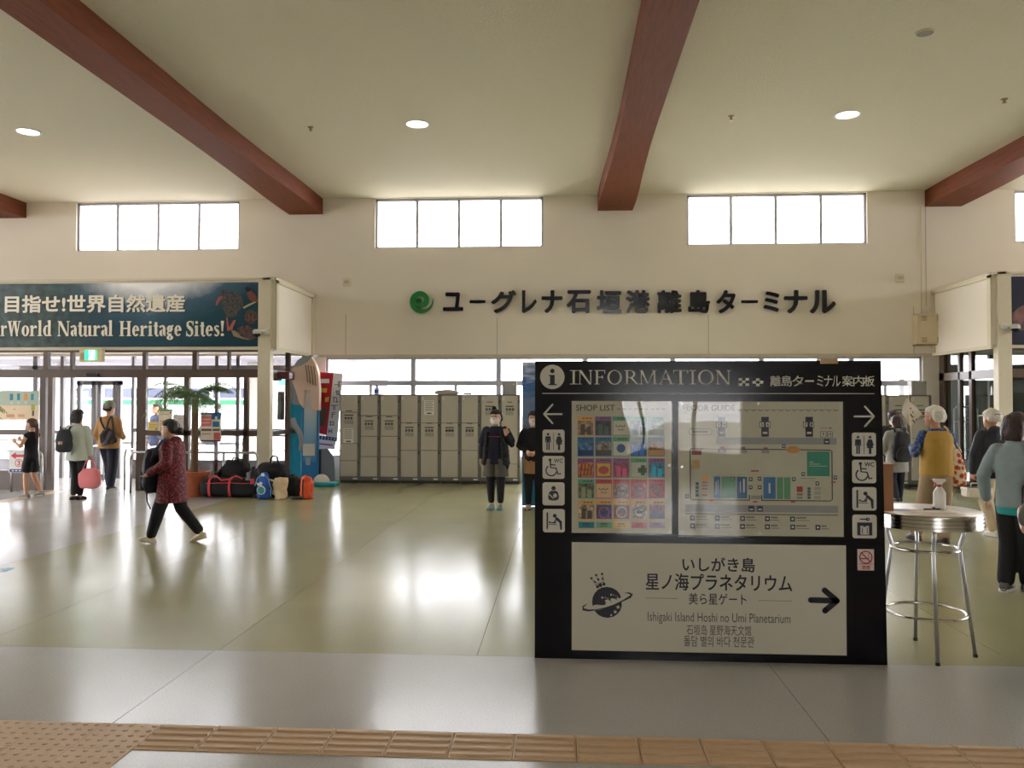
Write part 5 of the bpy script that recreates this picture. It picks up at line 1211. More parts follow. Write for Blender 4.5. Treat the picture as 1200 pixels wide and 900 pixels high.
# colourful box on the rail right of the corner post
t=thing('ribbon_box','small maroon and navy box set on the rail beside the corner post','box',(at(332,440,15.2).x,15.2,at(332,445,15.2).z))
a=q2(319,446,15.2); b=q2(326,435,15.2); MB().rbox(a[0],b[0],15.2,15.4,a[1],b[1],.01).build('navy_half',mat('box_navy',(30,26,50),.5),t); a=q2(326,444,15.2); b=q2(339,436,15.2); MB().rbox(a[0],b[0],15.2,15.4,a[1],b[1],.01).build('maroon_half',mat('box_maroon',(96,24,44),.5),t)

# ================================================================ bags on the floor
BB=mat('bag_black',(11,11,13),.75,vary=.3,bump=.5,bscale=25); BB2=mat('bag_charcoal',(17,18,20),.8,vary=.3,bump=.6,bscale=18); BRD=mat('strap_red',(206,60,70),.6); 
def fx(px,Y): return at(px,570,Y).x
Yb=13.72
x0,x1=fx(231,Yb),fx(303,Yb)
t=thing('duffel_bag','black duffel bag with red straps lying before the heap','bag',((x0+x1)/2,Yb+.18,0)); w=x1-x0; L_=w/2
n=22; vs=[]
mb=MB(); rg=[]
prof=[(0,.02),(.01,.10),(.04,.15),(.10,.17),(.3,.172),(.5,.168),(.7,.172),(.9,.17),(.96,.15),(.99,.10),(1,.02)]
vv=[];ff=[]
for (u,r_) in prof:
    for k in range(n):
        a_=2*PI*k/n; yy=math.copysign(abs(math.cos(a_))**.75,math.cos(a_))*r_; zz=.165+math.copysign(abs(math.sin(a_))**.75,math.sin(a_))*r_*.97
        xx=(u-.5)*w; q_=noise.noise(Vector((xx*7,yy*7,zz*7)))*.014
        vv.append((xx,yy+q_,max(0.002,zz+q_*(1 if zz>.1 else 0))))
for i in range(len(prof)-1):
    for k in range(n): k2=(k+1)%n; ff.append((i*n+k,i*n+k2,(i+1)*n+k2,(i+1)*n+k))
ff+=[tuple(range(n-1,-1,-1)),tuple((len(prof)-1)*n+k for k in range(n))]
mb.add(vv,[f[::-1] for f in ff]); mb.build('bag_body',BB,t,local=True,smooth=True)
def strap_ring(x,name='strap',rr=.185):
    pth=[(x,math.copysign(abs(math.cos(a_))**.75,math.cos(a_))*rr,.165+math.copysign(abs(math.sin(a_))**.75,math.sin(a_))*rr*.97) for a_ in [R(-50-260*k/16+ -0) for k in range(17)]]
    MB().tube([(p[0],p[1],max(.01,p[2])) for p in pth],.024,6,flat=.25).build(name,BRD,t,local=True)
for x in (-w*.31,w*.02): strap_ring(x)
MB().tube([(-w*.31,-.15,.26),(-w*.28,-.17,.37),(-w*.2,-.16,.38),(-w*.12,-.15,.30),(w*.02,-.14,.32)],.014,8).build('handle',BRD,t,local=True,smooth=True)
MB().tube([(w*.02,-.15,.3),(w*.12,-.15,.38),(w*.22,-.15,.33)],.014,8).build('handle',BRD,t,local=True,smooth=True)
MB().tube([(-w*.49,-.1,.24),(-w*.25,-.175,.25),(0,-.18,.26),(w*.25,-.175,.25),(w*.46,-.1,.26)],.022,6,flat=.3).build('seam_strap',BRD,t,local=True)
MB().box(w*.36,w*.42,-.17,-.14,.24,.33).build('end_tab',BRD,t,local=True)
def sackthing(name,px0,px1,Y,h,d,m,label,cat='bag',seed=1,top=.75,amp=.02,z=0,ex=2.6,tilt=0,parts=None):
    xa,xb=fx(px0,Y),fx(px1,Y); t=thing(name,label,cat,((xa+xb)/2,Y+d/2,z))
    MB().sack((0,0,0),xb-xa,d,h,ex,top,seed,amp,tilt=tilt).build('bag_body',m,t,local=True,smooth=True)
    if parts: parts(t,xb-xa,d,h)
    return t
def bp_parts(t,w,d,h):
    MB().tube([(-w*.1,-d*.2,h*.95),(-w*.05,-d*.22,h*1.06),(w*.1,-d*.22,h*1.06),(w*.14,-d*.2,h*.95)],.014,8).build('handle',BB2,t,local=True,smooth=True)
    MB().sack((w*.05,-d*.42,h*.1),w*.6,d*.35,h*.5,2.4,.8,5,.01).build('front_pocket',BB2,t,local=True,smooth=True)
    MB().tube([(-w*.4,-d*.35,h*.75),(-w*.5,-d*.45,h*.55),(-w*.4,-d*.5,h*.3)],.016,8).build('shoulder_strap',BB2,t,local=True,smooth=True)
sackthing('rucksack',253,292,14.02,.62,.34,BB,'tall black rucksack at the back of the heap, behind the duffel',seed=2,top=.8,ex=3.2,amp=.03,parts=bp_parts)
sackthing('rucksack',236,262,14.06,.46,.24,BB2,'black rucksack leaning between the plant pot and the tall rucksack',seed=12,top=.5,tilt=.35)
def tote_parts(t,w,d,h):
    MB().tube([(-w*.05,-d*.1,h*.9),(-w*.03,-d*.1,h*1.12),(w*.02,-d*.1,h*1.2),(w*.14,-d*.1,h*1.18),(w*.18,-d*.1,h*.92)],.016,8).build('handle',BB,t,local=True,smooth=True)
    MB().box(-w*.3,w*.3,-d*.5,-d*.47,h*.7,h*.72).build('zip',BB2,t,local=True)
sackthing('travel_bag',293,337,13.98,.58,.36,BB,'black travel bag with an upright loop handle',seed=4,top=.8,ex=3.4,parts=tote_parts)
sackthing('plastic_bag',284,304,13.74,.48,.2,mat('crinkled_black',(20,20,22),.35,vary=.4,scale=20,bump=.9,bscale=30),'crinkled shiny black plastic bag left of the blue drawstring bag',seed=8,top=.7,amp=.03,parts=lambda t,w,d,h:MB().sack((0,0,h*.93),w*.3,d*.3,.08,2,.7,3,.01).build('tied_top',BB2,t,local=True,smooth=True))
def blue_parts(t,w,d,h):
    WHT=mat('print_white',(214,226,226),.6); GRT=mat('print_green',(60,150,150),.6)
    y=-d*.5-.004
    mb=MB(); mb.disc(-w*.06,h*.34,w*.19,y-.012,y+.02,24); mb.build('round_print',GRT,t,local=True)
    mb=MB(); mb.ring2(-w*.06,h*.34,w*.25,w*.25,.010,.010,y-.010,y+.02); mb.build('ring_print',WHT,t,local=True)
    mb=MB(); mb.prism([(-w*.34,h*.62),(-w*.2,h*.6),(-w*.1,h*.66),(0,h*.6),(-w*.06,h*.52),(w*.06,h*.5),(w*.02,h*.46),(-w*.12,h*.5),(-w*.26,h*.52)],y-.010,y+.03); mb.build('bird_print',WHT,t,local=True)
    MB().tube([(0,-d*.2,h*.98),(w*.35,-d*.45,h*.75),(w*.5,-d*.3,h*.4),(w*.48,-d*.3,h*.08)],.008,6).build('cord',mat('cord_blue',(130,170,214),.6),t,local=True)
    MB().tube([(0,-d*.2,h*.98),(-w*.3,-d*.48,h*.78),(-w*.46,-d*.4,h*.5)],.008,6).build('cord',mat('cord_blue'),t,local=True)
    MB().rbox(-w*.1,w*.1,-d*.42,-d*.3,h*.86,h*.98,.01).build('cord_stopper',WHT,t,local=True)
sackthing('drawstring_bag',297.5,317,13.58,.45,.14,mat('bag_blue',(24,86,180),.6,vary=.15),'blue drawstring bag with a round green and white print',seed=6,top=.45,amp=.012,ex=3,parts=blue_parts)
def cream_parts(t,w,d,h):
    for k in range(3): MB().tube([(-w*.35,-d*.2,h*.8+k*.012),(-w*.55,-d*.3,h*.86+k*.01),(-w*.75,-d*.25,h*(.95-.04*k))],.006,6).build('cord',mat('cord_cream',(214,200,170),.7),t,local=True)
sackthing('cloth_sack',318,335.5,13.62,.36,.17,mat('sack_cream',(220,198,160),.8,bump=.4,bscale=14),'cream cloth sack with knotted cords beside the blue drawstring bag',seed=9,top=.85,amp=.03,parts=cream_parts)
sackthing('sports_bag',326,352,14.0,.35,.3,BB2,'low black sports bag between the cream sack and the orange bag',seed=11,top=.7,ex=3,parts=lambda t,w,d,h:MB().tube([(-w*.2,-d*.4,h*.7),(-w*.1,-d*.4,h*.95),(w*.1,-d*.4,h*.95),(w*.2,-d*.4,h*.7)],.012,8).build('handle',BB,t,local=True,smooth=True))
sackthing('black_bundle',306,328,13.8,.30,.2,BB,'black bundle packed behind the blue bag and the cream sack',seed=14,top=.8,parts=lambda t,w,d,h:MB().box(-w*.1,w*.1,-d*.52,-d*.3,h*.4,h*.5).build('buckle',BB2,t,local=True))
def orange_parts(t,w,d,h):
    MB().tube([(-w*.12,-d*.3,h*.98),(-w*.14,-d*.52,h*.7),(-w*.12,-d*.54,h*.3),(-w*.1,-d*.5,.02)],.014,6,flat=.4).build('strap',BLACK,t,local=True)
    MB().tube([(-w*.1,-d*.5,.025),(-w*.5,-d*.55,.03),(-w*.85,-d*.5,.03)],.022,8).build('strap_end',BLACK,t,local=True,smooth=True)
    MB().tube([(-w*.3,-d*.1,h*.93),(-w*.1,-d*.1,h*1.04),(w*.1,-d*.1,h*.98)],.012,8).build('rolled_top',mat('bag_orange'),t,local=True,smooth=True)
sackthing('dry_bag',348.5,366,13.62,.38,.19,mat('bag_orange',(226,84,34),.5,vary=.15,bump=.3,bscale=12),'orange bag with a black strap at the right end of the heap',seed=16,top=.7,amp=.025,parts=orange_parts)

# ================================================================ potted palms
LEAF=mat('leaf_green',(112,140,84),.5,vary=.35,scale=20); LEAFD=mat('leaf_dark',(74,104,60),.5,vary=.3); BARK=mat('palm_bark',(112,88,66),.85,vary=.35,scale=30,bump=.8,bscale=40); TERRA=mat('terracotta',(176,96,66),.7,vary=.08)
def palm(x,y,label,h=2.05,scale=1.0,seed=1,lean=0):
    rnd=random.Random(seed); t=thing('potted_palm',label,'plant',(x,y,0))
    MB().lathe([(.0001,0),(.19,0),(.2,.02),(.245,.36),(.27,.365),(.275,.43),(.25,.435),(.24,.40),(.0001,.39)],n=32).build('pot',TERRA,t,smooth=True,local=True,auto=35)
    MB().lathe([(.0001,.405),(.24,.395)],n=24).build('soil',mat('soil',(60,46,34),.9,bump=.8),t,local=True)
    P=[];Rr=[]
    for k in range(30):
        u=k/29; P.append((lean*u*u,0,.39+(h-.39)*u)); Rr.append((.064-.012*u)*(1+.10*(k%2)))
    MB().tube(P,Rr,12).build('trunk',BARK,t,local=True,smooth=True)
    for k in range(20):
        a_=2*PI*k/20*1.0+rnd.uniform(-.2,.2); L_=rnd.uniform(.6,.92)*scale; up_=rnd.choice((.35,.6,.9,1.15)); mb=MB(); rp=[]
        c=Vector((lean,0,h))
        for i in range(13):
            u=i/12; r_=L_*u; z=up_*L_*u-1.15*L_*u*u*.85; rp.append(c+Vector((math.cos(a_)*r_,math.sin(a_)*r_,z+.02)))
        mb.tube(rp,[.009*(1-.75*i/12) for i in range(13)],5)
        for i in range(2,13):
            for q_ in range(2):
                u=(i+q_*.5)/12.5; j=min(11,int(u*12)); p=rp[j].lerp(rp[j+1],u*12-j) if j<12 else rp[12]
                T_=(rp[min(12,j+1)]-rp[j]).normalized(); S=T_.cross(Vector((0,0,1))).normalized()
                ln=.22*scale*math.sin(PI*min(1,u*.85+.12))+.03
                for s_ in (-1,1):
                    d=(S*s_*.85+T_*.55+Vector((0,0,-.28+rnd.uniform(-.1,.1)))).normalized(); wv=T_*.010
                    m_=p+d*ln*.5; e_=p+d*ln+Vector((0,0,-.05*ln/.2))
                    mb.add([p-wv*.5,p+wv*.5,m_+wv,e_,m_-wv,m_+Vector((0,0,.006))],[(0,1,5),(1,2,5),(2,3,5),(3,4,5),(4,0,5)])
        mb.build('frond',LEAF if k%3 else LEAFD,t,local=True)
    return t
pp=on_floor(228,581); palm(pp.x,14.0,'tall potted palm in a terracotta pot behind the person in red',h=at(228,468,14.0).z,seed=4)
palm(at(-52,560,13.3).x,13.3,'potted palm at the left edge of the picture, only frond tips in view',h=at(-52,480,13.3).z,scale=.9,seed=9)

# ================================================================ luggage trolley and white case on the right
t=thing('luggage_trolley','silver tube luggage trolley standing behind the dark entrance glass','trolley',(at(1128,560,16.2).x,16.2,0))
a=q2(1118,476,16.2); b=q2(1146,560,16.2); x0,x1=a[0],b[0]
MB().tube([(x0,16.2,.08),(x0,16.2,a[1]-.06),(x0+.06,16.2,a[1]),(x1-.06,16.2,a[1]),(x1,16.2,a[1]-.06),(x1,16.2,.08)],.016,8).build('hoop',STEEL,t,smooth=True)
for z in (.35,.75,a[1]-.3,a[1]-.22): MB().tube([(x0,16.2,z),(x1,16.2,z)],.01,6).build('cross_bar',STEEL,t)
for k in (1,2): xx=x0+(x1-x0)*k/3; MB().tube([(xx,16.2,.1),(xx,16.2,a[1])],.007,6).build('upright',STEEL,t)
MB().rbox(x0,x1,15.6,16.2,.1,.15,.02).build('deck',BLACK,t)
for sx in (x0+.05,x1-.05):
    for yy in (15.65,16.12): MB().tube([(sx-.02,yy,.05),(sx+.02,yy,.05)],.05,14).build('wheel',BLACK,t)
p=on_floor(1143,614); Y=10.4
a=q2(1129.5,582,Y); b=q2(1144,571,Y)
t=thing('white_case','small white carrying case held low beside the man in the cream cap','case',((a[0]+b[0])/2,Y,a[1]))
MB().rbox(a[0],a[0]+.30,Y-.09,Y+.09,a[1],b[1],.02).build('case_body',mat('case_white',(226,218,200),.5),t); MB().rbox(a[0]-.004,a[0]+.304,Y-.094,Y+.094,b[1]-.035,b[1]+.0,.01).build('lid',mat('case_white'),t)
MB().tube([(a[0]+.08,Y,b[1]-.01),(a[0]+.09,Y,b[1]+.05),(a[0]+.21,Y,b[1]+.05),(a[0]+.22,Y,b[1]-.01)],.009,8).build('handle',mat('case_white'),t,smooth=True)
# ================================================================ people
SKIN=mat('skin',(214,164,134),.5,vary=.04); SKIN2=mat('skin_tan',(190,138,108),.5,vary=.04)
HAIRK=mat('hair_black',(22,18,17),.5,vary=.4,scale=60,stretch=(1,1,.2),bump=.7,bscale=70); HAIRB=mat('hair_brown',(92,56,36),.5,vary=.3,scale=60,stretch=(1,1,.2)); HAIRM=mat('hair_maroon',(50,27,24),.55,vary=.45,scale=60,stretch=(1,1,.2),bump=.8,bscale=60); HAIRW=mat('hair_white',(222,216,204),.8,vary=.25,scale=55,bump=1.0,bscale=45)
MASK=mat('mask_white',(236,232,224),.7,vary=.01)
DEF=dict(pelvis=(0,0,.515),waist=(0,0,.60),chest=(0,0,.715),neck=(0,-.004,.835),head=(0,.006,.928),
 shR=(.096,-.004,.793),elR=(.132,-.016,.630),wrR=(.14,.02,.49),shL=(-.096,-.004,.793),elL=(-.132,-.016,.630),wrL=(-.14,.02,.49),
 hipR=(.048,0,.50),knR=(.052,.01,.275),anR=(.052,-.008,.045),hipL=(-.048,0,.50),knL=(-.052,.01,.275),anL=(-.052,-.008,.045))
class Person:
    def __init__(s,label,loc,heading,h,pose=None,fat=1.0,skin=SKIN,headyaw=0,headpitch=0,handR=None,handL=None,voxel=.0065,group=None):
        s.h=h; s.fat=fat; s.J={k:Vector(v)*h for k,v in DEF.items()}
        for k,v in (pose or {}).items(): s.J[k]=Vector(v)*h
        s.root=thing('person',label,'person',loc,heading,group)
        s.HR=Matrix.Rotation(headyaw,3,'Z')@Matrix.Rotation(headpitch,3,'X'); s.skin=skin
        J=s.J; mb=MB(); f=fat
        P,W,C,Nk=J['pelvis'],J['waist'],J['chest'],J['neck']
        s.torso(mb,0,0)
        mb.limb(Nk-Vector((0,0,.03*h)),J['head']-Vector((0,.01*h,.03*h)),.034*h,.032*h)
        for sd in 'RL':
            sg=1 if sd=='R' else -1
            mb.limb(J['sh'+sd]*.6+Nk*.38,J['sh'+sd],.024*h,.031*h); mb.limb(J['sh'+sd],J['el'+sd],.032*h*f,.024*h); mb.limb(J['el'+sd],J['wr'+sd],.0245*h,.0155*h,bulge=.002*h)
            mb.limb(J['hip'+sd],J['kn'+sd],.052*h*f,.034*h); mb.limb(J['kn'+sd],J['an'+sd],.034*h,.021*h,bulge=.005*h)
            an=J['an'+sd]; s.foot_dir(sd)
            fd=s.FD[sd]; mb.limb(an-fd*.018*h+Vector((0,0,-.018*h)),an+fd*.07*h+Vector((0,0,-.028*h+ s.toe[sd]*h)),.016*h,.009*h)
            s.hand(mb,sd,(handR if sd=='R' else handL) or {})
        s.headmesh(mb)
        remesh('body',mb,voxel*h/1.6,skin,s.root,2)
    toe={'R':0,'L':0}; FD=None
    def foot_dir(s,sd):
        if s.FD is None: s.FD={}
        k,a=s.J['kn'+sd],s.J['an'+sd]; v=(a-k)
        s.FD[sd]=Vector((.1 if sd=='R' else -.1,1,0)).normalized()
        s.toe=dict(s.toe)
        # a heel that is lifted tips the toes down
        s.toe[sd]=-.5*max(0,(a.z/s.h-.05))
    def torso(s,mb,g,gz,z0=None,extra=None):
        h,f=s.h,s.fat; J=s.J; P,W,C,Nk=J['pelvis'],J['waist'],J['chest'],J['neck']
        R_=[(P+Vector((0,0,-.045*h)),.07,.055),(P,.094,.068),(P.lerp(W,.55),.088,.064),(W,.080,.060),(W.lerp(C,.5),.086,.063),(C,.090,.066),(C.lerp(Nk,.45),.092,.062),(C.lerp(Nk,.70),.074,.050),(C.lerp(Nk,.88),.046,.040),(Nk+Vector((0,0,.012*h)),.034,.034)]
        mb.rings([(c,rx*h*f+g,ry*h*f+g) for c,rx,ry in R_],24,2.3)
    def hp(s,x,y,z): return s.J['head']+s.HR@(Vector((x*s.h,y*s.h,z*s.h))*s.HS)
    HS=1.09
    HP=[(-.066,.018,.046,.004),(-.058,.029,.052,-.018),(-.038,.037,.056,-.040),(-.012,.0425,.056,-.055),(.015,.045,.054,-.062),(.04,.041,.047,-.058),(.058,.029,.032,-.043),(.068,.010,.010,-.02)]
    def hrings(s,mb,rs):
        tmp=MB(); tmp.rings([((0,(a+b)/2*s.h*s.HS,z*s.h*s.HS),w*s.h*s.HS,abs(a-b)/2*s.h*s.HS) for (z,w,a,b) in rs],24,2.15)
        mb.add([s.J['head']+s.HR@p for p in tmp.v],tmp.f)
    def headmesh(s,mb):
        s.hrings(mb,s.HP); h=s.h
        mb.limb(s.hp(0,.052,.004),s.hp(0,.064,-.018),.004*h,.009*h)
        for sg in (-1,1): mb.ball(s.hp(sg*.0445,-.006,-.010),(.006*h,.011*h,.017*h),10,8,s.HR)
        mb.ball(s.hp(0,.046,.016),(.032*h,.012*h,.007*h),12,8,s.HR)
    def face(s,mouth=True):
        h=s.h; mb=MB()
        for sg in (-1,1): mb.ball(s.hp(sg*.018,.0545,-.002),(.0085*h,.004*h,.004*h),10,6,s.HR)
        mb.build('eyes',mat('eye_dark',(30,22,20),.3),s.root,local=True,smooth=True)
        mb=MB()
        for sg in (-1,1): mb.tube([s.hp(sg*.008,.058,.012),s.hp(sg*.018,.057,.0155),s.hp(sg*.028,.052,.012)],.0025*h,6)
        mb.build('eyebrows',HAIRK,s.root,local=True)
        if mouth: MB().tube([s.hp(-.014,.054,-.036),s.hp(0,.058,-.036),s.hp(.014,.054,-.036)],.0035*h,6).build('mouth',mat('lips',(160,84,80),.5),s.root,local=True,smooth=True)
    def mask(s):
        mb=MB(); h=s.h
        s.hrings(mb,[(-.062,.024,.052,.02),(-.055,.034,.060,.012),(-.035,.040,.066,.008),(-.015,.0425,.067,.006),(.0,.036,.062,.016),(.004,.02,.060,.03)])
        remesh('face_mask',mb,.006,MASK,s.root,3)
        for sg in (-1,1): MB().tube([s.hp(sg*.040,.02,-.004),s.hp(sg*.047,-.002,.002),s.hp(sg*.048,-.012,-.01),s.hp(sg*.040,.012,-.04)],.0018*h,5).build('ear_loop',MASK,s.root,local=True)
    def hair(s,style,m=HAIRK):
        mb=MB(); h=s.h; e=.012
        s.hrings(mb,[(.030,.0445+e,.050,-.062-e),(.045,.042+e,.052,-.060-e),(.060,.031+e,.042,-.047-e),(.073,.016+e,.018,-.026-e),(.080,.006,.0,-.012)])
        lo={'short':-.035,'crop':-.02,'bun':-.03,'bob':-.072,'long':-.08,'braid':-.03}[style]
        wd=.0445+e if style!='bob' else .061
        s.hrings(mb,[(lo,wd*.75 if style!='bob' else wd*.82,-.022,-.052-e-(.012 if style in('bob','long') else 0)),(lo*.5,wd*.98,-.008,-.062-e-(.008 if style=='bob' else 0)),(0,wd,.002,-.068-e),(.02,.0455+e,.012,-.066-e),(.04,.043+e,.03,-.060-e)])
        if style=='bun': mb.ball(s.hp(0,-.085,-.012),(.032*h,.030*h,.030*h),14,10,s.HR)
        if style=='topbun': pass
        if style=='long': mb.tube([s.hp(0,-.045,-.03),s.hp(0,-.058,-.08),s.hp(0,-.062,-.13)],[.048*h,.046*h,.03*h],14)
        if style=='braid':
            mb.tube([s.hp(0,-.06,.0),s.hp(0,-.078,-.04),s.hp(0,-.08,-.09),s.hp(0,-.078,-.15),s.hp(0,-.075,-.2),s.hp(0,-.078,-.235)],[.028*h,.02*h,.017*h,.02*h,.016*h,.006*h],10)
        remesh('hair',mb,.007,m,s.root,2,amp=.008,nscale=26)
    def hand(s,mb,sd,o):
        h=s.h; k=h; J=s.J; w=J['wr'+sd]; d=(w-J['el'+sd]).normalized() if 'dir' not in o else Vector(o['dir']).normalized()
        sg=1 if sd=='R' else -1
        n=Vector(o.get('palm',(-sg,0,0))); n=(n-d*n.dot(d)); n=n.normalized() if n.length>1e-3 else Vector((0,1,0))
        side=n.cross(d)*(1 if sd=='R' else -1)   # towards the thumb
        if o.get('flip'): side=-side
        cu=o.get('curl',.35); pl=.052*k
        a=w-d*.006*k; vs=[];N=12
        for t,hw,ht in ((0,.014,.012),(.25,.019,.012),(.7,.0245,.0105),(1,.0235,.009)):
            c=a+d*pl*t
            for q in range(N):
                an=2*PI*q/N; vs.append(c+side*math.cos(an)*hw*k+n*math.sin(an)*ht*k)
        fs=[]
        for i in range(3):
            for q in range(N): q2_=(q+1)%N; fs.append((i*N+q,i*N+q2_,(i+1)*N+q2_,(i+1)*N+q))
        fs+=[tuple(range(N-1,-1,-1)),tuple(3*N+q for q in range(N))]
        mb.add(vs,fs)
        ends=o.get('up',(1,1,1,1))
        for i,(off,ln) in enumerate(((.0205,.040),(.0072,.045),(-.0068,.042),(-.0195,.033))):
            p=a+d*pl*.93+side*off*k; dd=(d+side*off*6).normalized(); c_=cu if ends[i] else 1.35
            P=[p]; ax=dd.cross(n).normalized()
            for seg in (.42,.33,.25):
                dd=Matrix.Rotation(c_*.62,3,ax)@dd
                # bend towards the palm
                P.append(P[-1]+dd*ln*k*seg)
            mb.tube([P[0]-d*.01*k]+P,[.0052*k,.0052*k,.0048*k,.0044*k,.0036*k],8)
        p=a+d*pl*.25+side*.014*k; q_=p+(d*.55+side*.75+n*.25).normalized()*.024*k; r_=q_+(d*.85+side*.35+n*.35).normalized()*.021*k
        mb.tube([p,q_,r_],[.0075*k,.006*k,.0042*k],8)
    def palm_at(s,sd,t=.05):
        w=s.J['wr'+sd]; d=(w-s.J['el'+sd]).normalized(); return w+d*t*s.h
    # ---- clothes
    def top(s,m,g=.014,hem=.47,flare=.0,sleeve='long',name='shirt',amp=.008,hemw=None,voxel=.010,neck=True,cuff=.004,seed=0,hood=False):
        h,f=s.h,s.fat; J=s.J; P,W,C,Nk=J['pelvis'],J['waist'],J['chest'],J['neck']; mb=MB()
        hz=hem*h; dv=P-W; 
        base=P+ (P-W)*((P.z-hz)/max(1e-3,(W.z-P.z))) if hz<P.z else P.lerp(W,(hz-P.z)/(W.z-P.z))
        base.x=P.x; base.y=P.y*1.0
        R_=[(base,.088+flare,.070+flare*.9),(base.lerp(W,.5),.087+flare*.6,.069+flare*.5),(W,.086+flare*.3,.066+flare*.3),(W.lerp(C,.5),.090+flare*.1,.067+flare*.1),(C,.091,.068),(C.lerp(Nk,.42),.091,.063),(C.lerp(Nk,.68),.076,.052),(C.lerp(Nk,.86),.050,.043)]
        if neck: R_.append((Nk+Vector((0,0,.008*h)),.036,.037))
        if hemw: R_=[(c,rx*hemw if i<3 else rx,ry) for i,(c,rx,ry) in enumerate(R_)]
        mb.rings([(c,rx*h*f+g,ry*h*f+g) for c,rx,ry in R_],26,2.3)
        for sd in 'RL':
            sh,el,wr=J['sh'+sd],J['el'+sd],J['wr'+sd]
            mb.limb(sh*.6+Nk*.38,sh,.026*h+g*.5,.034*h+g*.5)
            if sleeve=='none': continue
            if sleeve=='short': mb.limb(sh,sh.lerp(el,.72),.038*h*f+g*.7,.034*h+g)
            else:
                mb.limb(sh,el,.034*h*f+g*.55,.028*h+g*.6); mb.limb(el,el.lerp(wr,.93 if sleeve=='long' else .55),.028*h+g*.6,.020*h+g*.5+cuff)
        if hood: mb.ball(Nk+Vector((0,-.035*h,.0)),(.06*h,.04*h,.038*h))
        return remesh(name,mb,voxel,m,s.root,4,amp=amp,nscale=8,seed=seed)
    def legs(s,m,g=.012,to=.95,name='trousers',flare=0,amp=.004,voxel=.010,waist=True,top_z=None,seed=3):
        h,f=s.h,s.fat; J=s.J; mb=MB(); P=J['pelvis']
        if waist: mb.rings([(P+Vector((0,0,-.05*h)),.080*h*f+g,.062*h*f+g),(P,.096*h*f+g,.069*h*f+g),(P.lerp(J['waist'],.6),.086*h*f+g,.064*h*f+g)],24,2.3)
        for sd in 'RL':
            a,k,n=J['hip'+sd],J['kn'+sd],J['an'+sd]
            if to<=.5: mb.limb(a,a.lerp(k,to*2),.054*h*f+g,.048*h+g+flare)
            else:
                mb.limb(a,k,.054*h*f+g,.037*h+g+flare*.5,bulge=.002); e=k.lerp(n,(to-.5)*2); mb.limb(k,e,.037*h+g+flare*.5,.026*h+g+flare)
        return remesh(name,mb,voxel,m,s.root,4,amp=amp,nscale=7,seed=seed)
    def skirt(s,m,z0=.36,flare=.03,name='skirt',g=.014,split=False,amp=.004):
        h,f=s.h,s.fat; P=s.J['pelvis']; mb=MB()
        if split:
            mb.rings([(P+Vector((0,0,-.03*h)),.098*h*f+g,.072*h*f+g),(P.lerp(s.J['waist'],.15),.090*h*f+g,.068*h*f+g)],24,2.3)
            for sg in (-1,1): mb.rings([(Vector((sg*.058*h,P.y,z0*h)),.056*h+flare,.06*h+flare),(Vector((sg*.05*h,P.y,P.z)),.058*h+g,.074*h+g)],20,2.2)
        else: mb.rings([(Vector((P.x,P.y,z0*h)),.09*h*f+flare,.07*h*f+flare),(P+Vector((0,0,-.02*h)),.099*h*f+g,.072*h*f+g),(P.lerp(s.J['waist'],.9),.084*h*f+g,.064*h*f+g)],26,2.3)
        return remesh(name,mb,.009,m,s.root,3,amp=amp)
    def shoes(s,m,sole=None,L_=.10,name='shoe',open_top=False):
        h=s.h
        for sd in 'RL':
            an=s.J['an'+sd]; fd=s.FD[sd]; rise=an.z-.045*h; tp=s.toe[sd]*2
            dn=Vector((0,0,tp*h)) ; mb=MB(); base=an+Vector((0,0,-.045*h))
            side=Vector((fd.y,-fd.x,0)); pr=[(-.042,.016,.030),(-.034,.0215,.045 if not open_top else .03),(-.01,.024,.05 if not open_top else .032),(.02,.025,.042 if not open_top else .034),(.055,.0275,.030),(.08,.026,.022),(.095,.018,.016),(.101,.008,.010)]
            vs=[];N=12
            for (t,w,hh) in pr:
                c=base+fd*t*h+dn*((t+.042)/.14)
                for q in range(N):
                    an_=2*PI*q/N; ct=math.cos(an_); st_=math.sin(an_); z=(hh*h)*(.5+.5*math.copysign(abs(st_)**.7,st_)); vs.append(c+side*math.copysign(abs(ct)**.75,ct)*w*1.15*h+Vector((0,0,max(0,z)*1.2+.004)))
            fs=[]
            for i in range(len(pr)-1):
                for q in range(N): q2_=(q+1)%N; fs.append((i*N+q,(i+1)*N+q,(i+1)*N+q2_,i*N+q2_))
            fs+=[tuple(range(N)),tuple((len(pr)-1)*N+q for q in range(N-1,-1,-1))]
            mb.add(vs,fs); sh_=mb.build(name,m,s.root,local=True,smooth=True,auto=60)
            if sole:
                vs=[];fs=[]
                for (t,w,hh) in pr:
                    c=base+fd*t*h+dn*((t+.042)/.14); 
                    for (sx,zz) in ((-1,0),(1,0),(1,.016*h),(-1,.016*h)): vs.append(c+side*sx*(w*1.15*h+.004)+Vector((0,0,zz)))
                for i in range(len(pr)-1):
                    for q in range(4): q2_=(q+1)%4; fs.append((i*4+q,i*4+q2_,(i+1)*4+q2_,(i+1)*4+q))
                fs+=[(3,2,1,0),tuple((len(pr)-1)*4+q for q in range(4))]
                MB().add(vs,fs).build('sole',sole,sh_,local=True)
    def glasses(s):
        h=s.h; mb=MB()
        for sg in (-1,1):
            c=s.hp(sg*.018,.064,-.002); X_=s.HR@Vector((1,0,0)); Z_=s.HR@Vector((0,0,1))
            mb.tube([c+X_*math.cos(2*PI*k/14)*.013*h+Z_*math.sin(2*PI*k/14)*.010*h for k in range(14)],.0013*h,5,closed=True)
            mb.tube([s.hp(sg*.031,.06,0),s.hp(sg*.046,.02,.002),s.hp(sg*.047,-.008,-.002)],.0012*h,5)
        mb.tube([s.hp(-.006,.066,0),s.hp(.006,.066,0)],.0012*h,5)
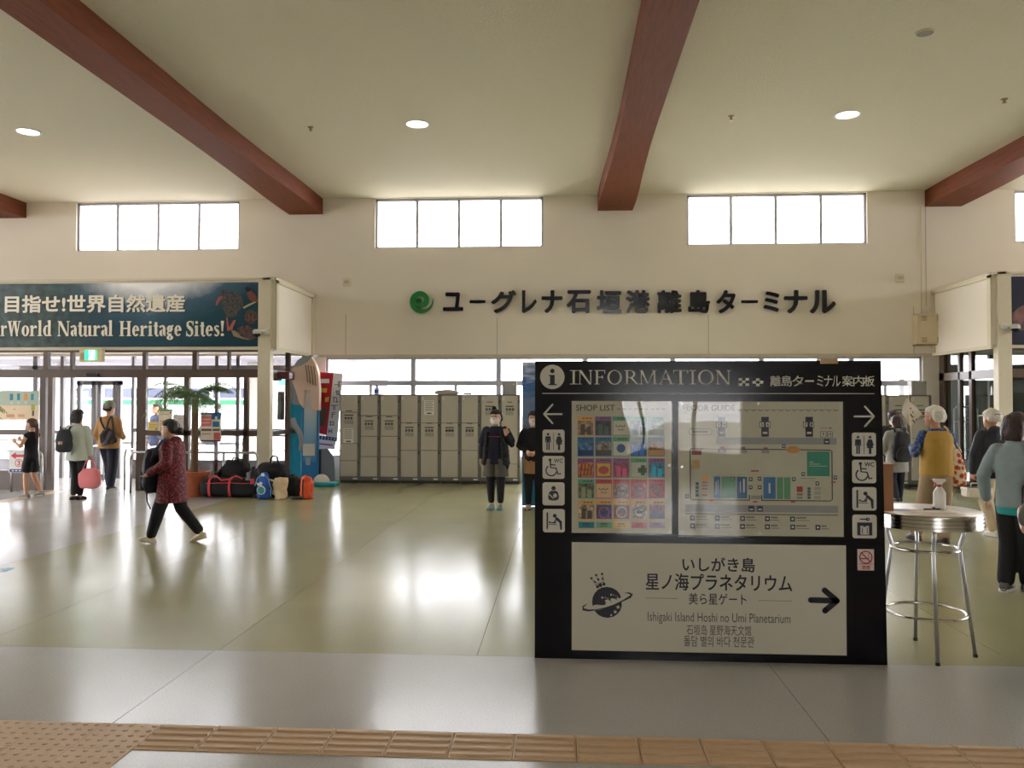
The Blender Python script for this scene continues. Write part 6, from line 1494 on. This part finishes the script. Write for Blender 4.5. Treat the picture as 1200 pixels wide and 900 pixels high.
        mb.build('glasses',mat('glasses_dark',(40,34,32),.3),s.root,local=True)
    def strap(s,pts,m,r=.018,flat=.25,name='strap',up=None):
        return MB().tube([Vector(p)*s.h for p in pts],r,8,flat=flat,up=up).build(name,m,s.root,local=True,smooth=True)
def Wp(s,v):
    "a point of the person's own frame, in the world"
    return WLD[s.root]@Vector(v)
def sink(pose,dz): return pose

# 1 girl clapping, at the left
g1=Person('girl with a long brown braid in a black sleeveless dress clapping by the arrow sign',(on_floor(36,583).x,13.55,0),R(88),1.34,
 pose=dict(elL=(-.135,.05,.66),wrL=(-.06,.17,.70),elR=(.135,.05,.66),wrR=(.05,.18,.725),knL=(-.045,.035,.28),anL=(-.04,.03,.045),knR=(.05,-.01,.275),anR=(.05,-.105,.065)),fat=.86,
 handL=dict(dir=(.05,.55,.8),palm=(1,0,0),curl=.12),handR=dict(dir=(-.05,.5,.85),palm=(-1,0,0),curl=.12),skin=mat('skin_fair',(222,172,140),.5,vary=.04))
NB=mat('cloth_black',(14,14,20),.8,vary=.2); 
g1.top(NB,g=.014,hem=.50,flare=.008,sleeve='none',name='dress'); g1.legs(NB,g=.014,to=.28,name='shorts',flare=.01); g1.hair('braid',HAIRB); g1.face(False); g1.mask()
g1.shoes(mat('sneaker_grey',(150,150,150),.7),WHITE)
# 2 woman with the pink bag
p=on_floor(90,585.5)
w2=Person('woman in a pale green shirt with a black rucksack, holding a pink tote bag',(p.x,p.y,0),R(4),1.50,
 pose=dict(elR=(.13,.0,.635),wrR=(.12,.03,.50),elL=(-.14,.05,.64),wrL=(-.06,.12,.66),knR=(.045,.02,.275),anR=(.035,.0,.045),knL=(-.02,.0,.275),anL=(-.02,-.04,.05)),fat=.95,headpitch=-.15,handR=dict(curl=1.0,palm=(0,-1,0)))
w2.top(mat('shirt_palegreen',(196,204,188),.8,vary=.04,bump=.2,bscale=10),g=.03,hem=.44,flare=.02,name='shirt',amp=.009,cuff=.012); w2.legs(mat('cloth_dark',(24,24,28),.8),g=.008); w2.hair('bob',HAIRK)
w2.shoes(mat('sandal_dark',(44,32,34),.6),mat('sole_black',(26,24,24),.6),open_top=True)
def pack(P_,c,w,d,h_,m,label,name='backpack',seed=1,top=.7,pocket=True,badge=None,rz=0,extra=None):
    c=Wp(P_,Vector(c)*P_.h); t=thing(name,label,'bag',c,P_.root.rotation_euler.z+rz)
    MB().sack((0,0,-h_/2),w,d,h_,2.5,top,seed,.012).build('bag_body',m,t,local=True,smooth=True)
    if pocket: MB().sack((0,-d*.42,-h_*.46),w*.75,d*.4,h_*.45,2.5,.85,seed+1,.006).build('front_pocket',m,t,local=True,smooth=True)
    MB().tube([(-.03,0,h_*.46),(-.02,0,h_*.56),(.02,0,h_*.56),(.03,0,h_*.46)],.008,6).build('handle',m,t,local=True)
    for sg in (-1,1): MB().tube([(sg*w*.2,d*.25,h_*.42),(sg*w*.26,d*.35,h_*.60),(sg*w*.28,d*.9,h_*.63)],.02,6,flat=.3).build('shoulder_strap',m,t,local=True,smooth=True)
    if badge: MB().sack((badge[0],-d*.62,badge[1]),.07,.03,.05,2,.9,2,.004).build('badge',mat('badge_pink',(214,160,150),.6),t,local=True,smooth=True)
    return t
pack(w2,(-.075,-.145,.665),.30,.16,.38,mat('pack_dark',(48,54,58),.7,vary=.15),'dark grey rucksack hanging off the shoulder of the woman in pale green',seed=3,badge=(-.02,-.06),rz=.15)
c=Wp(w2,w2.palm_at('R',.03)); 
t=thing('tote_bag','pink tote bag hanging from the hand of the woman in pale green','bag',(c.x+.03,c.y-.05,c.z-.52),0)
PK=mat('tote_pink',(238,138,142),.75,vary=.05,bump=.2,bscale=12)
MB().sack((0,0,0),.40,.16,.34,3.4,.86,3,.008).build('bag_body',PK,t,local=True,smooth=True)
for yy in (-.05,.04): MB().tube([(-.09,yy,.31),(-.06,yy*.6,.42),(-.03,yy*.2,.52),(.0,0,.535),(.03,yy*.2,.51),(.07,yy*.6,.42),(.10,yy,.31)],.011,6,flat=.5).build('handle',PK,t,local=True,smooth=True)
# 3 man in tan
p=on_floor(127,574)
m3=Person('man in a tan jacket and grey knitted hat walking out through the doors',(p.x,p.y,0),R(-3),1.63,
 pose=dict(elL=(-.15,.0,.64),wrL=(-.13,.05,.52),elR=(.15,-.02,.65),wrR=(.12,.09,.60),knR=(.05,.0,.275),anR=(.055,-.06,.05),knL=(-.05,.09,.28),anL=(-.05,.10,.05)),fat=1.0)
m3.top(mat('jacket_tan',(176,132,80),.8,vary=.06,bump=.3,bscale=9),g=.035,hem=.475,flare=.012,name='jacket',amp=.010,cuff=.01); m3.legs(mat('jeans_dark',(30,34,50),.85),g=.02,flare=.014); mb=MB(); m3.hrings(mb,[(-.025,.040,-.03,-.062),(.0,.050,-.01,-.072),(.02,.050,-.01,-.072)]); mb.build('hair',HAIRK,m3.root,local=True,smooth=True)
mb=MB(); m3.hrings(mb,[(.0,.053,.058,-.078),(.02,.056,.062,-.080),(.045,.054,.058,-.075),(.068,.044,.045,-.058),(.083,.026,.026,-.036),(.090,.008,.008,-.016)]); remesh('knitted_hat',mb,.007,mat('hat_grey',(140,136,118),.9,bump=.8,bscale=80),m3.root,2)
m3.shoes(mat('shoe_black',(30,30,34),.6),mat('sole_pale',(190,186,178),.6))
m3.strap([(-.075,-.05,.83),(-.05,-.082,.79),(.0,-.105,.72),(.05,-.11,.66)],mat('strap_black',(30,26,26),.7),.016,name='bag_strap')
c=Wp(m3,Vector((.085,-.13,.625))*1.63)
t=thing('shoulder_bag','slouchy dark brown shoulder bag on the back of the man in tan','bag',c,R(-3))
DB=mat('bag_darkbrown',(40,28,30),.65,vary=.2,bump=.4,bscale=14)
MB().sack((0,0,-.17),.36,.15,.3,2.2,.6,4,.03,tilt=-.25).build('bag_body',DB,t,local=True,smooth=True)
MB().tube([(-.05,-.02,.08),(-.04,.03,.26),(-.02,.09,.36)],.02,6,flat=.4).build('strap',DB,t,local=True,smooth=True); MB().tube([(.1,-.02,.05),(.04,.03,.24),(-.01,.09,.36)],.02,6,flat=.4).build('strap',DB,t,local=True,smooth=True)
# 4 woman in red, striding
p=on_floor(201,636)
r4=Person('woman in dark red patterned jacket, hair in a bun, striding past the potted palm',(p.x,p.y,0),R(88),1.43,
 pose=dict(pelvis=(0,0,.505),knL=(-.05,.085,.275),anL=(-.05,.155,.045),knR=(.05,-.055,.275),anR=(.05,-.225,.075),hipR=(.048,0,.49),hipL=(-.048,0,.49),
  elL=(-.15,-.03,.66),wrL=(-.135,.12,.575),elR=(.14,.02,.65),wrR=(.06,.13,.60),head=(0,.03,.925),neck=(0,.004,.835)),fat=1.0,handL=dict(curl=.4,palm=(.2,.9,0)),handR=dict(curl=.5))
r4.toe={'R':-.02,'L':.012}
RJ=ramp_mat('jacket_red',[(.36,(40,10,18)),(.5,(92,18,32)),(.66,(150,56,58))],scale=38,rough=.75)
r4.top(RJ,g=.035,hem=.335,flare=.025,name='jacket',amp=.008,hood=True); r4.legs(mat('trousers_black',(12,12,15),.85),g=.016,flare=.008,to=.93); r4.hair('bun'); r4.face()
r4.shoes(mat('shoe_cream',(222,210,180),.6),mat('sole_cream',(200,190,166),.6))
c=Wp(r4,Vector((-.02,.155,.585))*1.43)
t=thing('backpack','dark navy rucksack carried in front by the woman in red','bag',c,R(88))
NV2=mat('pack_navy',(16,18,34),.7,vary=.2)
MB().sack((0,0,-.26),.34,.2,.52,2.3,.75,5,.018).build('bag_body',NV2,t,local=True,smooth=True); MB().sack((0,.08,-.22),.24,.1,.24,2.4,.85,6,.01).build('front_pocket',NV2,t,local=True,smooth=True)
MB().tube([(-.13,-.06,.12),(-.19,-.12,.24),(-.16,-.2,.36),(-.1,-.24,.38)],.022,6,flat=.4).build('shoulder_strap',mat('strap_greyblue',(64,66,84),.7),t,local=True,smooth=True)
MB().tube([(-.1,.02,-.22),(-.12,.0,-.34),(-.11,-.04,-.43)],.013,6,flat=.4).build('loose_strap',NV2,t,local=True)
# 5 masked woman by the lockers
p=on_floor(581,597)
w5=Person('woman in a white mask, navy top and grey culottes raising two fingers before the lockers',(p.x,p.y,0),PI-R(8),1.52,
 pose=dict(elR=(.15,-.01,.64),wrR=(.148,.03,.50),elL=(-.165,-.01,.655),wrL=(-.118,.075,.765),anR=(.045,-.005,.045),anL=(-.045,-.005,.045)),fat=1.0,handL=dict(dir=(-.02,.12,1),palm=(0,1,0),curl=.05,up=(1,1,0,0)),headyaw=R(-6))
NT=mat('tee_navy',(24,26,50),.8); w5.top(NT,g=.026,hem=.46,amp=.003,name='tee',sleeve='short'); w5.skirt(mat('culottes_grey',(92,88,82),.85,vary=.08),z0=.335,flare=.026,split=True,name='culottes'); w5.legs(mat('cloth_dark'),g=.013,to=.9,name='leggings',waist=False)
BKJ=mat('jacket_black',(20,22,27),.75,vary=.15)
mb=MB(); J=w5.J; h=w5.h
for sd,sg in (('R',1),('L',-1)):
    sh,el,wr=J['sh'+sd],J['el'+sd],J['wr'+sd]
    mb.limb(sh,el,.054,.048); mb.limb(el,el.lerp(wr,.82),.047,.038); mb.limb(Vector((sg*.045*h,-.005*h,.815*h)),sh,.036,.054)
    for k in range(9):
        z=(.775-.038*k)*h; ax=sg*(.07+.004*k)*h; mb.ball((ax*1.0,-.01*h,z),(.040*h,.100*h,.035*h),14,8); 
    for k in range(8):
        z=(.775-.042*k)*h; mb.ball((sg*.03*h,-.066*h,z),(.06*h,.035*h,.035*h),12,8)
    if sd=='L': mb.ball((-.112*h,.0,.45*h),(.026*h,.05*h,.06*h))
remesh('open_jacket',mb,.010,BKJ,w5.root,4,amp=.006,seed=2)
mb=MB(); z=.735*h
for k in range(9): mb.box(-.055*h+k*.0125*h,-.046*h+k*.0125*h,.098*h+0,.104*h,z,z+.008*h)
mb.build('chest_lettering',mat('print_magenta',(176,60,110),.6),w5.root,local=True)
w5.hair('short'); mb=MB(); mb.ball(w5.hp(.02,-.01,.088),(.024*h,.024*h,.02*h)); mb.build('top_knot',HAIRK,w5.root,local=True,smooth=True); w5.face(False); w5.mask(); w5.glasses()
w5.shoes(mat('clog_teal',(120,150,140),.6),mat('sole_teal',(100,126,118),.6))
# 6 woman half behind the board
p=on_floor(626,594.5)
w6=Person('woman in dark sweater and tan skirt half hidden by the information board',(p.x,12.62,0),PI,1.50,
 pose=dict(elR=(.15,-.01,.655),wrR=(.07,.10,.60),elL=(-.15,-.01,.655),wrL=(-.02,.11,.59)),handR=dict(curl=.8,palm=(-1,-.6,0)),handL=dict(curl=.8))
w6.top(mat('sweater_dark',(28,27,34),.9),g=.02,hem=.49,name='sweater'); w6.skirt(mat('skirt_tan',(170,128,88),.8),z0=.37,flare=.02); w6.legs(mat('cloth_dark'),g=.012,name='leggings',waist=False,to=.93); w6.hair('short'); w6.face(False); w6.mask(); w6.shoes(mat('sandal_beige',(190,160,140),.6),mat('sole_black'),open_top=True)
# 7 woman with black rucksack in front of the right lockers
w7=Person('woman in a grey hooded coat with a black rucksack standing by the right lockers',(at(1051,560,13.9).x,13.9,0),R(3),1.42,
 pose=dict(elR=(.155,.0,.645),wrR=(.15,.03,.53),elL=(-.15,.0,.64),wrL=(-.1,.08,.58),knR=(.05,.02,.275),anR=(.06,.07,.045),anL=(-.04,-.08,.06)),fat=1.0,headpitch=-.25)
w7.top(mat('coat_grey',(150,148,140),.85,vary=.06),g=.03,hem=.36,flare=.02,name='coat',amp=.008,hood=True); w7.legs(mat('jeans_dark'),g=.014); w7.hair('bob',HAIRM); w7.shoes(mat('shoe_black'),mat('sole_pale'))
pack(w7,(0.005,-.125,.655),.36,.2,.50,mat('pack_black',(26,27,32),.7,vary=.2),'black rucksack worn by the woman in the grey hooded coat',seed=7)
w8=Person('dark haired woman with a white shoulder strap standing beyond the rucksack wearer',(at(1046,560,14.75).x,14.7,0),R(-8),1.50)
w8.top(mat('coat_charcoal',(48,46,50),.85),g=.025,hem=.44,name='coat'); w8.legs(mat('trousers_black'),g=.014); w8.hair('bun',HAIRM); w8.shoes(mat('shoe_black'),mat('sole_pale'))
w8.strap([(.06,-.058,.815),(.085,-.075,.77),(.105,-.078,.70),(.11,-.07,.62)],mat('strap_white',(214,210,200),.6),.02)
# 9 old man with flag
p=on_floor(1093,641)
m9=Person('white haired old man in a mustard vest carrying a folded white flag',(at(1098,600,9.9).x,9.9,0),R(2),1.60,
 pose=dict(elL=(-.155,.0,.66),wrL=(-.11,.14,.70),elR=(.15,.03,.65),wrR=(.13,.12,.57),knR=(.05,.0,.275),anR=(.025,-.055,.05),knL=(-.055,.09,.28),anL=(-.075,.17,.045),head=(-.012,.012,.928)),fat=.98,headyaw=R(35),handL=dict(curl=.9,palm=(.8,.4,0)),skin=SKIN2)
BLS=ramp_mat('shirt_blue',[(.4,(36,50,92)),(.55,(66,90,140)),(.65,(120,140,170))],scale=30,rough=.8)
m9.top(BLS,g=.014,hem=.5,name='shirt',sleeve='long'); VES=mat('vest_mustard',(188,150,70),.8,vary=.05,bump=.2,bscale=10)
mb=MB(); J=m9.J; h=m9.h; f=.98; g=.034; P_,W_,C_,N_=J['pelvis'],J['waist'],J['chest'],J['neck']
mb.rings([(c,rx*h*f+g,ry*h*f+g) for c,rx,ry in ((P_+Vector((0,0,-.015*h)),.098,.074),(P_.lerp(W_,.6),.094,.072),(W_.lerp(C_,.5),.094,.071),(C_,.098,.071),(C_.lerp(N_,.45),.096,.066),(C_.lerp(N_,.75),.082,.052),(C_.lerp(N_,.92),.05,.040))],26,2.3); remesh('vest',mb,.010,VES,m9.root,3,amp=.006)
m9.legs(mat('trousers_khaki',(164,140,112),.85,vary=.05),g=.022,flare=.012); m9.hair('short',HAIRW); m9.face(); m9.glasses(); m9.shoes(mat('shoe_brown',(62,44,40),.6),mat('sole_black'))
# flag in his hand
c=Wp(m9,m9.palm_at('L',.03)); top_=at(1064.5,463,c.y+.12)
t=thing('flag','small white flag with coloured print held up beside the old man','flag',c)
MB().tube([c+Vector((0.0,-.02,-.25)),c,top_],.006,8).build('pole',mat('pole_pale',(214,204,180),.5),t,smooth=True)
def fl_(px,py,dy=0): q=at(px,py,c.y+.12+dy); return q
A_,B_,C2,D_=fl_(1062.5,465),fl_(1080,485.5,-.06),fl_(1067.5,500,.04),fl_(1056.5,484.5,.05)
vs=[];fs=[];n=14
for i in range(n+1):
    for j in range(n+1):
        u,v=i/n,j/n; q=(A_*(1-u)+B_*u)*(1-v)+(D_*(1-u)+C2*u)*v; q=q+Vector((0,.025*math.sin(u*6+v*3),0)); vs.append(q)
for i in range(n):
    for j in range(n): k=i*(n+1)+j; fs.append((k,k+1,k+n+2,k+n+1))
MB().add(vs,fs).build('cloth',mat('flag_cloth',(226,218,206),.8,vary=.02),t,smooth=True)
Xf,Yf=(B_-A_),(D_-A_)
for (u,v,w_,m_) in ((.25,.35,.1,'arrow_red'),(.42,.4,.1,'exit_green_print'),(.56,.5,.12,'flag_gold'),(.7,.55,.1,'sign_blue'),(.35,.62,.3,'print_grey'),(.55,.75,.25,'print_grey')):
    q=A_+Xf*u+Yf*v+Vector((0,-.05,0)); mb=MB(); mb.add([q,q+Xf*w_*.7,q+Xf*w_*.7+Yf*.09,q+Yf*.09],[(0,1,2,3)]); mb.build('print_patch',mat(m_,(60,140,90),.7),t)
# floral bag
c=Wp(m9,Vector((.155,-.03,.545))*h)
t=thing('tote_bag','cream shoulder bag with orange flower print at the side of the old man','bag',c,R(2)); FLW=ramp_mat('floral_print',[(.25,(176,66,40)),(.42,(206,110,70)),(.5,(232,208,170)),(.8,(238,220,190))],scale=16,voronoi=True,rough=.8)
MB().sack((0,0,-.19),.2,.1,.44,2.4,.8,3,.012,tilt=-.18).build('bag_body',FLW,t,local=True,smooth=True)
MB().tube([(-.05,-.02,.2),(-.1,.0,.34),(-.13,.03,.47),(-.16,.04,.50)],.014,6,flat=.5).build('strap',mat('strap_cream',(220,200,160),.7),t,local=True,smooth=True)
MB().tube([(.02,0,.2),(-.04,.04,.34),(-.11,.07,.46),(-.15,.06,.50)],.014,6,flat=.5).build('strap',mat('strap_cream'),t,local=True,smooth=True)
# 10 man in the cream cap
m10=Person('man in a cream baseball cap and black jacket walking away beyond the bar table',(at(1163,600,10.6).x,10.6,0),R(12),1.56,
 pose=dict(elL=(-.15,.0,.645),wrL=(-.15,.02,.50),knR=(.05,.05,.28),anR=(.05,.08,.05),anL=(-.05,-.09,.05)),fat=1.02,handL=dict(curl=1.0),skin=SKIN2)
m10.top(mat('jacket_ink',(34,37,46),.7,vary=.12,bump=.3,bscale=9),g=.038,hem=.46,flare=.015,name='jacket',amp=.010,hood=True); m10.legs(mat('trousers_beige',(196,178,146),.85,vary=.05),g=.02,flare=.012); m10.hair('crop',HAIRW)
CAPM=mat('cap_cream',(232,222,196),.8,vary=.03); mb=MB(); m10.hrings(mb,[(.022,.052,.058,-.070),(.04,.051,.056,-.069),(.06,.040,.045,-.056),(.075,.018,.018,-.028),(.079,.004,.004,-.012)]); mb.ball(m10.hp(0,.07,.024),(.042*1.6,.038*1.6,.006*1.6),16,8); remesh('baseball_cap',mb,.007,CAPM,m10.root,2)
mb=MB(); mb.x=None; mb.tube([m10.hp(-.03,-.064,.03),m10.hp(-.015,-.074,.036),m10.hp(.015,-.074,.036),m10.hp(.03,-.064,.03)],.006,6).build('cap_strap',mat('strap_dim',(120,104,84),.7),m10.root,local=True)
m10.shoes(mat('sneaker_white',(226,220,210),.6),WHITE)
# 11 woman in denim jacket
p=on_floor(1171,693)
w11=Person('woman with dark bob in pale denim jacket and black trousers beyond the bar table',(at(1192,650,7.45).x,7.45,0),R(-48),1.55,
 pose=dict(elL=(-.165,-.03,.645),wrL=(-.18,.05,.51),elR=(.15,.0,.65),wrR=(.08,.12,.62),knL=(-.045,.01,.275),anL=(-.05,-.03,.045),knR=(.04,.03,.28),anR=(.04,.04,.045),head=(.0,.03,.928),neck=(0,.01,.835)),fat=1.0,handL=dict(curl=.5),headyaw=R(-18))
DEN=mat('denim_pale',(136,150,150),.85,vary=.08,bump=.4,bscale=12); w11.skirt(mat('shirt_teal',(36,150,146),.8),z0=.435,flare=.012,name='shirt',g=.014); w11.top(DEN,g=.024,hem=.475,flare=.004,name='denim_jacket',amp=.010,cuff=.006,seed=4)
mb=MB(); h=w11.h; N_=w11.J['neck']; mb.rings([(N_+Vector((0,-.004*h,-.022*h)),.066*h,.056*h),(N_+Vector((0,-.004*h,.0)),.052*h,.050*h),(N_+Vector((0,-.002*h,.020*h)),.050*h,.052*h)],22); remesh('collar',mb,.008,DEN,w11.root,2)
w11.legs(mat('trousers_black'),g=.018,flare=.014); w11.hair('bob',HAIRM); w11.face(); w11.shoes(mat('sneaker_dark',(80,78,80),.6),WHITE)
w11.strap([(.075,-.05,.83),(.10,-.085,.78),(.115,-.10,.70),(.125,-.085,.62)],mat('strap_leather',(110,72,52),.6),.016)
c=Wp(w11,Vector((.15,-.06,.565))*w11.h)
t=thing('handbag','dark purple handbag with brown straps carried by the woman in denim','bag',c,R(-38)); MB().sack((0,0,-.16),.34,.14,.28,2.6,.8,4,.012).build('bag_body',mat('bag_aubergine',(48,30,40),.5,vary=.15),t,local=True,smooth=True)
MB().tube([(-.08,-.04,.09),(-.09,-.02,.26),(-.07,.02,.4)],.013,6,flat=.5).build('strap',mat('strap_leather'),t,local=True,smooth=True)
# 12 person in grey at the right edge
p12=Person('person in a grey shirt at the right edge, only an arm in view',(at(1248,640,5.1).x,5.1,0),R(-5),1.40,
 pose=dict(elL=(-.16,-.03,.64),wrL=(-.12,.12,.68)),fat=.95,handL=dict(curl=.5))
p12.top(mat('tee_grey',(120,120,114),.85,vary=.05),g=.02,hem=.46,name='shirt',sleeve='short'); p12.legs(mat('jeans_dark'),g=.016); p12.hair('short'); p12.face(); p12.shoes(mat('sneaker_white'),WHITE)
# 13, 14 people outside the glass
o1=Person('person in dark blue standing outside the glass to the right of the door',(at(183,560,18.6).x,18.6,-.02),R(150),1.62,voxel=.009)
o1.top(mat('coat_blue',(50,62,96),.85),g=.03,hem=.40,name='coat'); o1.legs(mat('jeans_dark'),g=.016); o1.hair('bob'); o1.shoes(mat('shoe_black'))
# ================================================================ outside
CON=mat('pavement',(176,172,164),.85,vary=.08,scale=.8,bump=.2); CAN=mat('canopy_paint',(206,202,196),.7,vary=.03)
gr=MB().box(-60,60,YW+.3,90,-.25,-.03).box(-60,60,-60,YR-.3,-.25,-.03).box(-60,XL-.3,YR-.3,YW+.3,-.25,-.03).box(XR+.3,60,YR-.3,YW+.3,-.25,-.03).build('pavement',CON,kind='structure')
t=thing('canopy','pale walkway canopy on round columns outside the windows','canopy',(-18,21.5,-.03))
cp=MB(); cp.box(-30,-5.6,20.2,24.2,2.72,2.98).build('roof_slab',mat('canopy_lavender',(126,124,138),.7),t)
for x in (-26,-20,-14,-8.5): MB().lathe([(.2,0),(.2,2.74)],(x,22.2,-.03),20).build('column',CAN,t,smooth=True)
t=thing('canopy','pale canopy on a thick column outside behind the lockers','canopy',(-4,22,-.03))
xc=at(444,440,22).x
MB().lathe([(.24,0),(.24,2.7),(.3,3.0),(.5,3.35)],(xc,22,-.03),24).build('column',mat('column_pale',(206,208,196),.7),t,smooth=True)
MB().prism([(xc-.9,3.35),(xc+.3,2.95),(xc+.3,3.6),(xc-.9,3.6)],20.5,24).build('roof_slab',CAN,t)
t=thing('canopy','flat canopy on a round column outside beyond the right entrance','canopy',(13,22,-.03))
MB().lathe([(.24,0),(.24,3.3)],(9.2,22,-.03),24).build('column',mat('column_pale'),t,smooth=True)
MB().box(8.2,20,20.2,24.3,3.2,3.5).build('roof_slab',CAN,t)
# dark building front beyond the right entrance
t=thing('kiosk','dark glazed kiosk building beyond the right entrance','building',(12.5,21,-.03))
MB().box(9.6,22,20.5,24,-.03,2.3).build('wall',mat('kiosk_dark',(64,66,66),.7,vary=.2,scale=2),t); MB().box(9.4,22.2,20.3,24.2,2.3,2.45).build('roof',mat('kiosk_roof',(150,152,156),.6),t)
MB().box(10.2,11.2,20.48,20.5,.8,1.9).build('window',GLASSD,t); MB().box(9.62,9.76,20.45,20.5,.3,1.1).build('teal_board',mat('board_teal',(30,90,84),.5),t)
# buses in the bay beyond the left entrance
def bus(x,y,label,stripe,L_=9.5):
    t=thing('bus',label,'bus',(x,y,-.03))
    MB().rbox(-L_/2,L_/2,0,2.4,.32,2.75,.12).build('body',mat('bus_white',(222,224,224),.4,vary=.02),t,local=True)
    MB().box(-L_/2+.2,L_/2-.2,-.01,.0,1.55,1.74).build('stripe',mat('stripe_'+stripe[0],stripe[1],.5),t,local=True)
    for k in range(6): x0=-L_/2+.5+k*1.45; MB().box(x0,x0+1.3,-.015,0,1.82,2.2).build('window',mat('bus_window',(58,64,84),.3),t,local=True)
    for xx in (-L_/2+1.6,L_/2-1.9):
        w=MB(); w.x=Matrix.Translation((xx,.12,.46))@Matrix.Rotation(PI/2,4,'X'); w.lathe([(.0001,-.1),(.46,-.1),(.48,0),(.46,.12),(.26,.14),(.0001,.12)],n=24); w.build('wheel',BLACK,t,local=True,smooth=True,auto=40)
    return t
bus(-16.5,31,'white bus with a green side stripe parked beyond the left entrance',('green',(26,104,66)))
bus(-27,33,'white bus with a grey side stripe parked further left beyond the entrance',('grey',(120,124,130)))
t=thing('shop_building','long pale building with a green fascia and violet tiled eaves across the road','building',(-18,42,-.03))
MB().box(-40,-14,42,50,-.03,3.2).build('wall',mat('shop_wall',(210,206,200),.8),t); MB().box(-40.3,-13.7,41.4,50.3,3.2,3.5).build('roof',mat('shop_roof',(150,146,160),.7),t); MB().box(-40,-14,41.35,41.45,2.5,2.9).build('fascia',mat('fascia_green',(70,150,116),.6),t)
for k in range(6): x=-38+k*3.6; MB().box(x,x+2.2,41.95,42,.4,2.1).build('window',mat('bus_window'),t)
# guard rail outside
t=thing('guard_rail','pale steel guard rail standing outside along the pavement','railing',(-7.5,19.8,-.03))
for z in (.45,.95): MB().tube([(-13.5,19.8,z),(-2.5,19.8,z)],.022,8).build('rail',STEEL,t)
for k in range(12): MB().tube([(-13.5+k,19.8,-.03),(-13.5+k,19.8,.95)],.02,8).build('post',STEEL,t)

finish_remeshes()
